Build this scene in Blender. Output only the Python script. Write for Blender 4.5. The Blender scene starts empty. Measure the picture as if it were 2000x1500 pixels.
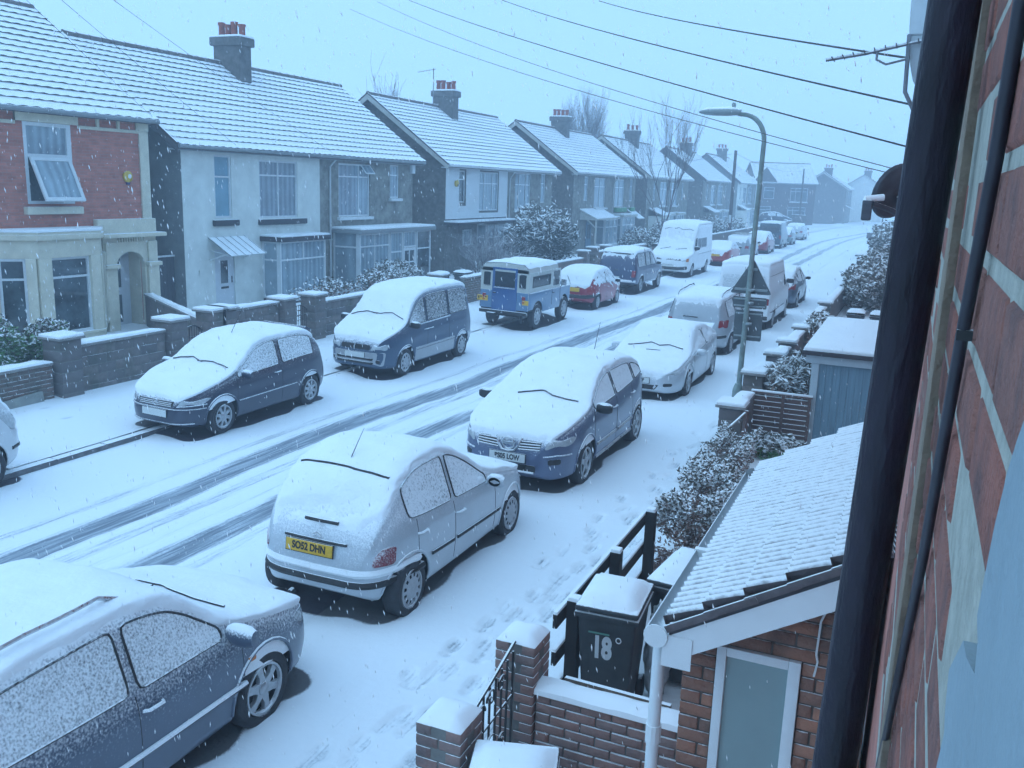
import bpy, bmesh, math, random
import numpy as np
from mathutils import Vector, Matrix
from mathutils.bvhtree import BVHTree

SC = bpy.context.scene
COL = SC.collection
R = random.Random(7)

# ------------------------------------------------------------------ camera
# the street runs along +Y, X points from the far houses to ours, Z is up, road level is 0
CAM_H = 4.25
FPX = 1782.0
_Y = np.array([800., -362., FPX]); _Y /= np.linalg.norm(_Y)
_D = np.array([-282., 8150., FPX]); _D -= _Y * _D.dot(_Y); _D /= np.linalg.norm(_D)
_X = np.cross(_D, _Y)
_M = np.array([_X, _Y, -_D])
cd = bpy.data.cameras.new('camera')
cam = bpy.data.objects.new('camera', cd); COL.objects.link(cam)
cd.sensor_width = 36.0; cd.lens = FPX / 2000.0 * 36.0
cd.clip_start = 0.05; cd.clip_end = 3000
mw = Matrix.Identity(4)
for i in range(3):
    mw[i][0] = _M[i][0]; mw[i][1] = -_M[i][1]; mw[i][2] = -_M[i][2]
mw[2][3] = CAM_H
cam.matrix_world = mw
SC.camera = cam

# ------------------------------------------------------------------ sky and light
SUN_EL, SUN_AZ = math.radians(58), math.radians(225)
W = bpy.data.worlds.new('World'); SC.world = W; W.use_nodes = True
nt = W.node_tree; nt.nodes.clear()
sky = nt.nodes.new('ShaderNodeTexSky'); sky.sky_type = 'NISHITA'; sky.sun_disc = False
sky.sun_elevation = SUN_EL; sky.sun_rotation = SUN_AZ
b1 = nt.nodes.new('ShaderNodeBackground'); b1.inputs[1].default_value = 0.08
b2 = nt.nodes.new('ShaderNodeBackground'); b2.inputs[0].default_value = (0.395, 0.745, 1.2, 1); b2.inputs[1].default_value = 1.0
mx = nt.nodes.new('ShaderNodeMixShader'); mx.inputs[0].default_value = 0.9
wo = nt.nodes.new('ShaderNodeOutputWorld')
nt.links.new(sky.outputs[0], b1.inputs[0]); nt.links.new(b1.outputs[0], mx.inputs[1])
nt.links.new(b2.outputs[0], mx.inputs[2]); nt.links.new(mx.outputs[0], wo.inputs[0])
sl = bpy.data.lights.new('sun', 'SUN'); sl.energy = 0.6; sl.angle = math.radians(90); sl.color = (0.68, 0.9, 1.0)
so = bpy.data.objects.new('sun', sl); COL.objects.link(so)
so.rotation_euler = (math.radians(90) - SUN_EL, 0, math.radians(180) - SUN_AZ)
so.location = (0, -20, 40)
SC.view_settings.view_transform = 'Standard'; SC.view_settings.look = 'None'
SC.view_settings.exposure = 0.28; SC.view_settings.gamma = 1.0
SC.cycles.use_adaptive_sampling = True; SC.cycles.adaptive_threshold = 0.05; SC.cycles.adaptive_min_samples = 24
SC.cycles.max_bounces = 5; SC.cycles.diffuse_bounces = 2; SC.cycles.glossy_bounces = 2
SC.cycles.transmission_bounces = 3; SC.cycles.volume_bounces = 1; SC.cycles.transparent_max_bounces = 6
SC.cycles.use_denoising = True
try: SC.cycles.denoiser = 'OPENIMAGEDENOISE'
except Exception: pass

# ------------------------------------------------------------------ materials
MATS = {}
SNOWC = (0.89, 0.92, 0.94, 1)
def M(name, col=(.5, .5, .5), rough=.6, var=.15, scale=6., bump=0., bscale=60., snow=None, metal=0., spec=.5,
      coat=0., fine=40., amt=.5, kind=None, emit=None, streak=None, col2=None):
    """procedural material; snow=(lo,hi): snow lies where the surface faces up"""
    if name in MATS: return MATS[name]
    m = bpy.data.materials.new(name); m.use_nodes = True
    t = m.node_tree; N = t.nodes; L = t.links; N.clear()
    out = N.new('ShaderNodeOutputMaterial'); p = N.new('ShaderNodeBsdfPrincipled')
    L.new(p.outputs[0], out.inputs[0])
    geo = N.new('ShaderNodeNewGeometry')
    p.inputs['Metallic'].default_value = metal
    p.inputs['Specular IOR Level'].default_value = spec
    p.inputs['Coat Weight'].default_value = coat
    pos = geo.outputs['Position']
    if streak:
        mp = N.new('ShaderNodeMapping'); mp.inputs['Scale'].default_value = streak
        L.new(pos, mp.inputs[0]); pos2 = mp.outputs[0]
    else: pos2 = pos
    n1 = N.new('ShaderNodeTexNoise'); n1.inputs['Scale'].default_value = scale; n1.inputs['Detail'].default_value = 6
    n1.inputs['Roughness'].default_value = .6
    L.new(pos2, n1.inputs['Vector'])
    cr = N.new('ShaderNodeValToRGB')
    c = np.array(col[:3])
    c2 = np.array(col2) if col2 is not None else np.clip(c * (1 + var), 0, 1)
    cr.color_ramp.elements[0].position = .3; cr.color_ramp.elements[1].position = .7
    cr.color_ramp.elements[0].color = (*np.clip(c * (1 - var), 0, 1), 1)
    cr.color_ramp.elements[1].color = (*c2, 1)
    L.new(n1.outputs[0], cr.inputs[0])
    color = cr.outputs[0]; rgh = None
    hgt = None
    if kind == 'brick':
        tc = N.new('ShaderNodeCombineXYZ'); sp = N.new('ShaderNodeSeparateXYZ'); ad = N.new('ShaderNodeMath')
        L.new(pos, sp.inputs[0]); L.new(sp.outputs[0], ad.inputs[0]); L.new(sp.outputs[1], ad.inputs[1])
        L.new(ad.outputs[0], tc.inputs[0]); L.new(sp.outputs[2], tc.inputs[1])
        bt = N.new('ShaderNodeTexBrick'); bt.inputs['Scale'].default_value = 1.0
        bt.inputs['Brick Width'].default_value = .225; bt.inputs['Row Height'].default_value = .075
        bt.inputs['Mortar Size'].default_value = .006; bt.inputs['Mortar Smooth'].default_value = .3
        bt.inputs['Color1'].default_value = (*np.clip(c * .75, 0, 1), 1); bt.inputs['Color2'].default_value = (*np.clip(c * 1.2, 0, 1), 1)
        bt.inputs['Mortar'].default_value = (.3, .27, .24, 1)
        L.new(tc.outputs[0], bt.inputs['Vector'])
        mxb = N.new('ShaderNodeMixRGB'); mxb.inputs[0].default_value = .45
        L.new(bt.outputs[0], mxb.inputs[1]); L.new(cr.outputs[0], mxb.inputs[2]); color = mxb.outputs[0]
        hgt = bt.outputs['Fac']
    if kind == 'curtain':
        wv = N.new('ShaderNodeTexWave'); wv.bands_direction = 'Y'; wv.inputs['Scale'].default_value = 1.3
        wv.inputs['Distortion'].default_value = 7.; wv.inputs['Detail'].default_value = 3.
        mp = N.new('ShaderNodeMapping'); mp.inputs['Scale'].default_value = (1, 1, .08); L.new(pos, mp.inputs[0]); L.new(mp.outputs[0], wv.inputs[0])
        mxb = N.new('ShaderNodeMixRGB'); mxb.blend_type = 'MULTIPLY'; mxb.inputs[0].default_value = .30
        L.new(cr.outputs[0], mxb.inputs[1]); L.new(wv.outputs[0], mxb.inputs[2]); color = mxb.outputs[0]
    p.inputs['Roughness'].default_value = rough
    n2 = N.new('ShaderNodeTexNoise'); n2.inputs['Scale'].default_value = fine; n2.inputs['Detail'].default_value = 4
    L.new(geo.outputs['Position'], n2.inputs['Vector'])
    if snow:
        lo, hi = snow
        sz = N.new('ShaderNodeSeparateXYZ'); L.new(geo.outputs['Normal'], sz.inputs[0])
        s1 = N.new('ShaderNodeMath'); s1.operation = 'MULTIPLY_ADD'; s1.inputs[1].default_value = amt
        L.new(n2.outputs[0], s1.inputs[0]); L.new(sz.outputs[2], s1.inputs[2])
        s2 = N.new('ShaderNodeMath'); s2.operation = 'SUBTRACT'; s2.inputs[1].default_value = amt * .5; L.new(s1.outputs[0], s2.inputs[0])
        mr = N.new('ShaderNodeMapRange'); mr.interpolation_type = 'SMOOTHSTEP'
        mr.inputs[1].default_value = lo; mr.inputs[2].default_value = hi
        L.new(s2.outputs[0], mr.inputs[0])
        mc = N.new('ShaderNodeMixRGB'); L.new(mr.outputs[0], mc.inputs[0]); L.new(color, mc.inputs[1]); mc.inputs[2].default_value = SNOWC
        color = mc.outputs[0]
        rm = N.new('ShaderNodeMapRange'); rm.inputs[3].default_value = rough; rm.inputs[4].default_value = .8
        L.new(mr.outputs[0], rm.inputs[0]); L.new(rm.outputs[0], p.inputs['Roughness'])
        if metal:
            mm = N.new('ShaderNodeMapRange'); mm.inputs[3].default_value = metal; mm.inputs[4].default_value = 0
            L.new(mr.outputs[0], mm.inputs[0]); L.new(mm.outputs[0], p.inputs['Metallic'])
        if coat:
            mm = N.new('ShaderNodeMapRange'); mm.inputs[3].default_value = coat; mm.inputs[4].default_value = 0
            L.new(mr.outputs[0], mm.inputs[0]); L.new(mm.outputs[0], p.inputs['Coat Weight'])
        if hgt is None and not bump: hgt = mr.outputs[0]; bump = .15
    L.new(color, p.inputs['Base Color'])
    if bump:
        bp = N.new('ShaderNodeBump'); bp.inputs['Strength'].default_value = bump; bp.inputs['Distance'].default_value = .02
        if hgt is None:
            n3 = N.new('ShaderNodeTexNoise'); n3.inputs['Scale'].default_value = bscale; n3.inputs['Detail'].default_value = 5
            L.new(pos2, n3.inputs['Vector']); hgt = n3.outputs[0]
        L.new(hgt, bp.inputs['Height']); L.new(bp.outputs[0], p.inputs['Normal'])
    if emit: p.inputs['Emission Color'].default_value = (*emit, 1); p.inputs['Emission Strength'].default_value = 1
    MATS[name] = m
    return m

def ground_mat(name, under, second=None):
    """snow over tarmac: attribute 'slush' = how far wheels have churned it, 'bare' = sheltered under a car"""
    m = bpy.data.materials.new(name); m.use_nodes = True
    t = m.node_tree; N = t.nodes; L = t.links
    p = N['Principled BSDF']; p.inputs['Roughness'].default_value = .75
    geo = N.new('ShaderNodeNewGeometry')
    a1 = N.new('ShaderNodeAttribute'); a1.attribute_name = 'slush'
    a2 = N.new('ShaderNodeAttribute'); a2.attribute_name = 'bare'
    mp = N.new('ShaderNodeMapping'); mp.inputs['Scale'].default_value = (24, .9, 8); L.new(geo.outputs['Position'], mp.inputs[0])
    n1 = N.new('ShaderNodeTexNoise'); n1.inputs['Scale'].default_value = 1.; n1.inputs['Detail'].default_value = 8; n1.inputs['Roughness'].default_value = .65
    L.new(mp.outputs[0], n1.inputs[0])
    n2 = N.new('ShaderNodeTexNoise'); n2.inputs['Scale'].default_value = 38.; n2.inputs['Detail'].default_value = 5; n2.inputs['Roughness'].default_value = .7
    L.new(geo.outputs['Position'], n2.inputs[0])
    def math_(op, a, b):
        x = N.new('ShaderNodeMath'); x.operation = op
        for i, v in enumerate((a, b)):
            if isinstance(v, (int, float)): x.inputs[i].default_value = v
            else: L.new(v, x.inputs[i])
        return x.outputs[0]
    def smooth(v, lo, hi, o0=0, o1=1):
        r = N.new('ShaderNodeMapRange'); r.interpolation_type = 'SMOOTHSTEP'
        r.inputs[1].default_value = lo; r.inputs[2].default_value = hi; r.inputs[3].default_value = o0; r.inputs[4].default_value = o1
        L.new(v, r.inputs[0]); return r.outputs[0]
    nn = math_('ADD', math_('MULTIPLY', n1.outputs[0], 1.5), math_('MULTIPLY', n2.outputs[0], .8))
    sl_ = math_('ADD', a1.outputs['Fac'], math_('SUBTRACT', nn, 1.18))
    f1 = smooth(sl_, .15, .95)
    br = math_('ADD', a2.outputs['Fac'], math_('MULTIPLY', math_('SUBTRACT', n2.outputs[0], .5), .25))
    f2 = smooth(br, .38, .58)
    n4 = N.new('ShaderNodeTexNoise'); n4.inputs['Scale'].default_value = .5; n4.inputs['Detail'].default_value = 3; L.new(geo.outputs['Position'], n4.inputs[0])
    c0 = N.new('ShaderNodeMixRGB'); c0.inputs[1].default_value = (.86, .90, .93, 1); c0.inputs[2].default_value = (.91, .94, .96, 1); L.new(n4.outputs[0], c0.inputs[0])
    c1 = N.new('ShaderNodeMixRGB'); L.new(f1, c1.inputs[0]); L.new(c0.outputs[0], c1.inputs[1])
    st = N.new('ShaderNodeMixRGB'); L.new(smooth(n1.outputs[0], .38, .62), st.inputs[0]); st.inputs[1].default_value = (.36, .41, .46, 1); st.inputs[2].default_value = (.17, .20, .24, 1); L.new(st.outputs[0], c1.inputs[2])
    c2 = N.new('ShaderNodeMixRGB'); L.new(f2, c2.inputs[0]); L.new(c1.outputs[0], c2.inputs[1])
    ua = N.new('ShaderNodeMixRGB'); L.new(n2.outputs[0], ua.inputs[0]); ua.inputs[1].default_value = (*[u * .7 for u in under], 1); ua.inputs[2].default_value = (*[u * 1.3 for u in under], 1)
    L.new(ua.outputs[0], c2.inputs[2])
    L.new(c2.outputs[0], p.inputs['Base Color'])
    n3 = N.new('ShaderNodeTexNoise'); n3.inputs['Scale'].default_value = 9.; n3.inputs['Detail'].default_value = 7; n3.inputs['Roughness'].default_value = .65; L.new(geo.outputs['Position'], n3.inputs[0])
    bp = N.new('ShaderNodeBump'); bp.inputs['Strength'].default_value = .5; bp.inputs['Distance'].default_value = .02
    L.new(n3.outputs[0], bp.inputs['Height']); L.new(bp.outputs[0], p.inputs['Normal'])
    return m

snow = M('snow', (.90, .93, .95), .8, var=.03, scale=2, bump=.25, bscale=14)
snowfine = M('snow_fine', (.89, .92, .94), .8, var=.03, scale=5, bump=.35, bscale=45)

# ------------------------------------------------------------------ mesh helpers
class MB:
    def __init__(s): s.v = []; s.f = []; s.m = []
    def add(s, vs, fs, mi=0):
        o = len(s.v); s.v += [tuple(p) for p in vs]
        for f in fs: s.f.append(tuple(i + o for i in f)); s.m.append(mi)
        return s
    def box(s, x0, x1, y0, y1, z0, z1, mi=0):
        x0, x1 = sorted((x0, x1)); y0, y1 = sorted((y0, y1)); z0, z1 = sorted((z0, z1))
        v = [(x0, y0, z0), (x1, y0, z0), (x1, y1, z0), (x0, y1, z0), (x0, y0, z1), (x1, y0, z1), (x1, y1, z1), (x0, y1, z1)]
        return s.add(v, [(3, 2, 1, 0), (4, 5, 6, 7), (0, 1, 5, 4), (1, 2, 6, 5), (2, 3, 7, 6), (3, 0, 4, 7)], mi)
    def bar(s, p, q, w, h, up=(0, 0, 1), mi=0):
        p = Vector(p); q = Vector(q); d = (q - p).normalized(); u = Vector(up)
        a = d.cross(u)
        if a.length < 1e-4: a = d.cross(Vector((1, 0, 0)))
        a.normalize(); b = a.cross(d).normalized()
        a *= w / 2; b *= h / 2
        v = [p - a - b, p + a - b, p + a + b, p - a + b, q - a - b, q + a - b, q + a + b, q - a + b]
        return s.add(v, [(0, 1, 2, 3), (7, 6, 5, 4), (4, 5, 1, 0), (5, 6, 2, 1), (6, 7, 3, 2), (7, 4, 0, 3)], mi)
    def tube(s, pts, r, n=6, mi=0, cap=True):
        P = [Vector(p) for p in pts]; k = len(P)
        rs = r if isinstance(r, (list, tuple)) else [r] * k
        vs = []; prev = None
        for i in range(k):
            d = (P[min(i + 1, k - 1)] - P[max(i - 1, 0)])
            if d.length < 1e-9: d = Vector((0, 0, 1))
            d.normalize()
            if prev is None:
                a = d.cross(Vector((0, 0, 1)))
                if a.length < .05: a = d.cross(Vector((1, 0, 0)))
            else: a = prev - d * prev.dot(d)
            a.normalize(); prev = a; b = d.cross(a)
            for j in range(n):
                t = 2 * math.pi * j / n
                vs.append(P[i] + a * (rs[i] * math.cos(t)) + b * (rs[i] * math.sin(t)))
        fs = [(i * n + j, i * n + (j + 1) % n, (i + 1) * n + (j + 1) % n, (i + 1) * n + j) for i in range(k - 1) for j in range(n)]
        if cap: fs += [tuple(range(n))[::-1], tuple(range((k - 1) * n, k * n))]
        return s.add(vs, fs, mi)
    def lathe(s, prof, n=24, c=(0, 0, 0), axis='z', mi=0, cap=True):
        vs = []
        for r, h in prof:
            for j in range(n):
                t = 2 * math.pi * j / n; a, b = r * math.cos(t), r * math.sin(t)
                if axis == 'z': q = (a, b, h)
                elif axis == 'y': q = (b, h, a)
                else: q = (h, a, b)
                vs.append((q[0] + c[0], q[1] + c[1], q[2] + c[2]))
        k = len(prof)
        fs = [(i * n + j, i * n + (j + 1) % n, (i + 1) * n + (j + 1) % n, (i + 1) * n + j) for i in range(k - 1) for j in range(n)]
        if cap and prof[0][0] > 1e-6: fs.append(tuple(range(n))[::-1])
        if cap and prof[-1][0] > 1e-6: fs.append(tuple(range((k - 1) * n, k * n)))
        return s.add(vs, fs, mi)
    def prism(s, poly, axis, a, b, mi=0):
        """2D polygon extruded along an axis: 'x': poly=(y,z); 'y': poly=(x,z); 'z': poly=(x,y)"""
        def P(u, v, w): return {'x': (w, u, v), 'y': (u, w, v), 'z': (u, v, w)}[axis]
        n = len(poly)
        vs = [P(u, v, a) for u, v in poly] + [P(u, v, b) for u, v in poly]
        fs = [tuple(range(n))[::-1], tuple(range(n, 2 * n))] + [(i, (i + 1) % n, n + (i + 1) % n, n + i) for i in range(n)]
        return s.add(vs, fs, mi)
    def mesh(s, name, mats, smooth=False, bevel=0, seg=2, angle=None, fix=True):
        me = bpy.data.meshes.new(name); me.from_pydata(s.v, [], s.f)
        for m in (mats if isinstance(mats, (list, tuple)) else [mats]): me.materials.append(m)
        if any(s.m): me.polygons.foreach_set('material_index', s.m)
        if fix or bevel:
            bm = bmesh.new(); bm.from_mesh(me)
            bmesh.ops.recalc_face_normals(bm, faces=bm.faces)
            if bevel:
                es = [e for e in bm.edges if len(e.link_faces) == 2 and e.calc_face_angle(0) > .6]
                bmesh.ops.bevel(bm, geom=es, offset=bevel, segments=seg, profile=.6, affect='EDGES', clamp_overlap=True)
            bm.to_mesh(me); bm.free()
        if smooth or bevel:
            me.polygons.foreach_set('use_smooth', [True] * len(me.polygons))
            me.set_sharp_from_angle(angle=angle if angle else math.radians(50))
        me.update(); return me
    def build(s, name, mat, parent=None, smooth=False, bevel=0, seg=2, angle=None, loc=None, fix=True):
        return link(name, s.mesh(name, mat, smooth, bevel, seg, angle, fix), parent, loc)

def link(name, data, parent=None, loc=None):
    o = bpy.data.objects.new(name, data); COL.objects.link(o)
    if parent: o.parent = parent
    if loc is not None: o.location = loc
    return o
def thing(name, label, cat, loc=(0, 0, 0), rz=0, group=None, rx=0, ry=0):
    o = link(name, None, None, loc); o.rotation_euler = (rx, ry, rz); o.empty_display_size = .2
    return tag(o, label, cat, group)
def tag(o, label=None, cat=None, group=None, kind=None):
    if label: o['label'] = label
    if cat: o['category'] = cat
    if group: o['group'] = group
    if kind: o['kind'] = kind
    return o
def structure(o): o['kind'] = 'structure'; return o
def B(x0, x1, y0, y1, z0, z1): return MB().box(x0, x1, y0, y1, z0, z1)

def pchip(xs, ys, q):
    xs = np.asarray(xs, float); ys = np.asarray(ys, float); q = np.clip(np.asarray(q, float), xs[0], xs[-1])
    h = np.diff(xs); d = np.diff(ys) / h; n = len(xs); m = np.zeros(n)
    m[0] = d[0]; m[-1] = d[-1]
    for i in range(1, n - 1):
        if d[i - 1] * d[i] > 0:
            w1 = 2 * h[i] + h[i - 1]; w2 = h[i] + 2 * h[i - 1]
            m[i] = (w1 + w2) / (w1 / d[i - 1] + w2 / d[i])
    i = np.clip(np.searchsorted(xs, q, 'right') - 1, 0, n - 2)
    t = (q - xs[i]) / h[i]
    return ((2 * t**3 - 3 * t**2 + 1) * ys[i] + (t**3 - 2 * t**2 + t) * h[i] * m[i] + (-2 * t**3 + 3 * t**2) * ys[i + 1] + (t**3 - t**2) * h[i] * m[i + 1])
def sstep(a, b, x): t = np.clip((x - a) / (b - a), 0, 1); return t * t * (3 - 2 * t)
_lat = np.random.RandomState(3).rand(256, 256)
def vnoise(x, y, s=1.):
    x = np.asarray(x) * s + 100; y = np.asarray(y) * s + 100
    xi = np.floor(x).astype(int); yi = np.floor(y).astype(int); fx = x - xi; fy = y - yi
    fx = fx * fx * (3 - 2 * fx); fy = fy * fy * (3 - 2 * fy)
    g = lambda a, b: _lat[a % 256, b % 256]
    return (g(xi, yi) * (1 - fx) + g(xi + 1, yi) * fx) * (1 - fy) + (g(xi, yi + 1) * (1 - fx) + g(xi + 1, yi + 1) * fx) * fy
def lettering(name, txt, size, mat, parent, mtx, ext=.001, bold=0.):
    cu = bpy.data.curves.new(name, 'FONT'); cu.body = txt; cu.size = size; cu.extrude = ext
    cu.offset = bold; cu.align_x = 'CENTER'; cu.align_y = 'CENTER'
    o = bpy.data.objects.new(name, cu); COL.objects.link(o)
    dg = bpy.context.evaluated_depsgraph_get(); me = bpy.data.meshes.new_from_object(o.evaluated_get(dg))
    bpy.data.objects.remove(o); bpy.data.curves.remove(cu)
    me.materials.clear(); me.materials.append(mat); me.transform(mtx)
    return link(name, me, parent)
# ------------------------------------------------------------------ where the cars stand (name, centre x, centre y, length, width)
CARPOS = {
 'estate':   (-5.13, 3.90, 4.35, 1.76), 'c3': (-4.98, 8.675, 3.65, 1.64), 'suv': (-4.86, 13.32, 4.25, 1.74),
 'coupe':    (-4.88, 19.92, 4.3, 1.73), 'mpv2': (-5.05, 25.75, 4.25, 1.75), 'hivan': (-4.74, 31.4, 5.0, 1.70), 'saloon7': (-4.72, 37.4, 4.2, 1.72),
 'edge':     (-11.75, 6.60, 3.9, 1.68), 'corsa': (-11.04, 12.83, 3.82, 1.60), 'mpv1': (-10.90, 18.7, 4.3, 1.66),
 'fourby':   (-11.0, 26.45, 3.65, 1.68), 'redhatch': (-10.88, 32.05, 3.6, 1.60), 'pickup': (-11.1, 38.3, 4.6, 1.72),
 'bigvan':   (-11.15, 47.6, 5.6, 2.05), 'redcoupe': (-10.6, 55.8, 4.2, 1.7), 'silest': (-10.6, 62.6, 4.3, 1.72), 'redb': (-10.45, 69.3, 4.2, 1.7),
 'greenby':  (-10.6, 77.0, 4.6, 1.80), 'small': (-10.5, 83.0, 3.7, 1.62), 'whiteb': (-10.7, 93.0, 4.2, 1.75), 'drive': (-16.8, 121.5, 4.2, 1.7),
}
def bend(y): return np.where(np.asarray(y) > 95, .0011 * np.maximum(np.asarray(y) - 95, 0)**2, 0)

# ------------------------------------------------------------------ ground sheets
gm_road = ground_mat('snowy_tarmac', (.05, .045, .062))
gm_pave = ground_mat('snowy_paving', (.10, .10, .105))
def sheet(name, xs, ys, zf, mat, slush=None, bent=True):
    X, Y = np.meshgrid(xs, ys); Xb = X + (bend(Y) if bent else 0)
    Z = zf(X, Y); nx, ny = len(xs), len(ys)
    co = np.stack([Xb, Y, Z], -1).reshape(-1, 3)
    i = np.arange(nx * ny).reshape(ny, nx)
    f = np.stack([i[:-1, :-1], i[:-1, 1:], i[1:, 1:], i[1:, :-1]], -1).reshape(-1, 4)
    me = bpy.data.meshes.new(name)
    me.vertices.add(len(co)); me.vertices.foreach_set('co', co.astype(np.float32).ravel())
    me.loops.add(f.size); me.loops.foreach_set('vertex_index', f.astype(np.int32).ravel())
    me.polygons.add(len(f)); me.polygons.foreach_set('loop_start', np.arange(0, f.size, 4, dtype=np.int32))
    me.polygons.foreach_set('use_smooth', np.ones(len(f), bool))
    me.update(calc_edges=True)
    s = slush(X, Y) if slush else np.zeros_like(X)
    b = np.zeros_like(X)
    for n, (cx, cy, l, w) in CARPOS.items():
        if n == 'drive' or not (xs[0] - 1 < cx < xs[-1] + 1.2): continue
        nz = (vnoise(X, Y, 2.1) - .5) * .18
        dx = np.abs(X - cx) - (w / 2 - .06); dy = np.abs(Y - cy) - (l / 2 - .10)
        d = np.hypot(np.maximum(dx + .25, 0), np.maximum(dy + .25, 0)) + np.minimum(np.maximum(dx + .25, dy + .25), 0) - .25
        b = np.maximum(b, sstep(.14, -.14, d + nz))
    for k, arr in (('slush', s), ('bare', b)):
        at = me.attributes.new(k, 'FLOAT', 'POINT'); at.data.foreach_set('value', arr.astype(np.float32).ravel())
    me.materials.append(mat)
    return structure(link(name, me))
def ygrid(y0, y1, fine, mid):
    a = np.arange(y0, 26, fine); b = np.arange(26, 70, mid); c = np.arange(70, y1, .6)
    return np.concatenate([a, b, c])
TRK = [  # wheel tracks: (y,x) line, half width, strength
 ([(-6, -8.75), (8, -8.76), (12, -8.88), (17, -8.6), (23, -8.46), (33, -8.2), (42, -8.15), (60, -8.0), (85, -8.2), (121, -6.0), (150, -5.4)], .24, 1.0),
 ([(-6, -7.4), (8, -7.36), (12.6, -7.45), (16.6, -7.1), (27, -7.0), (40, -6.85), (55, -6.6), (85, -6.5), (116, -5.2), (150, -4.2)], .22, .95),
 ([(-6, -9.35), (12, -9.45), (25, -9.0), (42, -8.7), (60, -8.45), (150, -7.5)], .10, .42),
 ([(-6, -8.2), (12, -8.25), (25, -7.95), (42, -7.6), (60, -7.3), (150, -6.2)], .13, .48),
 ([(-6, -6.85), (12, -6.95), (25, -6.6), (42, -6.4), (60, -6.2), (150, -4.6)], .09, .38),
 ([(-6, -8.0), (12, -7.8), (25, -7.6), (42, -7.2), (60, -7.0), (150, -5.6)], .06, .30)]
def road_slush(X, Y):
    s = np.zeros_like(X); j = (vnoise(X * 0, Y, .35) - .5) * .14
    for ln, hw, st in TRK:
        yy = [p[0] for p in ln]; xx = [p[1] for p in ln]
        c = pchip(yy, xx, Y) + j; w = hw * (1 + .5 * (vnoise(X * 0 + ln[0][1], Y, .5) - .5))
        s = np.maximum(s, st * sstep(w * 1.7, w * .55, np.abs(X - c)))
    return s * (1 - .38 * sstep(26, 90, Y))
def road_z(X, Y):
    hide = sstep(10.6, 12.2, Y)
    r = sstep(-10.62, -11.2, X) * (.085 * hide) + .012 * (vnoise(X, Y, 1.3) - .5) + .02 * (vnoise(X, Y, .4) - .5)
    rg = np.clip(road_slush(X - .22, Y) + road_slush(X + .22, Y) - road_slush(X, Y), 0, 1)
    return r - .022 * road_slush(X, Y) + .014 * rg * vnoise(X, Y, 9) + .004 * (vnoise(X, Y, 7) - .5)
sheet('road', np.arange(-11.19, -5.0, .055), ygrid(-4, 190, .09, .25), road_z, gm_road, road_slush)
def pl_slush(X, Y):
    s = np.zeros_like(X)
    for i in range(46):
        q = random.Random(i); cx = q.uniform(-13.9, -12.7); cy = q.uniform(6, 30)
        s = np.maximum(s, .34 * sstep(1.2, .7, np.hypot((X - cx) / .09, (Y - cy) / .15)))
    return s
def pl_z(X, Y): return .09 + .015 * (vnoise(X, Y, .8) - .5) - .05 * pl_slush(X, Y) + .03 * sstep(-14.1, -14.4, X)
sheet('pavement_left', np.arange(-14.5, -11.34, .07), ygrid(-4, 190, .10, .3), pl_z, gm_pave, pl_slush)
feet = []
def trail(x0, y0, x1, y1, seed, step=.66):
    q = random.Random(seed); n = int(math.hypot(x1 - x0, y1 - y0) / step); h = math.atan2(x1 - x0, y1 - y0)
    for i in range(n):
        t = i / n; sd = 1 if i % 2 else -1
        feet.append((x0 + (x1 - x0) * t + sd * .11 + q.gauss(0, .04), y0 + (y1 - y0) * t + q.gauss(0, .05), h + sd * .12 + q.gauss(0, .08), q.uniform(.7, 1.15)))
trail(-3.55, 5.0, -3.0, 9.5, 7, .6); trail(-2.9, 3.8, -3.8, 7.5, 8, .62)
trail(-3.75, 3.6, -2.75, 10.5, 1); trail(-3.3, 4.0, -3.1, 15.5, 2, .62); trail(-2.75, 5.2, -2.9, 16.5, 3, .7); trail(-3.0, 3.4, -3.35, 12.0, 4, .6); trail(-2.55, 9, -3.2, 17, 5)
def foot_depth(X, Y):
    d = np.zeros_like(X)
    for fx, fy, h, st in feet:
        m = (np.abs(X - fx) < .25) & (np.abs(Y - fy) < .25)
        if not m.any(): continue
        a = X[m] - fx; b = Y[m] - fy; u = a * math.cos(h) - b * math.sin(h); v = a * math.sin(h) + b * math.cos(h)
        e = np.maximum(sstep(1.25, .75, np.hypot(u / .068, (v - .06) / .125)), sstep(1.25, .75, np.hypot(u / .05, (v + .11) / .055)))
        d[m] = np.maximum(d[m], e * st)
    return d
def pr_z(X, Y):
    return .05 * sstep(-5.0, -4.6, X) - .004 + .018 * (vnoise(X, Y, .7) - .5) + .006 * (vnoise(X, Y, 4) - .5) - .034 * foot_depth(X, Y) + .04 * sstep(-2.6, -2.25, X)
def pr_slush(X, Y):
    return np.maximum(.44 * foot_depth(X, Y), .28 * sstep(.06, .02, np.abs(X + 2.62 + .05 * np.sin(Y * .8))) * sstep(12, 8, Y))
yy = np.concatenate([np.arange(2.5, 16.5, .034), np.arange(16.5, 50, .3), np.arange(50, 190, 1.)])
sheet('pavement_right', np.concatenate([np.arange(-5.03, -3.9, .08), np.arange(-3.9, -2.2, .034), [-2.1]]), yy, pr_z, gm_pave, pr_slush)

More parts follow.
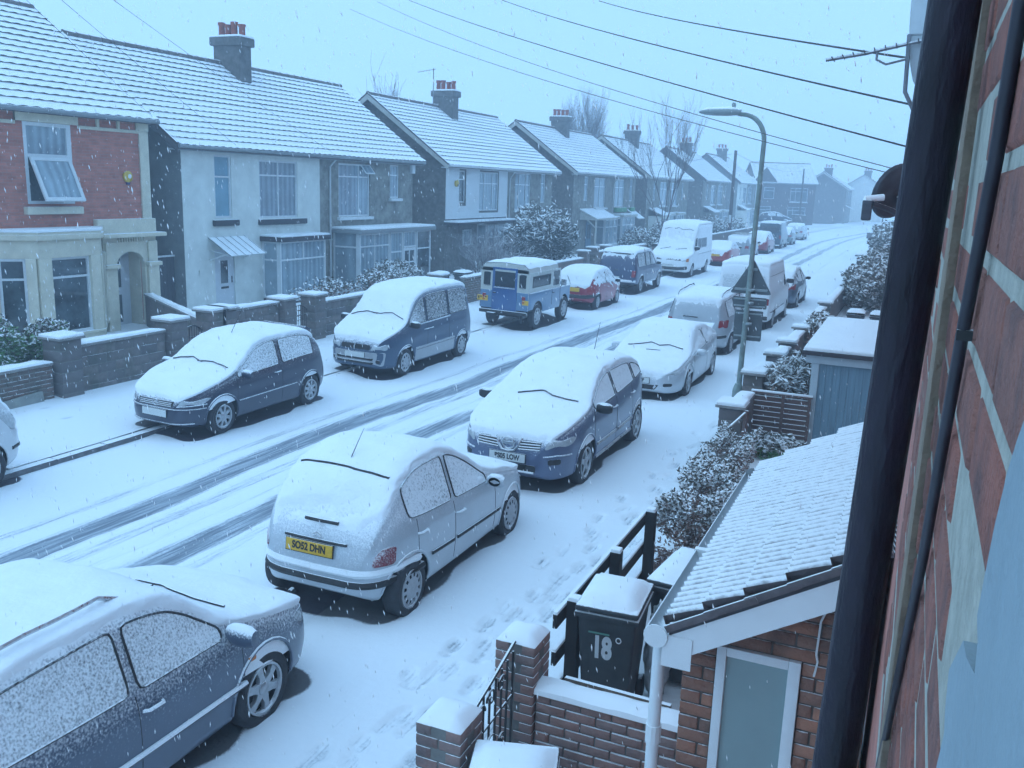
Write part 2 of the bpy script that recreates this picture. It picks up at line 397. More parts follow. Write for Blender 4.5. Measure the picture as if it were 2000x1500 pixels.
# big snow field under everything, out to the horizon
g = MB(); g.add([(-900, -300, -.09), (900, -300, -.09), (900, 1800, -.09), (-900, 1800, -.09)], [(0, 1, 2, 3)])
structure(g.build('ground', snow))
def lawn(name, x0, x1, y0, y1, z, seed=0, amp=.05):
    n = int((x1 - x0) / .3) + 2; k = int((y1 - y0) / .3) + 2
    s = sheet(name, np.linspace(x0, x1, n), np.linspace(y0, y1, k), lambda X, Y: z + amp * (vnoise(X + seed, Y, 1.2) - .5), snow, bent=False)
    return s
lawn('garden_left', -40, -14.3, -6, 122, .12)
lawn('garden_right', -2.25, 0.2, 2.0, 60, .06, 3, .08)

# kerb stones on the far side; the dark face shows only where nothing has drifted against it
kerb_mat = M('kerb_granite', (.15, .15, .16), .85, .35, 9, bump=.4, bscale=30, snow=(.55, .8))
kerb = MB()
kerb_root = structure(MB().box(-11.36, -11.2, -4, 10.9, -.06, .045).build('kerb', kerb_mat))
y = 0.0; i = 0
me_k = MB().box(-11.35, -11.195, 0, .905, -.05, .080).mesh('kerb_stone', kerb_mat, bevel=.012)
while y < 30:
    k = link('kerb_stone', me_k, kerb_root, (R.uniform(-.006, .006), y, R.uniform(-.005, .004))); y += .915
# ------------------------------------------------------------------ vehicles
black = M('black_trim', (.018, .018, .02), .55, .2, 20, snow=(.55, .85))
wellm = M('wheel_well', (.012, .012, .013), .9, .2, 20)
rubber = M('tyre_rubber', (.03, .03, .036), .8, .25, 30, bump=.2, bscale=80, snow=(.75, 1.0), amt=.35)
alloy = M('alloy', (.42, .43, .45), .35, .12, 20, metal=.55, snow=(.7, 1.))
hubcap = M('hubcap', (.40, .41, .43), .5, .1, 20, snow=(.7, 1.))
chrome = M('chrome', (.55, .56, .58), .25, .05, metal=.9, snow=(.4, .8))
lamp_red = M('lamp_red', (.30, .012, .02), .25, .2, 30, snow=(.25, .6), coat=.5)
lamp_dull = M('lamp_dull_red', (.22, .015, .03), .3, .3, 30, snow=(-.02, .45), amt=.9, fine=70, coat=.3)
lamp_clear = M('lamp_clear', (.42, .45, .47), .2, .15, 30, snow=(.2, .6), coat=.5)
lamp_amber = M('lamp_amber', (.55, .16, .02), .3, .1, 30, snow=(.4, .8))
plate_y = M('plate_yellow', (.72, .42, .035), .5, .08, 30, snow=(.45, .9))
plate_w = M('plate_white', (.62, .64, .63), .5, .05, 30, snow=(.45, .9))
ink = M('plate_ink', (.02, .02, .025), .6, .1)
carglass = M('car_glass', (.02, .028, .035), .12, .3, 8, snow=(.03, .40), amt=.75, fine=42, bump=.35, bscale=70, spec=.6)
carglass_clear = M('car_glass_clear', (.03, .04, .05), .08, .3, 8, snow=(.45, .8), spec=.6)
frost = M('car_glass_frost', (.07, .09, .11), .35, .45, 60, snow=(.0, .5), amt=.85, fine=60, bump=.5, bscale=60)
carsnow = M('car_snow', (.89, .92, .94), .8, .03, 4, bump=.4, bscale=24)
def paint(name, col, metal=.35, lo=.22, hi=.62, amt=.55):
    return M('paint_' + name, col, .32, .06, 3, metal=metal, coat=.6, snow=(lo, hi), amt=amt, fine=60)

def rnd(pts, r=.04, n=4):
    """round the corners of a polygon"""
    out = []; k = len(pts)
    for i in range(k):
        p0, p1, p2 = (np.array(pts[j % k], float) for j in (i - 1, i, i + 1))
        a = p0 - p1; b = p2 - p1; la, lb = np.linalg.norm(a), np.linalg.norm(b)
        if la < 1e-6 or lb < 1e-6: continue
        rr = min(r, la * .45, lb * .45); s = p1 + a / la * rr; e = p1 + b / lb * rr
        for j in range(n + 1):
            t = j / n; out.append(tuple((1 - t)**2 * s + 2 * t * (1 - t) * p1 + t * t * e))
    return out

_whl = {}
def wheel_meshes(Rw, wd, ns, style):
    k = (round(Rw, 3), ns, style)
    if k in _whl: return _whl[k]
    ri = Rw * .68
    t = MB().lathe([(ri, -wd * .42), (ri + .012, -wd * .5), (Rw * .9, -wd * .5), (Rw * .975, -wd * .4), (Rw, -wd * .2), (Rw, wd * .2), (Rw * .975, wd * .4), (Rw * .9, wd * .5), (ri + .012, wd * .5), (ri, wd * .42), (ri, -wd * .42)], 30, axis='y', cap=False)
    r = MB()
    r.lathe([(ri, wd * .40), (ri - .004, wd * .5), (ri - .022, wd * .5), (ri - .03, wd * .36)], 30, axis='y', cap=False)
    hubm = MB()
    yb = wd * .36
    if style == 'spoke':
        r.lathe([(ri, wd * .05), (.0, wd * .05)], 24, axis='y', mi=1, cap=False)
        for i in range(ns):
            a = 2 * math.pi * i / ns + .3
            ca, sa = math.cos(a), math.sin(a); w0, w1 = .045 * (5.5 / ns)**.5, .03 * (5.5 / ns)**.5
            p = []
            for rr, ww, yy in ((.035, w0, yb + .012), (ri * .55, w1 * .9, yb + .018), (ri - .018, w1 * 1.25, yb + .008)):
                for sg in (-1, 1): p.append((rr * ca - sg * ww * sa, yy, rr * sa + sg * ww * ca))
            q = [(x, yy - .035, z) for x, yy, z in p]
            r.add(p + q, [(0, 1, 3, 2), (2, 3, 5, 4), (0, 2, 8, 6), (2, 4, 10, 8), (1, 7, 9, 3), (3, 9, 11, 5)])
        r.lathe([(.055, yb - .02), (.055, yb + .018), (.04, yb + .028), (0, yb + .03)], 14, axis='y')
    else:  # hub cap with a ring of slots
        r.lathe([(ri - .02, yb - .005), (ri * .86, yb + .02), (ri * .80, yb + .024)], 30, axis='y', cap=False)
        r.lathe([(ri * .60, yb + .026), (ri * .35, yb + .036), (0, yb + .04)], 30, axis='y', cap=False)
        r.lathe([(ri, yb - .02), (ri * .58, yb - .02)], 24, axis='y', mi=1, cap=False)
        for i in range(ns):
            a = 2 * math.pi * i / ns; da = math.pi / ns * .55
            p = [(rr * math.cos(a + s * da), yy, rr * math.sin(a + s * da)) for rr, yy in ((ri * .59, yb + .026), (ri * .82, yb + .024)) for s in (-1, 1)]
            r.add(p, [(0, 1, 3, 2)])
    mt = t.mesh('tyre', rubber, smooth=True, angle=.7); mr_ = r.mesh('rim', [alloy if style == 'spoke' else hubcap, wellm], smooth=True, angle=.6)
    _whl[k] = (mt, mr_); return _whl[k]

class Car:
    def __init__(s, key, name, label, cat, sp, pnt, face, group=None, roll=0., z=0., yaw=0., lod=1):
        cx, cy, L, Wd = CARPOS[key]
        s.L, s.W = L, Wd; s.sp = sp; s.p = pnt; s.lod = lod
        s.root = thing(name, label, cat, (cx, cy, z), (math.pi / 2 if face > 0 else -math.pi / 2) + yaw, group)
        s.root.rotation_mode = 'XYZ'; s.root.rotation_euler.x = roll
        s.loft()
    def q(s, k, x):
        a = s.sp[k]; return pchip([p[0] for p in a], [p[1] for p in a], x)
    def section(s, x):
        sp = s.sp; zt = float(s.q('top', x)); zb = float(s.q('bot', x)); w = float(s.q('plan', x)) * s.W / 2
        zs = min(float(s.q('belt', x)), zt - .02); zs = max(zs, zb + .05)
        h = zt - zs; gh = sp.get('gh', .78); k = min(1., h / .5); sh = sp.get('sh', .955)
        wr = w * (sh + (gh - sh) * k); ed = sp.get('edge', .06) * min(1, h / .25)
        cr_ = sp.get('crown', .03) * min(1, w / .6)
        m = zb + (zs - zb) * .5
        P = [(0, zb), (w * .80, zb), (w * .93, zb + .03), (w * .975, zb + .12 * min(1, (zs - zb) / .4)), (w, m), (w * .992, zs - (zs - zb) * .22), (w * sh, zs),
             (w * sh + (wr - w * sh) * .5, zs + (h - ed) * .5), (wr, zt - ed), (wr * .93, zt - ed * .28), (wr * .6, zt + cr_ * .55), (0, zt + cr_)]
        t = np.arange(len(P)); n = 3 if s.lod else 2
        qt = np.concatenate([np.linspace(i, i + 1, n, endpoint=False) for i in range(len(P) - 1)] + [[len(P) - 1]])
        return pchip(t, [p[0] for p in P], qt), pchip(t, [p[1] for p in P], qt)
    def loft(s):
        L = s.L; n = 52 if s.lod else 30
        u = np.linspace(0, 1, n); xs = L * (.5 - .5 * np.cos(np.pi * u)) * .55 + L * u * .45
        if 'extra' in s.sp: xs = np.sort(np.concatenate([xs, s.sp['extra']]))
        rings = []
        for x in xs:
            y, z = s.section(x); lx = L / 2 - x
            ring = [(lx, yy, zz) for yy, zz in zip(y, z)] + [(lx, -yy, zz) for yy, zz in zip(y[-2:0:-1], z[-2:0:-1])]
            rings.append(ring)
        k = len(rings[0]); V = [p for r in rings for p in r]; F = []
        for i in range(len(rings) - 1):
            for j in range(k): F.append((i * k + j, i * k + (j + 1) % k, (i + 1) * k + (j + 1) % k, (i + 1) * k + j))
        F.append(tuple(range(k))[::-1]); F.append(tuple(range((len(rings) - 1) * k, len(rings) * k)))
        me = bpy.data.meshes.new('body'); me.from_pydata(V, [], F)
        bm = bmesh.new(); bm.from_mesh(me); bmesh.ops.remove_doubles(bm, verts=bm.verts, dist=1e-5)
        bmesh.ops.recalc_face_normals(bm, faces=bm.faces); bm.to_mesh(me)
        s.bvh = BVHTree.FromBMesh(bm); bm.free()
        me.polygons.foreach_set('use_smooth', [True] * len(me.polygons)); me.update()
        # snow blanket
        tk = s.sp.get('snow', .035)
        if tk > 0:
            lo, hi = s.sp.get('snowr', (.30, .62))
            bm = bmesh.new(); bm.from_mesh(me); bm.normal_update()
            bmesh.ops.delete(bm, geom=[f for f in bm.faces if len(f.verts) > 5 or any(v.normal.z < -.05 for v in f.verts)], context='FACES')
            if s.lod: bmesh.ops.subdivide_edges(bm, edges=bm.edges[:], cuts=1, use_grid_fill=True)
            sm = bpy.data.meshes.new('snow_cover'); bm.to_mesh(sm); bm.free()
            nv = len(sm.vertices); co = np.zeros(nv * 3, np.float32); sm.vertices.foreach_get('co', co); co = co.reshape(-1, 3)
            no = np.zeros(nv * 3, np.float32); sm.vertex_normals.foreach_get('vector', no); no = no.reshape(-1, 3)
            sd_ = s.L * 3.1 + s.W
            nz = no[:, 2] + (vnoise(co[:, 0] + co[:, 2] * 2 + sd_, co[:, 1], 5.) - .5) * .26 + (vnoise(co[:, 0] - co[:, 2], co[:, 1] + co[:, 2] + sd_, 17.) - .5) * .22
            k_ = sstep(lo, hi, nz)
            off = (tk + .012) * k_ - .012 + (.026 * (vnoise(co[:, 0] + sd_, co[:, 1], 2.6) - .5) + .011 * (vnoise(co[:, 0], co[:, 1] + co[:, 2], 12.) - .5)) * k_
            nc = co + no * off[:, None]; nc[:, 2] += np.maximum(off, 0) * .25
            sm.vertices.foreach_set('co', nc.astype(np.float32).ravel()); sm.materials.clear(); sm.materials.append(carsnow)
            sm.polygons.foreach_set('use_smooth', [True] * len(sm.polygons)); sm.update()
            link('snow_cover', sm, s.root); s.snowtop = BVHTree.FromPolygons([v.co.copy() for v in sm.vertices], [tuple(p.vertices) for p in sm.polygons])
        else: s.snowtop = s.bvh
        me.materials.append(s.p); me.materials.append(wellm)
        s.body = link('body', me, s.root)
        sp = s.sp
        s.Rw = sp.get('R', .30); s.wx = [L / 2 - sp['wheels'][0], L / 2 - sp['wheels'][1]]
        cut = MB()
        for x in s.wx:
            for sg in (-1, 1):
                a, b = sorted((sg * (s.W / 2 - .30), sg * (s.W / 2 + .3)))
                cut.lathe([(s.Rw + .055, a), (s.Rw + .055, b)], 36, (x, 0, s.Rw + .02), 'y', mi=1)
        cm = cut.mesh('cutter', [s.p, wellm]); co_ = link('cutter', cm, s.root)
        md = s.body.modifiers.new('arches', 'BOOLEAN'); md.operation = 'DIFFERENCE'; md.object = co_; md.solver = 'EXACT'
        dg = bpy.context.evaluated_depsgraph_get(); dg.update()
        nm = bpy.data.meshes.new_from_object(s.body.evaluated_get(dg)); s.body.modifiers.clear(); s.body.data = nm; nm.name = 'body'
        nm.set_sharp_from_angle(angle=math.radians(42))
        bpy.data.objects.remove(co_)
        # wheels
        mt, mr_ = wheel_meshes(s.Rw, .19, *sp.get('rim', (5, 'spoke')))
        for x in s.wx:
            for sg in (-1, 1):
                w = link('wheel', None, s.root, (x, sg * (s.W / 2 - .115), s.Rw)); w.empty_display_size = .1
                if sg < 0: w.rotation_euler = (0, 0, math.pi)
                link('tyre', mt, w); link('rim', mr_, w)
        if s.lod:
            for x in s.wx:
                for sg in (-1, 1):
                    pts = []
                    for i in range(15):
                        a = math.radians(-8 + 196 * i / 14); px, pz = x + math.cos(a) * (s.Rw + .062), s.Rw + .02 + math.sin(a) * (s.Rw + .062)
                        h = s.hit(px, pz, 'L' if sg > 0 else 'R')
                        if h: pts.append(h[0])
                    if len(pts) > 3: MB().tube(pts, .016, 6).build('wheel_arch_lip', sp.get('lip', s.p), s.root, smooth=True)
    def hit(s, a, b, side, tree=None):
        t = tree or s.bvh
        o, d = {'L': ((a, 4, b), (0, -1, 0)), 'R': ((a, -4, b), (0, 1, 0)), 'F': ((9, a, b), (-1, 0, 0)), 'B': ((-9, a, b), (1, 0, 0)), 'T': ((a, b, 6), (0, 0, -1))}[side]
        h = t.ray_cast(Vector(o), Vector(d))
        return (h[0], h[1]) if h[0] is not None else None
    def patch(s, name, poly, side, mat, off=.006, parent=None, rings=4, seal=None, tree=None):
        """panel that follows the body: polygon in (x,z), (y,z) or (x,y) seen from that side"""
        c = np.mean(poly, 0); V = []; F = []; n = len(poly); last = None
        for k in range(rings):
            f = 1 - k / rings
            for p in poly:
                q = c + (np.array(p) - c) * f; h = s.hit(q[0], q[1], side, tree)
                if h: last = h
                elif last is None: last = (Vector((q[0], 0, q[1])), Vector((0, 0, 1)))
                V.append(last[0] + last[1] * off if h else last[0] + last[1] * off)
        h = s.hit(c[0], c[1], side, tree) or last; V.append(h[0] + h[1] * off)
        for k in range(rings - 1):
            for j in range(n): F.append((k * n + j, k * n + (j + 1) % n, (k + 1) * n + (j + 1) % n, (k + 1) * n + j))
        b = (rings - 1) * n
        for j in range(n): F.append((b + j, b + (j + 1) % n, len(V) - 1))
        # a skirt down into the body gives the panel an edge
        e0 = len(V)
        for j in range(n): V.append(V[j] - (V[j] - V[n + j]).normalized() * 0 - (s.nrm(poly[j], side, tree) * (off + .01)))
        for j in range(n): F.append((j, e0 + j, e0 + (j + 1) % n, (j + 1) % n))
        mb = MB().add(V, F); o = mb.build(name, mat, parent or s.root, smooth=True)
        if seal:
            MB().tube([V[j] for j in range(n)] + [V[0]], seal, 5).build('seal', black, o, smooth=True)
        return o
    def nrm(s, p, side, tree=None):
        h = s.hit(p[0], p[1], side, tree); return h[1] if h else Vector((0, 0, 1))
    def strip(s, name, pts, side, r, mat, off=0., parent=None, n=6, tree=None, dense=8):
        P = []
        for i in range(len(pts) - 1):
            for k in range(dense):
                t = k / dense; a = pts[i][0] * (1 - t) + pts[i + 1][0] * t; b = pts[i][1] * (1 - t) + pts[i + 1][1] * t
                h = s.hit(a, b, side, tree)
                if h: P.append(h[0] + h[1] * off)
        h = s.hit(*pts[-1], side, tree)
        if h: P.append(h[0] + h[1] * off)
        if len(P) > 1: return MB().tube(P, r, n).build(name, mat, parent or s.root, smooth=True)
    def glass(s, spans, sides='LR', mat=None, lo=.025, hi=.095, name='side_window', seal=.009):
        for x0, x1 in spans:
            xs = np.linspace(x0, x1, 9); b = s.q('belt', xs) + lo; t = s.q('top', xs) - hi
            ok = t - b > .05
            if ok.sum() < 2: continue
            xs, b, t = xs[ok], b[ok], t[ok]
            poly = [(s.L / 2 - x, z) for x, z in zip(xs, b)] + [(s.L / 2 - x, z) for x, z in zip(xs[::-1], t[::-1])]
            for sd in sides: s.patch(name, rnd(poly, .05, 2), sd, mat or carglass, .004, seal=seal, rings=3)
    def seam(s, x, sides='LR', z0=None, z1=None, dx=0):
        z0 = z0 or float(s.q('bot', x)) + .1; z1 = z1 or float(s.q('belt', x))
        for sd in sides: s.strip('door_seam', [(s.L / 2 - x, z0), (s.L / 2 - x - dx, z1)], sd, .004, black, 0, n=4)
    def handle(s, x, z, sides='LR', mat=None):
        for sd in sides:
            h = s.hit(s.L / 2 - x, z, sd)
            if not h: continue
            sg = 1 if sd == 'L' else -1; p = h[0]
            MB().tube([(p.x + .085, p.y - sg * .005, p.z - .008), (p.x + .06, p.y + sg * .03, p.z), (p.x - .06, p.y + sg * .03, p.z + .004), (p.x - .085, p.y - sg * .005, p.z)], .016, 6).build('door_handle', mat or s.p, s.root, smooth=True)
    def mirror(s, x, z, mat=None, sides='LR', sz=1.):
        for sd in sides:
            h = s.hit(s.L / 2 - x, z, sd)
            if not h: continue
            sg = 1 if sd == 'L' else -1; p = h[0]
            mb = MB(); cx, cy, cz = p.x - .01, p.y + sg * .13, p.z + .05
            mb.tube([(p.x, p.y - sg * .02, p.z), (cx, cy - sg * .04, cz - .03)], .022, 6)
            pr = [(0.0, -.07), (.045, -.068), (.062, -.04), (.066, 0), (.06, .04), (.04, .065), (0, .07)]
            prof = MB().lathe([(r * sz, hh * 1.35 * sz) for r, hh in pr], 12, (0, 0, 0), 'y')
            mb.add([(cx + v[0] * .75, cy + v[1], cz + v[2]) for v in prof.v], prof.f)
            m_ = mb.build('wing_mirror', mat or s.p, s.root, smooth=True)
            gl = MB().lathe([(0, -.046), (.05, -.046)], 12, (0, 0, 0), 'x'); MB().add([(cx - .052, cy + v[1] * 1.5, cz + v[2] * 1.05) for v in gl.v], gl.f).build('mirror_glass', carglass_clear, m_)
            sn = MB().lathe([(0, -.08), (.05, -.06), (.062, 0), (.05, .06), (0, .08)], 10, (0, 0, 0), 'y')
            MB().add([(cx + v[0] * .85, cy + v[1] * 1.15, cz + .05 + max(v[2], -.01) * .5) for v in sn.v], sn.f).build('mirror_snow', carsnow, m_, smooth=True)
    def plate(s, side, z, mat, txt=None, y=0., w=.52, h=.115, size=.088):
        q = s.hit(y, z, side); p = q[0]; sg = 1 if side == 'F' else -1
        nx = q[1]; tilt = math.atan2(nx.z, abs(nx.x)) * .6
        o = MB().box(-.006, .006, -w / 2, w / 2, -h / 2, h / 2).build('number_plate', mat, s.root, bevel=.003)
        o.location = (p.x + sg * .022, y, z); o.rotation_euler = (0, -tilt if sg > 0 else tilt, 0)
        if txt:
            mt = Matrix(((0, 0, sg, sg * .0075), (sg, 0, 0, 0), (0, 1, 0, 0), (0, 0, 0, 1)))
            lettering('lettering', txt, size, ink, o, mt @ Matrix.Diagonal((.92, 1.15, 1, 1)), .0008, .0035)
        MB().box(-.004, .006, -w / 2 - .008, w / 2 + .008, -h / 2 - .008, h / 2 + .008).build('plate_surround', black, o).location.x = -sg * .006
        return o
    def wipers(s, arms, off=.012):
        for a in arms:
            s.strip('wiper', a, 'T', .011, black, off, tree=s.snowtop, n=5)
    def aerial(s, x, y, ln, lean=-.6):
        h = s.hit(s.L / 2 - x, y, 'T', s.snowtop); p = h[0]
        MB().tube([p, p + Vector((lean * ln, 0, ln))], [.006, .003], 5).build('aerial', black, s.root)
    def rails(s, x0, x1, y, mat, hgt=.05):
        for sg in (-1, 1):
            P = []
            for i in range(12):
                x = x0 + (x1 - x0) * i / 11; h = s.hit(s.L / 2 - x, sg * y, 'T', s.snowtop)
                if h: P.append(h[0] + Vector((0, 0, hgt if 0 < i < 11 else -.02)))
            MB().tube(P, .017, 6).build('roof_rail', mat, s.root, smooth=True)
    def tilebox(s, name, side, y0, y1, z0, z1, mat, off=.006, r=.03, tree=None, parent=None, seal=None):
        return s.patch(name, rnd([(y0, z0), (y1, z0), (y1, z1), (y0, z1)], r, 3), side, mat, off, parent, 3, seal, tree)

def hatch(L, W, H, nose=.85, wb=(.75, 3.2), rear='hatch', hood=.72, cowl=1.0, roof0=.42, gh=.78, R_=.30, belt=.94, tailz=.95, **kw):
    """generic two-box profile; s runs from the nose backwards"""
    wx = cowl; rf = roof0 * L
    top = [(0, .46), (.03, hood - .17), (.10, hood - .06), (.28, hood + .03), (wx * .75, hood + .18), (wx, hood + .27), (rf, H - .05), (rf + .35, H), (L * .72, H - .03)]
    if rear == 'hatch': top += [(L - .52, H - .12), (L - .28, tailz + .18), (L - .12, tailz - .06), (L - .04, .78), (L, .55)]
    elif rear == 'coupe': top += [(L - .75, H - .22), (L - .32, tailz + .05), (L - .12, tailz), (L - .04, tailz - .14), (L, .5)]
    else: top += [(L - .30, H - .08), (L - .16, H - .22), (L - .08, .95), (L - .02, .7), (L, .5)]
    sp = dict(top=top, belt=[(0, .43), (.12, hood - .12), (.5, hood + .02), (wx, belt - .03), (L * .55, belt), (L * .86, belt + .04), (L - .1, belt - .15), (L, .5)],
              bot=[(0, .30), (.15, .21), (.6, .19), (L - .6, .20), (L - .1, .30), (L, .40)],
              plan=[(0, .42), (.035, .62), (.14, .80), (.36, .93), (.8, .99), (L * .5, 1.0), (L - .7, .985), (L - .3, .92), (L - .10, .80), (L - .03, .68), (L, .5)],
              gh=gh, wheels=wb, R=R_)
    sp.update(kw); return sp
G_R = 'cars parked along the near pavement'; G_L = 'cars parked along the far pavement'
# --- dark estate nearest the house
sp = hatch(4.35, 1.76, 1.46, wb=(.86, 3.44), hood=.74, cowl=1.12, roof0=.40, gh=.76, R_=.315, belt=.93, rear='est', rim=(6, 'spoke'), snow=.034, snowr=(.45, .80), extra=[])
c = Car('estate', 'parked_car', 'dark blue estate car with roof rails, nearest car, bonnet pointing up the street', 'car', sp, paint('midnight', (.085, .11, .16), .25, .10, .62, .9), 1, G_R)
c.glass([(1.02, 2.08), (2.16, 3.12), (3.2, 3.95)], mat=frost)
c.seam(2.12, dx=.0); c.seam(1.10, dx=.02); c.seam(3.1, dx=-.05)
c.handle(2.0, .80); c.handle(3.05, .82); c.mirror(1.22, .92, sz=1.35)
c.rails(1.95, 3.9, .56, chrome)
for sd in 'LR': c.strip('rub_strip', [(4.35/2-1.1, .50), (4.35/2-3.0, .53)], sd, .024, paint('midnight_strip', (.03, .042, .07), .3, .15, .5), .006)
c.wipers([[(4.35/2-1.02, -.62), (4.35/2-1.06, -.2), (4.35/2-.99, .05), (4.35/2-.98, .62)], [(4.35/2-1.22, -.1), (4.35/2-1.1, .5)]])
for sg in (-1, 1):
    c.patch('headlight', rnd([(sg*.42, .60), (sg*.80, .62), (sg*.80, .73), (sg*.46, .70)], .03), 'F', lamp_clear)
    sd = 'L' if sg > 0 else 'R'
    c.patch('side_repeater', rnd([(4.35/2-.98, .64), (4.35/2-.98, .68), (4.35/2-1.06, .685), (4.35/2-1.06, .645)], .015, 2), sd, lamp_amber, .01)
    c.patch('tail_light', rnd([(sg*.62, .75), (sg*.84, .75), (sg*.84, 1.0), (sg*.66, 1.0)], .03), 'B', lamp_red)
c.tilebox('grille', 'F', -.38, .38, .56, .66, black); c.plate('F', .45, plate_w)
# --- silver rounded hatchback seen from behind
sp = dict(top=[(0, .46), (.03, .56), (.10, .66), (.30, .76), (.75, .88), (1.15, .97), (1.35, 1.04), (1.7, 1.27), (2.0, 1.43), (2.3, 1.50), (2.65, 1.50), (2.95, 1.44), (3.2, 1.32), (3.38, 1.13), (3.5, .96), (3.57, .82), (3.62, .60), (3.65, .50)],
          belt=[(0, .42), (.12, .58), (.5, .74), (1.2, .87), (2.0, .92), (2.9, .97), (3.25, 1.0), (3.58, .68), (3.65, .48)],
          bot=[(0, .30), (.15, .22), (.6, .20), (3.1, .20), (3.5, .27), (3.65, .36)],
          plan=[(0, .45), (.04, .64), (.14, .80), (.36, .93), (.8, .99), (1.9, 1.0), (2.85, .985), (3.22, .94), (3.44, .86), (3.57, .75), (3.62, .64), (3.65, .48)],
          gh=.74, wheels=(.70, 3.13), R=.295, rim=(12, 'cap'), snow=.030, snowr=(.40, .72), crown=.035)
silver = paint('silver', (.50, .54, .58), .15, .18, .66, .8)
c = Car('c3', 'parked_car', 'silver rounded hatchback with yellow rear plate SO52 DHN', 'car', sp, silver, 1, G_R)
H2 = 3.65 / 2
def arcwin(c, s0, s1, hi=.085, lo=.03):
    c.glass([(s0, s1)], lo=lo, hi=hi, mat=carglass)
c.glass([(1.40, 2.20), (2.28, 3.12)], hi=.08)
c.seam(2.24, 'LR'); c.seam(1.22, 'LR', dx=0); c.seam(3.0, 'LR', z0=.6)
c.handle(2.12, .79); c.handle(2.93, .83); c.mirror(1.42, .89, sz=1.15)
for sd in 'LR': c.strip('rub_strip', [(H2-1.1, .49), (H2-2.2, .52)], sd, .022, black, .004); c.strip('rub_strip', [(H2-2.28, .52), (H2-2.75, .535)], sd, .022, black, .004)
c.strip('rear_bumper_strip', [(-.80, .47), (-.5, .455), (0, .45), (.5, .455), (.80, .47)], 'B', .040, black, -.008)
c.strip('bumper_top', [(-.80, .585), (-.4, .56), (0, .555), (.4, .56), (.80, .585)], 'B', .045, carsnow, -.018)
for sg in (-1, 1): c.patch('tail_light', rnd([(sg*.60, .64), (sg*.735, .64), (sg*.735, .82), (sg*.66, .81), (sg*.61, .73)], .03), 'B', lamp_dull, .01)
c.plate('B', .735, plate_y, 'SO52 DHN', y=.08, w=.54, h=.12)
c.tilebox('plate_recess', 'B', -.22, .38, .66, .81, silver, .003)
c.strip('tailgate_handle', [(-.33, .815), (.38, .815)], 'B', .016, black, .012)
for k in range(2):
    for sg in (-1, 1):
        c.strip('badge', [(0.02, .865 + k * .022), (0.02 + sg * .05, .843 + k * .022)], 'B', .007, chrome, .012, dense=2)
c.strip('brake_light', [(-.20, .985), (.18, .985)], 'B', .020, black, .028)
c.strip('spoiler_edge', [(-H2 + .53, -.52), (-H2 + .52, 0), (-H2 + .53, .52)], 'T', .018, black, -.002, tree=c.snowtop)
c.aerial(3.0, .0, .25, .95)
MB().tube([(-H2 + .03, .28, .25), (-H2 - .02, .28, .24)], .03, 8).build('exhaust', black, c.root)
# --- blue crossover facing us
sp = dict(top=[(0, .56), (.03, .70), (.09, .82), (.25, .92), (.60, 1.02), (1.02, 1.10), (1.4, 1.27), (1.85, 1.46), (2.3, 1.53), (2.9, 1.53), (3.4, 1.49), (3.75, 1.38), (4.0, 1.18), (4.12, .98), (4.2, .75), (4.25, .55)],
          belt=[(0, .5), (.1, .76), (.5, .92), (1.1, 1.02), (2.2, 1.06), (3.2, 1.12), (3.7, 1.18), (4.1, .95), (4.25, .53)],
          bot=[(0, .34), (.15, .25), (.6, .23), (3.6, .24), (4.1, .32), (4.25, .42)],
          plan=[(0, .48), (.04, .64), (.12, .77), (.36, .91), (.8, .99), (2.1, 1.0), (3.5, .99), (3.9, .93), (4.15, .82), (4.25, .6)],
          gh=.74, wheels=(.93, 3.55), R=.34, rim=(5, 'spoke'), snow=.034, snowr=(.42, .74))
suvp = paint('steel_blue', (.10, .13, .215), .25, .2, .7, .85)
c = Car('suv', 'parked_car', 'blue crossover facing the camera with front plate BS05 LOW', 'car', sp, suvp, -1, G_R)
H2 = 4.25 / 2
c.glass([(1.30, 2.25), (2.33, 3.25), (3.33, 3.85)], hi=.09)
c.seam(2.29); c.seam(1.2, dx=.05); c.seam(3.2, dx=-.08)
c.handle(2.15, .93); c.handle(3.12, .97); c.mirror(1.32, 1.03, black, sz=1.3)
for sd in 'LR':
    c.strip('rub_strip', [(H2-1.32, .53), (H2-2.24, .53)], sd, .026, chrome, .006); c.strip('rub_strip', [(H2-2.34, .53), (H2-3.1, .55)], sd, .026, chrome, .006)
    c.strip('sill_guard', [(H2-1.32, .32), (H2-3.15, .33)], sd, .028, chrome, .004)
for sg in (-1, 1):
    c.patch('grille', rnd([(sg*.17, .66), (sg*.46, .69), (sg*.48, .80), (sg*.15, .80)], .03), 'F', black, .006)
    for k in range(4): c.strip('grille_bar', [(sg*.15, .675 + k*.035), (sg*.47, .695 + k*.031)], 'F', .009, chrome, .016, dense=4)
    c.strip('grille_wing', [(sg*.19, .82), (sg*.15, .72), (sg*.09, .645), (0, .63)], 'F', .017, chrome, .016)
    c.patch('headlight', rnd([(sg*.52, .70), (sg*.80, .74), (sg*.82, .84), (sg*.58, .84)], .04), 'F', lamp_clear, .01)
    c.strip('bumper_crease', [(sg*.52, .60), (sg*.68, .62), (sg*.80, .60)], 'F', .014, suvp, .004)
    c.patch('fog_light', rnd([(sg*.58, .49), (sg*.72, .49), (sg*.72, .57), (sg*.58, .57)], .03), 'F', black, .004)
em = MB(); p = c.hit(0, .745, 'F')[0]
em.tube([(p.x + .022, .085*math.cos(t), .745 + .085*math.sin(t)) for t in np.linspace(0, 2*math.pi, 21)], .014, 6); em.box(p.x + .01, p.x + .032, -.105, .105, .728, .762)
em.build('badge', chrome, c.root, smooth=True)
c.plate('F', .555, plate_w, 'BS05 LOW', w=.54, h=.12)
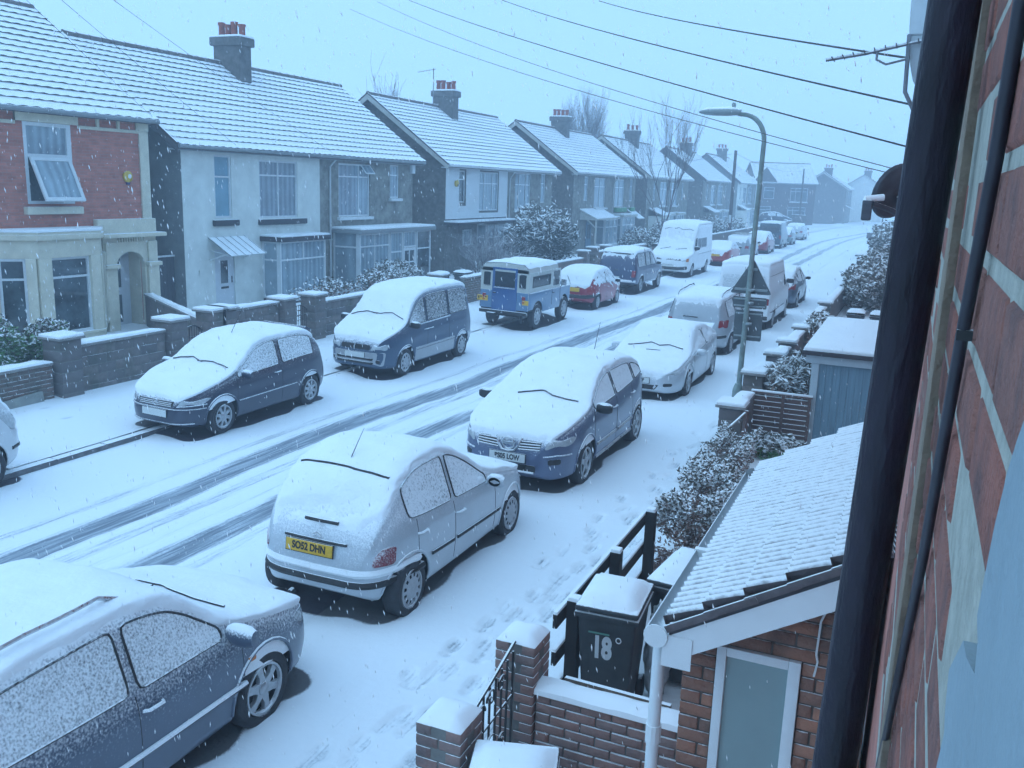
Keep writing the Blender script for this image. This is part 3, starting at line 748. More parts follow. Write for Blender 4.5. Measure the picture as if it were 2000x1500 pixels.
c.tilebox('lower_intake', 'F', -.42, .42, .37, .47, black, .004); c.strip('skid_bar', [(-.4, .365), (.4, .365)], 'F', .016, chrome, .004)
c.wipers([[(H2-1.12, -.35), (H2-1.19, .05), (H2-1.13, .2), (H2-1.10, .62)]])
c.aerial(3.6, 0, .45, -.55)
# --- pale silver coupe facing us
sp = dict(top=[(0, .44), (.04, .53), (.13, .62), (.40, .70), (.8, .80), (1.15, .88), (1.6, 1.08), (2.0, 1.25), (2.35, 1.31), (2.8, 1.30), (3.3, 1.20), (3.8, 1.03), (4.1, .96), (4.22, .80), (4.3, .52)],
          belt=[(0, .42), (.1, .54), (.5, .66), (1.2, .80), (2.2, .84), (3.2, .93), (3.9, .93), (4.2, .75), (4.3, .5)],
          bot=[(0, .26), (.15, .19), (.6, .17), (3.7, .18), (4.2, .28), (4.3, .36)],
          plan=[(0, .42), (.05, .62), (.17, .80), (.42, .93), (.9, .99), (2.1, 1.0), (3.5, .99), (4.0, .92), (4.22, .8), (4.3, .55)],
          gh=.70, wheels=(.95, 3.45), R=.31, rim=(5, 'spoke'), snow=.032, snowr=(.30, .6))
c = Car('coupe', 'parked_car', 'low silver coupe facing the camera in front of the lamp post', 'car', sp, paint('pale_silver', (.58, .62, .66), .12, .2, .6, .7), -1, G_R)
H2 = 4.3 / 2
c.glass([(1.45, 2.55), (2.62, 3.4)], hi=.085, lo=.03); c.seam(2.6); c.seam(1.35, dx=.05); c.handle(2.5, .74); c.mirror(1.5, .82, sz=1.05)
for sg in (-1, 1):
    c.patch('headlight', rnd([(sg*.45, .545), (sg*.76, .57), (sg*.80, .66), (sg*.60, .645)], .03), 'F', lamp_clear, .008)
    c.patch('fog_light', rnd([(sg*.52, .34), (sg*.68, .35), (sg*.68, .41), (sg*.52, .41)], .03), 'F', black, .006)
c.plate('F', .455, plate_w, 'E52 PCP', w=.5, h=.11)
c.patch('lower_intake', rnd([(-.44, .38), (.44, .38), (.36, .275), (-.36, .275)], .03), 'F', black, .005)
em = MB(); p = c.hit(0, .56, 'F')[0]; em.tube([(p.x + .03, .075*math.cos(t), .56 + .03*math.sin(t)) for t in np.linspace(0, 2*math.pi, 17)], .012, 6); em.build('badge', black, c.root, smooth=True)
c.strip('bonnet_scoop', [(H2-.98, -.12), (H2-.99, .18)], 'T', .013, black, 0, tree=c.snowtop)
c.wipers([[(H2-1.18, -.58), (H2-1.30, -.1), (H2-1.22, .08)], [(H2-1.2, .1), (H2-1.29, .3), (H2-1.2, .62)]])
MB().prism([(-H2 + .34, 1.04), (-H2 + .08, 1.13), (-H2 + .06, 1.15), (-H2 + .30, 1.10)], 'y', -.66, .66).build('spoiler', MATS['paint_pale_silver'], c.root, bevel=.01)
# --- silver people carrier with roof rails, tail towards us
sp = hatch(4.25, 1.75, 1.60, wb=(.80, 3.52), hood=.80, cowl=.98, roof0=.42, gh=.78, R_=.31, belt=1.0, rear='est', rim=(9, 'cap'), snow=.035)
c = Car('mpv2', 'parked_car', 'silver people carrier with roof rails, tail towards camera behind the road sign', 'car', sp, paint('silver_b', (.42, .45, .48), .15, .22, .62, .65), 1, G_R)
H2 = 4.25/2
c.glass([(1.0, 2.0), (2.08, 3.0), (3.08, 3.85)], hi=.09); c.mirror(1.05, 1.0); c.seam(2.04); c.seam(3.04, z0=.5); c.handle(1.95, .85); c.handle(2.95, .87)
c.rails(1.9, 3.95, .58, black, .06)
for sg in (-1, 1): c.patch('tail_light', rnd([(sg*.60, .78), (sg*.80, .78), (sg*.80, .98), (sg*.62, .98)], .03), 'B', lamp_red, .01)
c.strip('rear_bumper', [(-.78, .56), (-.4, .53), (.4, .53), (.78, .56)], 'B', .045, black, -.004); c.plate('B', .80, plate_y, y=0); c.strip('rear_wiper', [(-.05, 1.02), (.33, 1.03)], 'B', .016, black, .04)
c.strip('tailgate_handle', [(-.3, .90), (.3, .90)], 'B', .014, black, .01)
# --- white panel van, tail towards us, and the car in front of it
def van_sp(L, W, H, hood=.98, cowl=.95, roof0=1.75, wb=(.95, 3.9), **k):
    sp = dict(top=[(0, .55), (.03, .75), (.10, .90), (.30, hood), (cowl, hood + .14), (cowl + .45, hood + .62), (roof0, H - .16), (roof0 + .35, H - .02), (L * .6, H), (L - .18, H - .01), (L - .04, H - .10), (L - .01, H - .5), (L, .5)],
              belt=[(0, .5), (.1, .80), (.5, hood - .05), (cowl + .2, 1.18), (L * .5, 1.2), (L - .02, 1.2), (L, .48)],
              bot=[(0, .36), (.15, .28), (.6, .26), (L - .5, .30), (L - .02, .36), (L, .42)],
              plan=[(0, .55), (.04, .72), (.15, .86), (.4, .96), (.9, 1.0), (L * .5, 1.0), (L - .2, .99), (L - .05, .965), (L - .01, .93), (L, .90)],
              gh=.90, sh=.985, edge=.12, wheels=wb, R=.33, rim=(8, 'cap'), snow=.04, snowr=(.45, .8), extra=[L - .012, L - .006, L - .03])
    sp.update(k); return sp
whitep = paint('van_white', (.76, .78, .79), 0., .3, .8, .45); whites = paint('van_white_caked', (.76, .78, .79), 0., -.25, .3, .8)
c = Car('hivan', 'parked_van', 'white high-roofed panel van behind the road sign, tail towards camera', 'van', van_sp(5.0, 1.70, 2.12, wb=(.95, 3.95), snow=.05), whites, 1, G_R)
H2 = 2.5; glass_caked = M('glass_caked', (.25, .29, .32), .5, .2, 8, snow=(-.3, .25), amt=.9, fine=30)
c.glass([(1.28, 2.0)], mat=carglass_clear, hi=.45, lo=.05)
for sg in (-1, 1):
    c.tilebox('tail_light', 'B', min(sg*.64, sg*.79), max(sg*.64, sg*.79), .86, 1.06, lamp_red, .012, .015)
    c.tilebox('rear_window', 'B', min(sg*.08, sg*.66), max(sg*.08, sg*.66), 1.25, 1.75, glass_caked, .006, .08)
c.strip('rear_bumper', [(-.78, .46), (.78, .46)], 'B', .07, black, .01); c.plate('B', .72, plate_y); c.strip('door_seam', [(0, .5), (0, 2.0)], 'B', .006, black, 0)
for sd in 'LR': c.strip('body_seam', [(H2-1.6, 1.72), (H2-4.9, 1.75)], sd, .008, black, 0); c.strip('rub_strip', [(H2-1.7, .62), (H2-4.7, .62)], sd, .018, black, 0)
c.mirror(1.25, 1.3, black, sz=1.4)
sp = hatch(4.2, 1.72, 1.48, wb=(.8, 3.35), rim=(9, 'cap'), gh=.76)
c = Car('saloon7', 'parked_car', 'grey car half hidden in front of the white high-roofed van', 'car', sp, paint('grey_blue', (.10, .13, .18), .4, .2, .6), 1, G_R, lod=1)
c.glass([(1.05, 2.0), (2.08, 3.1)]); c.mirror(1.1, .95, black); c.seam(2.04); c.handle(1.95, .8)
for sg in (-1, 1): c.patch('tail_light', rnd([(sg*.55, .75), (sg*.78, .75), (sg*.78, .95), (sg*.6, .95)], .03), 'B', lamp_red, .01)
c.plate('B', .7, plate_y)
# --- far side, near to far
sp = hatch(3.9, 1.68, 1.50, wb=(.75, 3.2), rim=(9, 'cap'))
c = Car('edge', 'parked_car', 'white car at the left edge of the view, only its tail showing', 'car', sp, paint('white_b', (.62, .64, .66), 0, .3, .7), -1, G_L, roll=-.02, z=.02)
c.glass([(1.1, 2.0), (2.1, 3.2)]); c.plate('B', .74, plate_y)
for sg in (-1, 1): c.patch('tail_light', rnd([(sg*.55, .75), (sg*.76, .75), (sg*.76, 1.05), (sg*.62, 1.05)], .03), 'B', lamp_clear, .01)
c.strip('rear_bumper', [(-.76, .5), (0, .48), (.76, .5)], 'B', .03, black, -.004)
sp = dict(top=[(0, .46), (.03, .58), (.10, .68), (.30, .77), (.70, .90), (1.0, .99), (1.4, 1.20), (1.75, 1.38), (2.15, 1.45), (2.8, 1.45), (3.2, 1.40), (3.42, 1.30), (3.6, 1.06), (3.72, .88), (3.78, .62), (3.82, .5)],
          belt=[(0, .43), (.12, .60), (.5, .74), (1.0, .86), (2.0, .91), (3.0, .96), (3.5, .96), (3.75, .62), (3.82, .48)],
          bot=[(0, .27), (.15, .20), (.6, .18), (3.3, .19), (3.7, .27), (3.82, .36)],
          plan=[(0, .42), (.04, .58), (.14, .74), (.36, .89), (.8, .99), (1.9, 1.0), (3.1, .985), (3.5, .93), (3.72, .84), (3.82, .6)],
          gh=.77, wheels=(.74, 3.16), R=.295, rim=(8, 'spoke'), snow=.032, snowr=(.42, .74))
navy = paint('navy', (.033, .04, .07), .25, .2, .7, .85)
c = Car('corsa', 'parked_car', 'dark navy three-door hatchback with spoked alloys by the low front walls', 'car', sp, navy, -1, G_L, roll=-.025, z=.02)
H2 = 3.82/2
c.glass([(1.12, 2.22), (2.32, 3.28)], hi=.08); c.seam(2.28); c.seam(1.05, dx=.04); c.handle(2.15, .82); c.mirror(1.2, .90, sz=1.1)
for sg in (-1, 1):
    c.patch('headlight', rnd([(sg*.42, .545), (sg*.70, .575), (sg*.74, .67), (sg*.48, .645)], .03), 'F', lamp_clear, .006)
    c.strip('headlight_lip', [(sg*.42, .545), (sg*.72, .57)], 'F', .012, navy, .006)
c.patch('grille', rnd([(-.34, .53), (.34, .53), (.37, .63), (-.37, .63)], .03), 'F', black, .004)
for k in range(4): c.strip('grille_bar', [(-.33, .543 + k*.026), (.33, .543 + k*.026)], 'F', .007, chrome, .012, dense=5)
em = MB(); p = c.hit(0, .585, 'F')[0]; em.tube([(p.x + .02, .05*math.cos(t), .585 + .05*math.sin(t)) for t in np.linspace(0, 2*math.pi, 15)], .011, 6); em.tube([(p.x + .02, -.05, .57), (p.x + .02, .05, .60)], .01, 5); em.build('badge', chrome, c.root, smooth=True)
c.plate('F', .42, plate_w, w=.5); c.strip('bumper_lip', [(-.62, .26), (0, .25), (.62, .26)], 'F', .016, navy, .006); c.strip('bumper_crease', [(-.72, .505), (-.3, .495), (.3, .495), (.72, .505)], 'F', .013, navy, .003)
c.wipers([[(H2-1.04, -.58), (H2-1.12, -.2), (H2-1.05, .05)], [(H2-1.06, -.06), (H2-1.10, .25), (H2-1.04, .6)]])
c.aerial(1.85, 0, .42, -.75)
MB().prism([(-H2 + .47, 1.40), (-H2 + .27, 1.36), (-H2 + .26, 1.39), (-H2 + .45, 1.46)], 'y', -.50, .50).build('spoiler', navy, c.root, bevel=.008)
for sd in 'LR': c.strip('rub_strip', [(H2-1.1, .50), (H2-2.7, .52)], sd, .012, navy, .006)
# --- two-tone people carrier
sp = dict(top=[(0, .50), (.03, .66), (.08, .80), (.22, .90), (.50, 1.02), (.80, 1.15), (1.2, 1.48), (1.5, 1.72), (1.85, 1.82), (2.4, 1.85), (3.5, 1.84), (3.95, 1.76), (4.12, 1.55), (4.22, 1.1), (4.27, .75), (4.3, .5)],
          belt=[(0, .48), (.1, .78), (.4, .93), (.9, 1.05), (2.0, 1.10), (3.8, 1.14), (4.2, .95), (4.3, .48)],
          bot=[(0, .28), (.15, .22), (.6, .21), (3.8, .22), (4.2, .3), (4.3, .38)],
          plan=[(0, .50), (.04, .65), (.14, .79), (.36, .92), (.8, 1.0), (2.1, 1.0), (3.7, .99), (4.05, .93), (4.22, .84), (4.3, .66)],
          gh=.80, wheels=(.82, 3.56), R=.305, rim=(9, 'cap'), snow=.034, snowr=(.42, .74))
mpvb = paint('petrol_blue', (.04, .075, .135), .25, .2, .66, .9); mpvl = paint('champagne', (.36, .37, .39), .15, .35, .75, .5)
c = Car('mpv1', 'parked_car', 'two-tone blue people carrier with silver lower half, facing camera', 'car', sp, mpvb, -1, G_L, roll=-.025, z=.02)
H2 = 2.15
c.glass([(.98, 1.72), (1.80, 2.80), (2.88, 3.85)], hi=.13, lo=.03); c.seam(1.76, z0=.35); c.seam(2.84, z0=.35); c.mirror(1.0, 1.08, black, sz=1.25); c.handle(1.7, .95); c.handle(1.92, .95)
for sd in 'LR':
    c.patch('lower_cladding', rnd([(H2-1.22, .28), (H2-1.22, .58), (H2-3.12, .60), (H2-3.12, .28)], .03), sd, mpvl, .008)
    c.strip('cladding_line', [(H2-1.25, .53), (H2-3.1, .55)], sd, .007, black, .008); c.strip('rub_strip', [(H2-1.0, 1.075), (H2-2.9, 1.12)], sd, .016, chrome, .004)
c.patch('front_bumper', rnd([(-.64, .30), (.64, .30), (.68, .60), (.4, .585), (-.4, .585), (-.68, .60)], .05), 'F', mpvl, .014)
c.tilebox('grille', 'F', -.36, .36, .635, .74, black, .008)
MB().box(H2 - .015, H2 + .035, -.012, .012, .64, .74).build('badge', chrome, c.root)
for sg in (-1, 1):
    c.patch('headlight', rnd([(sg*.39, .63), (sg*.69, .65), (sg*.70, .77), (sg*.42, .75)], .03), 'F', lamp_clear, .012)
    c.patch('fog_light', rnd([(sg*.51, .36), (sg*.59, .36), (sg*.59, .44), (sg*.51, .44)], .035), 'F', black, .018)
for k in range(2): c.patch('intake', rnd([(-.44, .33 + k*.085), (.44, .33 + k*.085), (.46, .385 + k*.085), (-.46, .385 + k*.085)], .02), 'F', black, .018)
c.plate('F', .52, plate_w, w=.5)
c.wipers([[(H2-.86, -.66), (H2-.93, -.3), (H2-.88, .0)], [(H2-.88, -.1), (H2-.95, .35), (H2-.86, .68)]])
c.patch('rear_bumper', rnd([(-.78, .34), (.78, .34), (.78, .56), (-.78, .56)], .05), 'B', mpvl, .02)
for sd in 'LR': c.patch('rear_bumper_side', rnd([(-H2+.06, .40), (-H2+.42, .40), (-H2+.42, .60), (-H2+.06, .60)], .04), sd, mpvl, .015)
# --- old boxy four by four, tail towards us (built from its flat panels)
lrb = paint('sky_blue', (.10, .20, .33), 0., .45, .85, .5); lrd = paint('door_blue', (.035, .105, .26), 0., .5, .9, .5); lrc = paint('cream', (.50, .51, .47), 0., .5, .85, .4)
cx, cy, L, Wd = CARPOS['fourby']
t = thing('offroad_car', 'old blue boxy off-roader with cream hard top and yellow rear plate', 'car', (cx, cy, .03), math.pi / 2, G_L, rx=.025)
h = L / 2; w = .78
def hollow(mb, x0, x1, sg, z0, z1, holes):
    """flat side panel in the xz plane with rectangular openings"""
    us = sorted({x0, x1, *[q for o in holes for q in o[:2]]}); vs = sorted({z0, z1, *[q for o in holes for q in o[2:]]})
    for a, b in zip(us, us[1:]):
        for c_, d_ in zip(vs, vs[1:]):
            m = ((a + b) / 2, (c_ + d_) / 2)
            if not any(o[0] < m[0] < o[1] and o[2] < m[1] < o[3] for o in holes): mb.box(a, b, sg * w - .02 * sg, sg * w, c_, d_)
ar = .43; wr = -h + .78; wf = h - .60
for sg in (-1, 1):   # lower body side with stepped arches
    mb = MB()
    poly = [(-h + .02, .62), (wr - ar, .62)] + [(wr + ar * math.cos(a), .42 + ar * math.sin(a)) for a in np.radians([152, 130, 110, 90, 70, 50, 28])] + [(wr + ar, .48), (wf - ar, .48)] + [(wf + ar * math.cos(a), .42 + ar * math.sin(a)) for a in np.radians([152, 130, 110, 90, 70, 50, 28])] + [(h - .12, .66), (h - .12, 1.10), (-h + .02, 1.13)]
    mb.prism(poly, 'y', sg * (w - .03), sg * w); mb.build('side_panel', lrb, t, bevel=.008)
    MB().tube([(-h + .02, sg * w, 1.125), (h - 1.1, sg * w, 1.115)], .02, 6).build('body_capping', chrome, t, smooth=True)
MB().box(-h + .02, h - .95, -w + .03, w - .03, .55, 1.0).build('tub', wellm, t)
MB().box(h - 1.02, h - .12, -w + .03, w - .03, 1.04, 1.10).build('wing_top', lrb, t, bevel=.02)
MB().box(h - 1.02, h - .08, -.48, .48, .80, 1.20).build('bonnet', lrb, t, bevel=.03)
MB().box(h - .12, h - .06, -.70, .70, .62, 1.08).build('grille_panel', black, t, bevel=.01)
MB().box(h - .06, h + .06, -.80, .80, .50, .62).build('front_bumper', black, t, bevel=.01)
MB().box(-h + .1, h - .1, -.40, .40, .38, .56).build('chassis', wellm, t)
rp = [(-w, 1.13), (-w + .02, 1.70), (-w + .06, 1.85), (-w + .16, 1.93), (0, 1.965), (w - .16, 1.93), (w - .06, 1.85), (w - .02, 1.70), (w, 1.13)]
outer = rp[1:-1]; mb = MB()
mb.prism(outer, 'x', -h - .0, h - 1.28); mb.build('hard_top_roof', lrc, t, smooth=True, angle=.6)
for sg in (-1, 1):
    mb = MB(); hollow(mb, -h + .0, h - 1.75, sg, 1.13, 1.72, [(-h + .28, h - 1.95, 1.28, 1.60)]); mb.build('hard_top_side', lrc, t)
    p = MB().box(-h + .28, h - 1.95, sg * (w - .03), sg * (w - .012), 1.28, 1.60).build('side_window', carglass_clear, t)
    fr = [(-h + .28, 1.28), (h - 1.95, 1.28), (h - 1.95, 1.60), (-h + .28, 1.60), (-h + .28, 1.28)]; MB().tube([(x, sg * (w + .002), z) for x, z in fr], .012, 5).build('seal', black, p)
    mb = MB(); hollow(mb, h - 1.75, h - 1.08, sg, 1.13, 1.72, [(h - 1.68, h - 1.15, 1.20, 1.66)]); mb.build('door_top', lrc, t)
    MB().box(h - 1.68, h - 1.15, sg * (w - .03), sg * (w - .012), 1.20, 1.66).build('door_window', carglass_clear, t)
    for x in (h - 1.75, h - 1.05): MB().tube([(x, sg * (w + .002), .62), (x, sg * (w + .002), 1.12)], .006, 4).build('door_seam', black, t)
    MB().box(h - 1.70, h - 1.58, sg * w, sg * (w + .02), .98, 1.01).build('door_handle', black, t)
# rear: cream corners with slim windows, blue door in the middle
for sg in (-1, 1):
    mb = MB(); a, b = sorted((sg * .40, sg * .76)); q0, q1 = sorted((sg * .47, sg * .68))
    for y0, y1, z0, z1 in ((a, b, 1.13, 1.26), (a, b, 1.66, 1.80), (a, q0, 1.26, 1.66), (q1, b, 1.26, 1.66)): mb.box(-h, -h + .03, y0, y1, z0, z1)
    mb.build('rear_corner', lrc, t)
    p = MB().box(-h + .008, -h + .02, q0, q1, 1.26, 1.66).build('corner_window', carglass_clear, t)
    MB().tube([(-h - .002, y_, z_) for y_, z_ in rnd([(q0, 1.26), (q1, 1.26), (q1, 1.66), (q0, 1.66)], .05) + [((q0 + q1) / 2, 1.26)]], .011, 5).build('seal', black, p)
    a, b = sorted((sg * .41, sg * .775)); MB().box(-h - .01, -h + .03, a, b, .60, 1.13).build('rear_panel', lrb, t, bevel=.006)
    MB().tube([(-h - .01, a if sg < 0 else b, .62), (-h - .01, a if sg < 0 else b, 1.12)], .012, 5).build('corner_capping', chrome, t)
    MB().box(-h - .05, -h - .01, sg * .64 - .05, sg * .64 + .05, .92, 1.03).build('tail_light', lamp_red, t, bevel=.01)
    MB().lathe([(.04, -h - .06), (.045, -h - .01)], 12, (0, sg * .64, .86), 'x').build('indicator', lamp_amber, t)
    MB().box(-h + .28, -h + .30, sg * .50 - .2 * (sg > 0) + 0, sg * .50 + .2 * (sg < 0) + .12 * sg, .18, .52).build('mud_flap', rubber, t)
d_ = MB()
for y0, y1, z0, z1 in ((-.40, .40, .56, 1.25), (-.40, -.33, 1.25, 1.82), (.33, .40, 1.25, 1.82), (-.33, .33, 1.76, 1.82)): d_.box(-h - .012, -h + .03, y0, y1, z0, z1)
door = d_.build('rear_door', lrd, t)
MB().box(-h + .002, -h + .015, -.33, .33, 1.25, 1.76).build('door_glass', carglass_clear, door)
MB().tube([(-h - .03, -.34, 1.22), (-h - .03, .34, 1.22)], .014, 5).build('door_rail', chrome, door)
MB().box(-h - .05, -h - .012, .27, .36, 1.05, 1.09).build('door_handle', black, door, bevel=.006)
o = MB().box(-h - .035, -h - .02, .52, .86, .80, .96).build('number_plate', plate_y, t, bevel=.003)
for i, yy in enumerate((.58, .66, .74, .81)): MB().box(-h - .040, -h - .036, yy - .02, yy + .02, .84 if i % 2 else .89, .93).build('lettering', ink, o)
MB().box(-h - .035, -h - .02, -.80, -.60, .78, .92).build('reflector_plate', plate_y, t, bevel=.003)
MB().box(-h - .10, -h + .02, -.76, .76, .46, .56).build('rear_crossmember', black, t, bevel=.01)
MB().tube([(-h - .22, 0, .50), (-h - .08, 0, .50)], .03, 8).build('tow_ball', black, t); MB().box(-h - .26, -h - .08, .20, .46, .46, .49).build('step', black, t, bevel=.01)
# windscreen, mirror, snow, wheels
MB().prism([(h - 1.28, 1.16), (h - 1.03, 1.16), (h - 1.10, 1.62), (h - 1.25, 1.84), (h - 1.28, 1.84)], 'y', -w + .05, w - .05).build('windscreen_frame', lrc, t, bevel=.01)
MB().box(h - 1.06, h - 1.03, -.62, .62, 1.24, 1.58).build('windscreen', frost, t)
for sg in (-1, 1): MB().tube([(h - .95, sg * .74, 1.1), (h - .98, sg * .86, 1.2)], .012, 5).build('mirror_arm', black, t); MB().box(h - 1.0, h - .96, sg * .78, sg * .96, 1.16, 1.36).build('wing_mirror', chrome, t, bevel=.02)
xs = np.linspace(-h - .005, h - 1.26, 12); mb = MB(); ys_ = np.linspace(-w + .05, w - .05, 14); ids = {}
V = []; F = []
for i, x in enumerate(xs):
    for j, yv in enumerate(ys_):
        base = np.interp(abs(yv), [0, w - .16, w - .05], [1.965, 1.93, 1.85]); e = min(1, (w - .05 - abs(yv)) / .12, (i + .25) / 1.2, (len(xs) - 1 - i + .4) / 1.2)
        V.append((x, yv, base + .045 * e + .014 * (vnoise(x, yv, 3) - .5) + .012 * math.sin(x * 9)))
n = len(ys_); F = [(i * n + j, i * n + j + 1, (i + 1) * n + j + 1, (i + 1) * n + j) for i in range(len(xs) - 1) for j in range(n - 1)]
mb.add(V, F).build('snow_cover', carsnow, t, smooth=True)
MB().box(h - 1.0, h - .1, -.46, .46, 1.195, 1.24).build('bonnet_snow', carsnow, t, bevel=.025)
mt, mr_ = wheel_meshes(.38, .19, 8, 'cap')
for x in (wr, wf):
    for sg in (-1, 1):
        q = link('wheel', None, t, (x, sg * (w - .09), .38));
        if sg < 0: q.rotation_euler.z = math.pi
        link('tyre', mt, q); link('rim', M_lr if False else mr_, q)
# --- red hatchback
sp = hatch(3.6, 1.60, 1.40, wb=(.72, 3.0), hood=.70, cowl=.95, roof0=.43, R_=.27, belt=.86, tailz=.95, rim=(8, 'cap'), gh=.76, snow=.045, snowr=(.2, .5))
redp = paint('red', (.30, .018, .04), .1, .3, .7, .6)
c = Car('redhatch', 'parked_car', 'small red hatchback behind the old off-roader', 'car', sp, redp, 1, G_L, roll=.02, z=.02)
c.glass([(1.05, 2.05), (2.12, 2.95)], hi=.08); c.seam(2.08); c.mirror(1.12, .86, black); c.handle(2.0, .74)
c.strip('rear_bumper', [(-.74, .50), (-.35, .47), (.35, .47), (.74, .50)], 'B', .075, black, -.03); c.plate('B', .70, plate_y, y=0, w=.52, h=.14)
for sg in (-1, 1): c.tilebox('tail_light', 'B', min(sg*.52, sg*.72), max(sg*.52, sg*.72), .62, .78, lamp_red, .008)
c.strip('rear_wiper', [(.10, .86), (.28, 1.12)], 'B', .012, black, .05)
# --- pickup with a hard canopy
pub = paint('pickup_navy', (.03, .05, .11), .3, .3, .7, .6)
sp = dict(top=[(0, .7), (.04, .85), (.12, .98), (.35, 1.04), (1.1, 1.12), (1.3, 1.18), (1.75, 1.62), (2.0, 1.72), (2.6, 1.76), (4.0, 1.75), (4.25, 1.70), (4.42, 1.45), (4.5, 1.12), (4.55, .9), (4.6, .6)],
          belt=[(0, .6), (.1, .9), (.5, 1.0), (1.3, 1.08), (2.6, 1.10), (4.4, 1.10), (4.55, .85), (4.6, .58)], bot=[(0, .45), (.2, .38), (.8, .36), (4.0, .38), (4.5, .45), (4.6, .5)],
          plan=[(0, .6), (.04, .76), (.15, .88), (.4, .97), (.9, 1.), (3.8, 1.), (4.3, .99), (4.5, .95), (4.6, .85)], gh=.80, wheels=(.85, 3.7), R=.36, rim=(6, 'spoke'), snow=.05, snowr=(.3, .6), lip=MATS['paint_champagne'])
c = Car('pickup', 'pickup_truck', 'dark blue pickup with snow covered canopy ahead of the white high van', 'pickup', sp, pub, 1, G_L, roll=.02, z=.02)
c.glass([(1.42, 2.25), (2.33, 3.0), (3.1, 4.15)], hi=.12); c.mirror(1.45, 1.1, black); c.seam(2.29); c.seam(3.05, z0=.6)
c.strip('rear_bumper', [(-.8, .55), (.8, .55)], 'B', .06, chrome, .01); c.plate('B', .66, plate_w, y=.1)
for sg in (-1, 1): c.tilebox('tail_light', 'B', min(sg*.66, sg*.80), max(sg*.66, sg*.80), .72, .98, lamp_red, .01)
c.strip('canopy_gap', [(-.62, 1.62), (.62, 1.62)], 'B', .03, black, .03); c.strip('tailgate_handle', [(-.08, .97), (.08, .97)], 'B', .02, black, .008)
for sd in 'LR': c.strip('side_step', [(2.3-1.4, .42), (2.3-3.1, .42)], sd, .03, chrome, .01)
# --- big white van facing us
c = Car('bigvan', 'parked_van', 'white high-roofed minibus van facing camera beside the bare tree', 'van', van_sp(5.6, 2.05, 2.62, hood=1.05, cowl=.95, roof0=1.9, wb=(1.0, 4.3), snow=.05, snowr=(.4, .75)), whitep, -1, G_L, roll=-.02, z=.02)
H2 = 2.8
c.patch('cab_window', rnd([(H2-1.35, 1.28), (H2-1.72, 1.28), (H2-1.78, 1.95), (H2-1.62, 1.88)], .06), 'L', carglass_clear, .006, seal=.012); c.patch('cab_window', rnd([(H2-1.35, 1.28), (H2-1.72, 1.28), (H2-1.78, 1.95), (H2-1.62, 1.88)], .06), 'R', carglass_clear, .006, seal=.012)
for sd in 'LR':
    for a, b in ((2.0, 2.75), (2.85, 4.0)): c.patch('side_window', rnd([(H2-a, 1.40), (H2-b, 1.40), (H2-b, 1.88), (H2-a, 1.88)], .05), sd, frost, .006)
    c.strip('rub_strip', [(H2-2.0, 1.10), (H2-5.3, 1.10)], sd, .012, black, 0)
c.mirror(1.35, 1.38, black, sz=1.5); c.strip('roof_joint', [(H2-1.72, -.75), (H2-1.72, .75)], 'T', .012, black, 0, tree=c.snowtop)
c.tilebox('grille', 'F', -.62, .62, .84, .93, black, .008); c.plate('F', .56, plate_w, w=.52)
c.strip('front_bumper', [(-.9, .50), (-.5, .46), (.5, .46), (.9, .50)], 'F', .09, black, -.03)
for i in range(8): c.tilebox('grille_letter', 'F', -.36 + i*.092, -.30 + i*.092, .865, .905, chrome, .014, .01)
for sg in (-1, 1): c.tilebox('headlight', 'F', min(sg*.64, sg*.92), max(sg*.64, sg*.92), .80, .95, lamp_clear, .01); c.tilebox('indicator', 'F', min(sg*.86, sg*.95), max(sg*.86, sg*.95), .80, .95, lamp_amber, .014)
c.wipers([[(H2-.98, -.7), (H2-1.10, -.2)], [(H2-.98, .1), (H2-1.10, .62)]])
# --- the rest of the row up the street
def far_car(key, name, label, pnt, face, sp, spans, zt=.8, **k):
    c = Car(key, 'parked_car', label, 'car', sp, pnt, face, G_L, lod=0, **k)
    c.glass(spans, hi=.09, seal=None)
    for sg in (-1, 1): c.patch('tail_light' if face > 0 else 'headlight', rnd([(sg*.52, zt-.1), (sg*.74, zt-.1), (sg*.74, zt+.08), (sg*.54, zt+.08)], .03), 'B' if face > 0 else 'F', lamp_red if face > 0 else lamp_clear, .01)
    c.plate('B' if face > 0 else 'F', zt - .16, plate_y if face > 0 else plate_w)
    c.mirror(1.15, .95, black); return c
redp2 = paint('scarlet', (.36, .03, .035), .1, .35, .75, .5)
far_car('redcoupe', '', 'low red coupe parked just beyond the white minibus van', redp2, 1, hatch(4.2, 1.7, 1.34, rear='coupe', wb=(.85, 3.4), hood=.68, cowl=1.15, tailz=.92, snowr=(.25, .55)), [(1.3, 2.3), (2.4, 3.2)])
c = far_car('silest', '', 'silver estate with lumber on its roof beside the telegraph pole', paint('silver_c', (.30, .33, .36), .3, .25, .6), 1, hatch(4.3, 1.72, 1.5, rear='est', wb=(.85, 3.5), cowl=1.1), [(1.2, 2.1), (2.2, 3.1), (3.2, 3.9)])
q = MB()
for i in range(7): q.bar((-1.8 + R.uniform(0, .3), -.5 + i * .16, 1.62), (.4 + R.uniform(-.3, .3), -.5 + i * .16, 1.60), .05, .05)
q.build('roof_load', M('lumber', (.22, .17, .13), .8, .3, 20, snow=(.4, .8)), c.root)
far_car('redb', '', 'dark red hatchback with snow on its tailgate behind the lamp post', paint('claret', (.26, .02, .04), .1, .3, .7), 1, hatch(4.2, 1.7, 1.5, wb=(.85, 3.4), cowl=1.1, snowr=(.25, .6)), [(1.2, 2.1), (2.2, 3.2)])
c = Car('greenby', 'parked_van', 'dark teal van with a snowy flat roof in the far row', 'van', van_sp(4.6, 1.8, 2.05, wb=(.9, 3.5), edge=.06), paint('teal', (.03, .07, .10), .2, .4, .8), 1, G_L, lod=0)
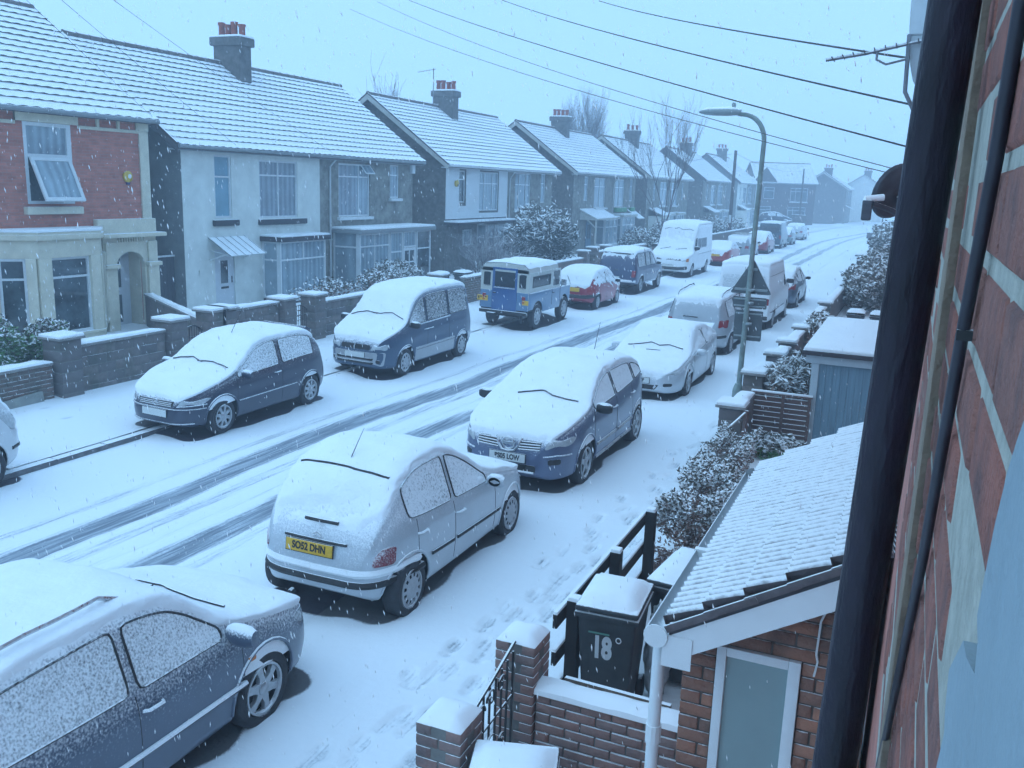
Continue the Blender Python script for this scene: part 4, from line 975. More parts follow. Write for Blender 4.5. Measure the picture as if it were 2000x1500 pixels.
c.tilebox('rear_window', 'B', -.7, .7, 1.25, 1.75, carglass, .006); c.plate('B', .7, plate_y)
for sg in (-1, 1): c.tilebox('tail_light', 'B', min(sg*.72, sg*.86), max(sg*.72, sg*.86), .8, 1.05, lamp_red, .01)
far_car('small', '', 'small grey green car between the teal van and the white car', paint('sage', (.12, .17, .18), .2, .3, .7), 1, hatch(3.7, 1.62, 1.42, wb=(.75, 3.05)), [(1.1, 2.0), (2.1, 2.9)])
far_car('whiteb', '', 'snow covered white car, last in the far row before the bend', paint('white_c', (.5, .53, .55), 0, .25, .6), 1, hatch(4.2, 1.75, 1.5, rear='est', wb=(.85, 3.4)), [(1.1, 2.0), (2.1, 3.1)])
cx, cy, L, Wd = CARPOS['drive']
c = Car('drive', 'parked_car', 'dark car parked side on in front of the house at the bend', 'car', hatch(4.2, 1.7, 1.45, wb=(.85, 3.4), snowr=(.5, .8), snow=.02), paint('black_blue', (.02, .025, .04), .3, .45, .85), 1, None, lod=0, yaw=-math.radians(75), z=.5)
c.glass([(1.1, 2.0), (2.1, 3.1)]); c.plate('F', .5, plate_w)
structure(MB().box(-22, -14.6, 118, 140, -.05, .5).build('driveway_terrace', snow, bevel=.1))
# ------------------------------------------------------------------ houses
pebble = M('pebbledash', (.24, .235, .21), .95, .4, 3.2, bump=.7, bscale=45)
pebble2 = M('pebbledash_dark', (.155, .15, .14), .95, .35, 5, bump=.7, bscale=45)
rwhite = M('render_white', (.70, .72, .67), .9, .10, 2.2, bump=.25, bscale=40)
rgrey = M('render_grey', (.24, .26, .26), .9, .15, 3, bump=.3, bscale=40)
creamr = M('painted_stone', (.65, .60, .47), .8, .10, 4, bump=.12, bscale=30, snow=(.6, .9))
redbrick = M('red_brick', (.50, .18, .135), .9, .3, 4, bump=.4, kind='brick')
upvc = M('white_frame', (.66, .69, .70), .4, .04, 8, snow=(.6, .9))
darkpaint = M('black_paint', (.035, .033, .04), .6, .2, 10, snow=(.6, .9))
tile = M('roof_tile', (.10, .088, .085), .9, .3, 7, bump=.3, bscale=30, snow=(.36, .66), amt=.6, fine=6)
ridge_m = M('ridge_tile', (.16, .14, .135), .9, .3, 7, snow=(.5, .85), amt=.5, fine=10)
barge = M('barge_board', (.50, .50, .46), .7, .12, 6, snow=(.75, 1.))
barged = M('barge_board_dark', (.12, .12, .13), .7, .15, 6, snow=(.8, 1.))
stackm = M('chimney_render', (.13, .125, .12), .95, .35, 5, bump=.5, bscale=25, snow=(.6, .9))
potm = M('terracotta', (.30, .085, .06), .85, .25, 9, snow=(.8, 1.))
guttm = M('gutter_white', (.58, .60, .61), .45, .05, 8, snow=(.6, .9))
gutgrey = M('gutter_grey', (.24, .26, .27), .5, .1, 8, snow=(.6, .9))
pane_c = M('pane_net_curtain', (.32, .40, .45), .07, .15, 2.5, spec=.7, kind='curtain')
pane_d = M('pane_dark', (.035, .05, .06), .05, .8, 1.6, spec=.8, col2=(.12, .16, .18))
pane_b = M('pane_blind', (.20, .36, .44), .08, .15, 2, spec=.7)
clad = M('white_cladding', (.70, .73, .74), .6, .03, 3, bump=.1, bscale=20)
doorw = M('door_white', (.60, .63, .66), .35, .04, 6)
doorb = M('door_blue', (.10, .18, .25), .4, .1, 6)
yellow = M('alarm_yellow', (.62, .42, .06), .5, .06, 8, snow=(.6, .9))
greenpl = M('green_plastic', (.03, .22, .07), .5, .1, 8, snow=(.7, 1.))

def facade(y0, y1, z0, z1, holes, x=0., depth=.12, back=.0):
    mb = MB(); us = sorted({y0, y1, *[q for o in holes for q in o[:2]]}); vs = sorted({z0, z1, *[q for o in holes for q in o[2:4]]})
    for a, b in zip(us, us[1:]):
        for c_, d_ in zip(vs, vs[1:]):
            my, mz = (a + b) / 2, (c_ + d_) / 2
            if any(o[0] < my < o[1] and o[2] < mz < o[3] for o in holes): continue
            mb.add([(x, a, c_), (x, b, c_), (x, b, d_), (x, a, d_)], [(0, 1, 2, 3)])
    for o in holes:
        a, b, c_, d_ = o[:4]
        for p, q in (((a, c_), (b, c_)), ((b, c_), (b, d_)), ((b, d_), (a, d_)), ((a, d_), (a, c_))):
            mb.add([(x, *p), (x, *q), (x - depth, *q), (x - depth, *p)], [(0, 1, 2, 3)])
    return mb
def window(par, y0, y1, z0, z1, cols=(), tr=None, x=-.07, glass=None, fm=None, sill=None, fw=.055, trcols=None, name='window', xd=.04, sproud=.10):
    """frame mesh with a pane for every light; lies in a plane x = const"""
    fm = fm or upvc; mb = MB(); y0, y1, z0, z1 = y0 + .002, y1 - .002, z0 + .002, z1 - .002
    mb.box(x - xd, x + xd, y0, y0 + fw, z0, z1); mb.box(x - xd, x + xd, y1 - fw, y1, z0, z1)
    mb.box(x - xd, x + xd, y0 + fw, y1 - fw, z0, z0 + fw); mb.box(x - xd, x + xd, y0 + fw, y1 - fw, z1 - fw, z1)
    ys = [y0 + fw] + [y0 + (y1 - y0) * c for c in cols] + [y1 - fw]
    rows = [(z0 + fw, z1 - fw, ys)] if tr is None else [(z0 + fw, tr - .025, ys), (tr + .025, z1 - fw, ys if trcols is None else [y0 + fw] + [y0 + (y1 - y0) * c for c in trcols] + [y1 - fw])]
    if tr is not None: mb.box(x - xd + .004, x + xd - .004, y0 + fw, y1 - fw, tr - .025, tr + .025)
    panes = []
    for a, b, yl in rows:
        for i in range(len(yl) - 1):
            l = yl[i] + (.022 if i else 0); r = yl[i + 1] - (.022 if i < len(yl) - 2 else 0)
            if i: mb.box(x - xd + .006, x + xd - .006, yl[i] - .022, yl[i] + .022, a, b)
            panes.append((l, r, a, b))
    o = mb.build(name, fm, par)
    for l, r, a, b in panes: MB().box(x - .012, x - .004, l, r, a, b).build('pane', glass or pane_c, o)
    if sill is not None: MB().box(x + .03, max(x + .05, sproud), y0 - .10, y1 + .10, z0 - .12, z0 - .01).build('sill', sill, o, bevel=.012)
    return o
def roof(par, y0, y1, xe, ze, xr, zr, n=17, tilem=None, per=.30, wave=.012, both=True, course=True, vcap=True):
    rt = MB(); th = .06
    L_ = math.hypot(xe - xr, zr - ze); dx, dz = (xr - xe) / L_, (zr - ze) / L_; nx, nz = dz, -dx
    if nz < 0: nx, nz = -nx, -nz
    # rafters/underlay slab for both slopes
    for sx in ((1, -1) if both else (1,)):
        m_ = lambda x: xr + (x - xr) * sx
        rt.prism([(m_(xe), ze - .03), (m_(xr), zr - .03), (m_(xr), zr - .15), (m_(xe), ze - .14)], 'y', y0 + .01, y1 - .01)
    ro = rt.build('roof', tilem or tile, par)
    if course:
        ny = max(8, int((y1 - y0) / per * 4)); ys = np.linspace(y0, y1, ny + 1)
        for k in range(n):
            s0 = L_ * k / n - (.05 if k == 0 else 0); s1 = min(L_ * (k + 1.12) / n, L_ - .01)
            j = R.uniform(-.006, .006); V = []; sagz = .05 * (vnoise(ys * 0 + y0, ys, .22) - .5) + .012 * (vnoise(ys * 0 + k * .3, ys, .8) - .5)
            wv = wave * np.sin(ys * 2 * math.pi / per); rgd = .022 * (vnoise(ys * 0 + k, ys, 2.5) - .5)
            for t_, up in ((s1, .008), (s0, .046), (s0 + .004, .046 - .012)):
                for yv, w_, g_, sz_ in zip(ys, wv, rgd, sagz):
                    hh = up + (w_ if up > .04 else (w_ * .9 if up < .02 and t_ == s0 + .004 else 0)) + (j if up > .02 else 0) + sz_
                    ss = t_ + (g_ if up > .009 else 0)
                    V.append((xe + dx * ss + nx * hh, yv, ze + dz * ss + nz * hh))
            m = len(ys); F = [(r * m + i, r * m + i + 1, (r + 1) * m + i + 1, (r + 1) * m + i) for r in range(2) for i in range(m - 1)]
            MB().add(V, F).build('tile_course', tilem or tile, ro, fix=False)
        if both: # plain back slope, seen by nobody in the street
            bx = 2 * xr - xe
            MB().add([(bx, y0, ze), (bx, y1, ze), (xr, y1, zr + .02), (xr, y0, zr + .02)], [(0, 1, 2, 3)]).build('back_slope', tilem or tile, ro)
    rg = MB(); y = y0
    while y < y1 - .1:
        e = min(y + .45, y1); rg.tube([(xr, y, zr + .0), (xr, e - .01, zr + .0)], [.115, .105], 10); y = e
    rg.build('ridge_tiles', ridge_m, ro, smooth=True)
    return ro
def chimney(par, x, y, zb, zt, w=1.15, d=.62, pots=4, two=False):
    c = MB().box(x - w / 2, x + w / 2, y - d / 2, y + d / 2, zb, zt).build('chimney', stackm, par, bevel=.02)
    MB().box(x - w / 2 - .10, x + w / 2 + .10, y - d / 2 - .10, y + d / 2 + .10, zt - .14, zt + .16).build('chimney_cap', stackm, c, bevel=.05)
    MB().box(x - w / 2 - .08, x + w / 2 + .08, y - d / 2 - .08, y + d / 2 + .08, zt + .155, zt + .22).build('cap_snow', snow, c, bevel=.03)
    for i in range(pots):
        px = x + (i - (pots - 1) / 2) * (w / pots); hgt = R.choice([.42, .5, .46]); rr = .125
        MB().lathe([(rr * .92, zt + .16), (rr * .85, zt + .16 + hgt * .8), (rr * 1.05, zt + .18 + hgt * .82), (rr * 1.05, zt + .18 + hgt), (rr * .75, zt + .18 + hgt), (rr * .72, zt + .3)], 14, (px, y + R.uniform(-.03, .03), 0)).build('chimney_pot', potm, c, smooth=True)
    MB().box(x - w / 2 - .06, x + w / 2 + .04, y - d / 2 - .05, y - d / 2 + .001, zb, zb + .2).build('flashing', gutgrey, c)
def gutter(par, y0, y1, x, z, mat=None, r=.055):
    MB().tube([(x, y0, z), (x, y1, z)], r, 8).build('gutter', mat or guttm, par, smooth=True)
def downpipe(par, y, x, z0, z1, mat=None, r=.035, sw=.35):
    MB().tube([(x + sw, y, z1), (x + sw, y, z1 - .12), (x + .06, y, z1 - .40), (x + .06, y, z0)], r, 8).build('downpipe', mat or guttm, par, smooth=True)
def vergeboards(par, y, xe, ze, xr, zr, mat, hgt=.2, th=.035):
    L_ = math.hypot(xe - xr, zr - ze)
    for sx in (1, -1):
        f = lambda x: xr + (x - xr) * sx
        MB().prism([(f(xe), ze - .04), (f(xr), zr - .02), (f(xr), zr - .02 - hgt * 1.2), (f(xe), ze - .04 - hgt)], 'y', y, y + th).build('barge_board', mat, par)
        MB().prism([(f(xe) , ze + .035), (f(xr), zr + .055), (f(xr), zr - .018), (f(xe), ze - .038)], 'y', y - .012, y + .05).build('verge_edge', tile, par)

def semi(name, label, X, Y0, Y1, zE, zR, rel, wallL, wallR, bargem, gable, gw=None, X_r=-3.75, chim=None, n=17, course=True, rz=0, oL=.5, oR=.3, mid=None, base=0., gutm=None, per=.3, cat='house'):
    """semi-detached pair; rel(t) adds windows in coordinates local to its front left corner"""
    t = thing(name, label, cat, (X, Y0, base), rz, 'rows of houses on the far side')
    Ly = Y1 - Y0; mid = mid if mid else Ly / 2; xe = .40; slope = (zR - zE) / (xe - X_r); zw = zE + slope * xe - .14
    holes = rel(t)
    hl = [h for h in holes if h[0] < mid]; hr = [h for h in holes if h[0] >= mid]
    facade(0, mid, 0, zw, hl).build('front_wall', wallL, t); facade(mid, Ly, 0, zw, hr, x=.0).build('front_wall', wallR, t)
    for yy in (0, Ly):
        a, b = (yy, yy + .2) if yy == 0 else (yy - .2, yy)
        MB().prism([(-.003, 0), (-.003, zw), (X_r, zR - .14), (2 * X_r + .003, zw), (2 * X_r + .003, 0)], 'y', a + (.002 if yy == 0 else -.002), b).build('gable_wall', gable, t)
    MB().box(2 * X_r, 2 * X_r + .1, .2, Ly - .2, 0, zw).build('back_wall', gable, t)
    roof(t, -oL, Ly + oR, xe, zE, X_r, zR, n, course=course, per=per)
    vergeboards(t, -oL - .04, xe, zE, X_r, zR, bargem)
    MB().box(.02, xe - .06, -oL + .02, Ly + oR - .02, zE - .16, zE - .12).build('soffit', guttm, t)
    MB().box(xe - .06, xe - .03, -oL, Ly + oR, zE - .17, zE - .005).build('fascia', gutm or guttm, t)
    gutter(t, -oL, Ly + oR, xe + .02, zE - .06, gutm)
    if chim: chimney(t, X_r + .35, chim[0], zR - .9, zR + chim[1], pots=chim[2])
    return t
def flatbay(t, y0, y1, x, z0, z1, fascia, cols=(.5,), tr=None, base=None, ends=True, trc=None, glass=None):
    """square bay with flat snowy roof: front window, side lights, plinth"""
    bt = link('bay', None, t); bt.empty_display_size = .2
    MB().box(0.0, x, y0, y1, 0, z0).build('bay_plinth', base or rwhite, bt)
    MB().box(0, x + .14, y0 - .13, y1 + .13, z1, z1 + .16).build('bay_roof', fascia, bt, bevel=.01)
    MB().box(0, x + .11, y0 - .10, y1 + .10, z1 + .162, z1 + .215).build('bay_roof_snow', snow, bt, bevel=.02)
    window(bt, y0, y1, z0, z1, cols, tr, x=x - .045, sill=upvc, trcols=trc, glass=glass, sproud=x + .05)
    for yy, sg in ((y0, 1), (y1, -1)):
        mb = MB(); a = yy + .002 * sg; b = yy + .06 * sg
        xs = (0.0, x - .09)
        mb.box(xs[0], xs[0] + .06, a, b, z0, z1); mb.box(xs[1] - .07, xs[1], a, b, z0, z1); mb.box(xs[0] + .06, xs[1] - .07, a, b, z0, z0 + .06); mb.box(xs[0] + .06, xs[1] - .07, a, b, z1 - .06, z1)
        if tr: mb.box(xs[0] + .06, xs[1] - .07, a, b, tr - .025, tr + .025)
        w_ = mb.build('side_light', upvc, bt); MB().box(xs[0] + .06, xs[1] - .07, yy + .02 * sg, yy + .03 * sg, z0 + .06, z1 - .06).build('pane', glass or pane_c, w_)
    return bt

# --- red brick house at the left edge
XB = -19.3; YB = 8.0
t = thing('brick_house', 'red brick house with cream stone bay, arched porch and one upstairs window open', 'house', (XB, YB, 0), 0, 'rows of houses on the far side')
ly = 11.3
hs = [(7.51, 8.85, 3.41, 5.31), (9.92, 10.88, -.01, 2.16), (1.2, 2.4, 3.41, 5.31)]
facade(0, ly, 0, 5.75, hs, depth=.14).build('front_wall', redbrick, t)
MB().prism([(-.003, 0), (-.003, 5.72), (-3.95, 8.45), (-7.9, 5.72), (-7.9, 0)], 'y', ly - .2, ly - .002).build('gable_wall', rgrey, t)
MB().box(-8, -7.9, 0, ly - .2, 0, 5.7).build('back_wall', rgrey, t)
roof(t, -.4, ly + .02, .40, 5.62, -3.95, 8.60, 17, per=.34)
vergeboards(t, ly - .02, .40, 5.62, -3.95, 8.60, barged)
gutter(t, -.4, ly + .02, .43, 5.56, gutgrey, .065); MB().box(.02, .36, -.4, ly + .1, 5.50, 5.54).build('soffit', creamr, t)
chimney(t, -3.6, 1.2, 8.2, 9.7)
MB().box(.002, .05, ly - .30, ly + .01, 2.6, 5.30).build('quoin', creamr, t, bevel=.01); MB().box(.002, .07, ly - .34, ly + .012, 5.30, 5.54).build('quoin_head', creamr, t, bevel=.01)
MB().box(.002, .05, -.01, 7.3, 5.23, 5.31).build('string_course', creamr, t, bevel=.01); MB().box(.002, .05, 9.05, ly - .30, 5.23, 5.31).build('string_course', creamr, t, bevel=.01)
for a, b in ((6.0, 6.25), (7.3, 9.05), (9.62, 9.70), (10.28, 10.36), (10.92, 10.97)): MB().box(.002, .05, a, b, 5.311, 5.54).build('frieze_block', creamr, t)
MB().box(.002, .06, 7.3, 9.05, 5.312, 5.56).build('lintel', creamr, t, bevel=.01)
# upstairs window: fixed top light, lower sash swung out at the bottom
w = MB(); y0, y1, z0, z1 = 7.512, 8.848, 3.412, 5.308; x = -.05
w.box(x - .05, x + .05, y0, y0 + .09, z0, z1); w.box(x - .05, x + .05, y1 - .13, y1, z0, z1); w.box(x - .05, x + .05, y0 + .09, y1 - .13, z1 - .09, z1); w.box(x - .05, x + .05, y0 + .09, y1 - .13, z0, z0 + .07); w.box(x - .05, x + .05, y0 + .09, y1 - .13, 4.50, 4.58)
w = w.build('window', upvc, t)
MB().box(x - .01, x, y0 + .09, y1 - .13, 4.58, z1 - .09).build('pane', pane_c, w); MB().box(x - .06, x - .052, y0 + .09, y1 - .13, z0 + .07, 4.50).build('pane', pane_d, w)
MB().box(.0, .16, y0 - .14, y1 + .12, z0 - .24, z0 - .06).build('sill', creamr, w, bevel=.02)
s = MB(); sy0, sy1 = y0 + .10, y1 - .10; sh = 1.10
s.box(-.02, .03, sy0, sy0 + .09, -sh, 0); s.box(-.02, .03, sy1 - .09, sy1, -sh, 0); s.box(-.02, .03, sy0 + .09, sy1 - .09, -.09, 0); s.box(-.02, .03, sy0 + .09, sy1 - .09, -sh, -sh + .09)
so_ = s.build('open_sash', upvc, t, loc=(.03, 0, 4.50)); so_.rotation_euler.y = -math.radians(24)
MB().box(0, .01, sy0 + .09, sy1 - .09, -sh + .09, -.09).build('pane', pane_c, so_)
window(t, 1.2, 2.4, 3.41, 5.31, (), 4.5, sill=creamr)
# bay: canted, cream stone
def cant(x, y0, y1, sp): return [(0, y0 - sp), (x, y0), (x, y1), (0, y1 + sp)]
bay = link('bay', None, t); by0, by1, bx, bs = 7.02, 8.78, .82, .82
def cantprism(nm, mat, z0, z1, grow=0., par=bay, bev=.01):
    p = cant(bx + grow, by0 - grow * .4, by1 + grow * .4, bs + grow * .6); MB().prism([(-.01, p[0][1])] + p[0:] + [(-.01, p[3][1])], 'z', z0, z1).build(nm, mat, par, bevel=bev)
cantprism('bay_plinth', creamr, 0, .30); cantprism('bay_sill', creamr, .30, .36, .04)
cantprism('bay_head', creamr, 2.20, 2.62); cantprism('bay_cornice', creamr, 2.62, 2.74, .09, bev=.03); cantprism('bay_parapet', creamr, 2.74, 2.80, .03); cantprism('bay_snow', snow, 2.80, 2.86, .05, bev=.02)
def pier(a, b, w_=.16, z0=.36, z1=2.2):
    MB().bar((a[0], a[1], (z0 + z1) / 2), (b[0], b[1], (z0 + z1) / 2), .18, z1 - z0).build('bay_pier', creamr, bay, bevel=.008)
P = cant(bx - .09, by0, by1, bs)
def lerp(a, b, u): return (a[0] + (b[0] - a[0]) * u, a[1] + (b[1] - a[1]) * u)
pier(lerp(P[0], P[1], .0), lerp(P[0], P[1], .28)); pier(lerp(P[0], P[1], .80), P[1]); pier(P[1], lerp(P[1], P[2], .20)); pier(lerp(P[1], P[2], .84), P[2]); pier(P[2], lerp(P[2], P[3], .2)); pier(lerp(P[2], P[3], .72), P[3])
for a, b in ((lerp(P[0], P[1], .28), lerp(P[0], P[1], .80)), (lerp(P[1], P[2], .20), lerp(P[1], P[2], .84)), (lerp(P[2], P[3], .2), lerp(P[2], P[3], .72))):
    dlen = math.dist(a, b); ang = math.atan2(b[1] - a[1], b[0] - a[0]) - math.pi / 2
    fo = window(bay, 0, dlen, .36, 2.2, (), 1.72, x=-.03, glass=pane_d, fw=.06); fo.location = (a[0], a[1], 0); fo.rotation_euler.z = ang
# porch: arch, pilasters, cornice with dentils
arch = [(9.92, 0), (9.50, 0), (9.50, 2.55), (11.31, 2.55), (11.31, 0), (10.88, 0)] + [(10.40 + .48 * math.cos(a), 1.80 + .36 * math.sin(a)) for a in np.linspace(0, math.pi, 13)]
MB().prism(arch, 'x', .002, .14).build('porch_surround', creamr, t)
for a, b in ((9.50, 9.86), (10.94, 11.32)):
    MB().box(.14, .22, a, b, 0, 1.75).build('pilaster', creamr, t, bevel=.012); MB().box(.14, .30, a - .05, b + .05, 1.75, 1.86).build('pilaster_cap', creamr, t, bevel=.02); MB().box(.14, .20, a + .04, b - .02, 1.86, 2.42).build('pilaster_upper', creamr, t, bevel=.01)
MB().box(.0, .42, 9.30, 11.46, 2.55, 2.66).build('porch_cornice', creamr, t, bevel=.03); MB().box(.0, .16, 9.36, 11.33, 2.66, 3.02).build('porch_parapet', creamr, t, bevel=.015)
for i in range(11): MB().box(.14, .20, 9.98 + i * .085, 10.02 + i * .085, 2.42, 2.53).build('dentil', creamr, t)
MB().box(-.48, -.02, 10.86, 10.90, 0, 2.2).build('porch_side', creamr, t); MB().box(-.48, -.02, 9.86, 9.90, 0, 2.2).build('porch_side', creamr, t); MB().box(-.48, -.02, 9.9, 10.86, 2.17, 2.22).build('porch_ceiling', creamr, t)
d = MB().box(-.48, -.43, 9.9, 10.86, 0, 2.17).build('front_door', doorw, t); MB().box(-.428, -.42, 10.05, 10.55, 1.15, 1.95).build('door_glass', pane_d, d); MB().box(-.428, -.42, 10.05, 10.55, .2, .95).build('door_glass', pane_d, d); MB().box(-.428, -.415, 10.12, 10.46, 1.02, 1.08).build('letter_box', chrome, d)
al = MB().lathe([(.145, .0), (.15, .05), (.12, .075), (0, .08)], 20, (0, 10.55, 4.11), 'x').build('alarm_box', yellow, t, smooth=True); MB().lathe([(.06, .083), (0, .084)], 14, (0, 10.57, 4.12), 'x').build('alarm_badge', upvc, al); MB().box(.0, .05, 10.50, 10.60, 3.90, 3.97).build('alarm_light', M('alarm_light', (.06, .06, .16), .3), al)
# gate across the passage to the right of it
gt = thing('passage_gate', 'dark boarded gate closing the passage beside the brick house', 'gate', (-19.9, 19.35, .1))
for i in range(9): MB().box(0, .025, .01 + i * .15, .155 + i * .15, 0, 1.75 + 0 * i).build('board', M('gate_wood', (.06, .065, .075), .8, .3, 6, bump=.3, streak=(8, 8, .6)), gt)
MB().box(-.02, .05, 0, 1.37, 1.755, 1.80).build('gate_top', upvc, gt)

# --- pair 2: white render and grey pebbledash
YB2 = 20.75
def rel2(t):
    o = lambda *a: tuple(v - YB2 if i < 2 else v for i, v in enumerate(a))
    H = [o(22.10, 22.85, 2.95, 4.82), o(24.17, 26.17, 2.91, 4.75), o(22.0, 22.9, -.01, 2.0), o(28.61, 30.70, 2.87, 4.80), o(32.2, 32.89, 3.55, 4.85)]
    window(t, *H[0], (), 4.18, glass=pane_b); window(t, *H[1], (.5,), 4.27)
    for a, b, z in ((21.96, 23.05, 2.80), (24.07, 26.54, 2.78)): MB().box(-.03, .13, a - YB2, b - YB2, z - .09, z + .10).build('sill', darkpaint, t, bevel=.035)
    # upstairs window of the grey half, top right light hung open
    y0, y1, z0, z1 = H[3]; window(t, y0, y1, z0, z1, (.66,), 4.33, sill=upvc, sproud=.14)
    s = MB(); s.box(0, .03, 0, .04, -.42, 0); s.box(0, .03, .60, .64, -.42, 0); s.box(0, .03, .04, .60, -.04, 0); s.box(0, .03, .04, .60, -.42, -.38); s = s.build('open_sash', upvc, t, loc=(0, y0 + 1.42, 4.78)); s.rotation_euler.y = -math.radians(38); MB().box(.01, .018, .04, .60, -.38, -.04).build('pane', pane_c, s)
    window(t, *H[4], (), 4.45, sill=upvc, sproud=.14)
    d = MB().box(-.10, -.05, H[2][0], H[2][1], 0, 2.0).build('front_door', doorw, t); a = H[2][0]
    MB().box(-.052, -.045, a + .30, a + .62, .95, 1.65).build('door_glass', pane_d, d); MB().box(-.052, -.04, a + .30, a + .64, .78, .85).build('letter_box', black, d); MB().tube([(-.03, a + .78, .95), (-.03, a + .78, 1.15)], .015, 6).build('door_handle', black, d)
    # glazed awning over the door
    aw = link('door_canopy', None, t); a0, a1 = 21.72 - YB2, 23.35 - YB2
    MB().prism([(0.02, 2.36), (.86, 1.86), (.86, 1.885), (.02, 2.385)], 'y', a0, a1).build('canopy_sheet', M('canopy_sheet', (.45, .48, .48), .5, .05, snow=(.2, .55)), aw)
    for i in range(6): MB().bar((.02, a0 + i * (a1 - a0) / 5, 2.395), (.86, a0 + i * (a1 - a0) / 5, 1.895), .025, .02).build('canopy_rib', gutgrey, aw)
    for yy in (a0 + .06, a1 - .06): MB().tube([(.0, yy, 1.70), (.7, yy, 1.93)], .02, 5).build('bracket', upvc, aw); MB().tube([(.0, yy, 2.0), (.80, yy, 1.88)], .015, 5).build('bracket', upvc, aw)
    flatbay(t, 24.25 - YB2, 26.75 - YB2, .72, .32, 2.18, darkpaint, (), 1.58, trc=(.5,), base=darkpaint, glass=pane_c)
    MB().lathe([(.10, 0), (.12, .03), (0, .035)], 16, (0, 21.4 - YB2, 1.35), 'x').build('house_number_plaque', rwhite, t, smooth=True)
    downpipe(t, 28.0 - YB2, 0, .1, 5.05)
    MB().box(.0, .14, 33.75 - YB2, 33.98 - YB2, 4.55, 4.95).build('junction_box', upvc, t, bevel=.01)
    # glazed porch running along the grey half
    pr = link('glazed_porch', None, t); p0, p1, px_, pz = 28.25 - YB2, 33.55 - YB2, 1.15, 2.32
    MB().box(0, px_, p0, p1, 0, .32).build('porch_plinth', upvc, pr); MB().box(0, px_ + .16, p0 - .14, p1 + .16, pz, pz + .16).build('porch_roof', gutgrey, pr, bevel=.02); MB().box(0, px_ + .12, p0 - .12, p1 + .14, pz + .163, pz + .22).build('porch_snow', snow, pr, bevel=.02)
    seq = [(p0, p0 + 2.05, (.5,), 1.85), (p0 + 2.12, p0 + 3.05, (), 1.55), (p0 + 4.15, p1, (), 1.6)]
    for a, b, cc, tr in seq: window(pr, a, b, .32, pz, cc, tr, x=px_ - .045, glass=pane_c if a < p0 + 3 else pane_d)
    window(pr, p0 + 3.10, p0 + 4.10, 1.68, pz, (), None, x=px_ - .045)
    dr = MB(); a, b = p0 + 3.10, p0 + 4.10; xx = px_ - .045
    for l in (a, b - .12): dr.box(xx - .03, xx + .03, l, l + .12, .1, 1.66)
    for z_ in (.1, .62, 1.08, 1.56): dr.box(xx - .03, xx + .03, a + .12, b - .12, z_, z_ + (.18 if z_ == .1 else .05 if z_ < 1.5 else .10))
    dr.box(xx - .028, xx + .028, (a + b) / 2 - .02, (a + b) / 2 + .02, .28, 1.56); dr = dr.build('porch_door', upvc, pr)
    for (z_, z2) in ((.28, .62), (.67, 1.08), (1.13, 1.56)):
        for l, r in ((a + .12, (a + b) / 2 - .02), ((a + b) / 2 + .02, b - .12)): MB().box(xx - .008, xx, l, r, z_, z2).build('pane', pane_d, dr)
    mb = MB(); mb.box(0, .07, p0, p0 + .06, .32, pz); mb.box(px_ - .17, px_ - .09, p0, p0 + .06, .32, pz); mb.box(.07, px_ - .17, p0, p0 + .06, 1.80, 1.86); mb = mb.build('porch_side', upvc, pr); MB().box(.07, px_ - .17, p0 + .02, p0 + .03, .32, pz).build('pane', pane_c, mb)
    return H
semi('semi_detached_house', 'semi-detached pair, left half white render, right half grey pebbledash with glazed porch', -19.5, YB2, 34.0, 5.05, 8.08, rel2, rwhite, pebble, barged, rgrey, chim=(6.35, .72, 4), mid=27.45 - YB2, gutm=gutgrey)
# --- pair 3: white boarding upstairs on the left half
YB3 = 36.95
def rel3(t):
    o = lambda *a: tuple(v - YB3 if i < 2 else v for i, v in enumerate(a))
    H = [o(38.25, 38.95, 3.35, 4.80), o(40.4, 42.6, 2.95, 4.80), o(44.7, 46.8, 2.95, 4.85), o(48.3, 48.95, 3.3, 4.88)]
    window(t, *H[0], (), 4.4, glass=pane_d, x=-.09); window(t, *H[1], (.28, .72), 4.25); window(t, *H[2], (.28, .72), 4.25, sill=upvc); window(t, *H[3], (), 4.35)
    for k in range(22):   # boards
        z = 2.62 + k * .115; mb = MB()
        segs = [(0, 6.72)]
        for h_ in H[:2]:
            if z + .115 > h_[2] - .05 and z < h_[3] + .02:
                segs = [q for s_ in segs for q in (((s_[0], h_[0] - .02), (h_[1] + .02, s_[1])) if s_[0] < h_[0] < s_[1] else (s_,))]
        for a, b in segs: MB().prism([(.004, z), (.034, z), (.016, z + .117), (.004, z + .117)], 'y', a, b).build('board', clad, t)
    al = MB().lathe([(.16, .03), (.16, .10), (.12, .13), (0, .135)], 16, (0, .95, 4.22), 'x').build('alarm_box', yellow, t, smooth=True); MB().lathe([(.06, .137), (0, .138)], 12, (0, .95, 4.13), 'x').build('alarm_badge', darkpaint, al)
    MB().box(0, .75, -.15, 6.8, 2.38, 2.50).build('flat_roof', darkpaint, t, bevel=.02); MB().box(0, .72, -.12, 6.78, 2.502, 2.56).build('flat_roof_snow', snow, t, bevel=.02)
    window(t, 1.75, 2.6, 1.35, 2.1, (), None, x=.03); flatbay(t, 3.3, 6.0, .62, .5, 2.34, darkpaint, (.3, .7), 1.7)
    downpipe(t, 6.95, 0, .1, 5.0); flatbay(t, 8.0, 11.4, .65, .5, 2.3, barge, (.3, .7), 1.7)
    return H
semi('semi_detached_house', 'semi-detached pair with white boarding upstairs behind the bare shrub', -19.5, YB3, 50.0, 5.03, 8.02, rel3, pebble2, pebble, barge, pebble2, chim=(6.3, .62, 4), mid=6.75)
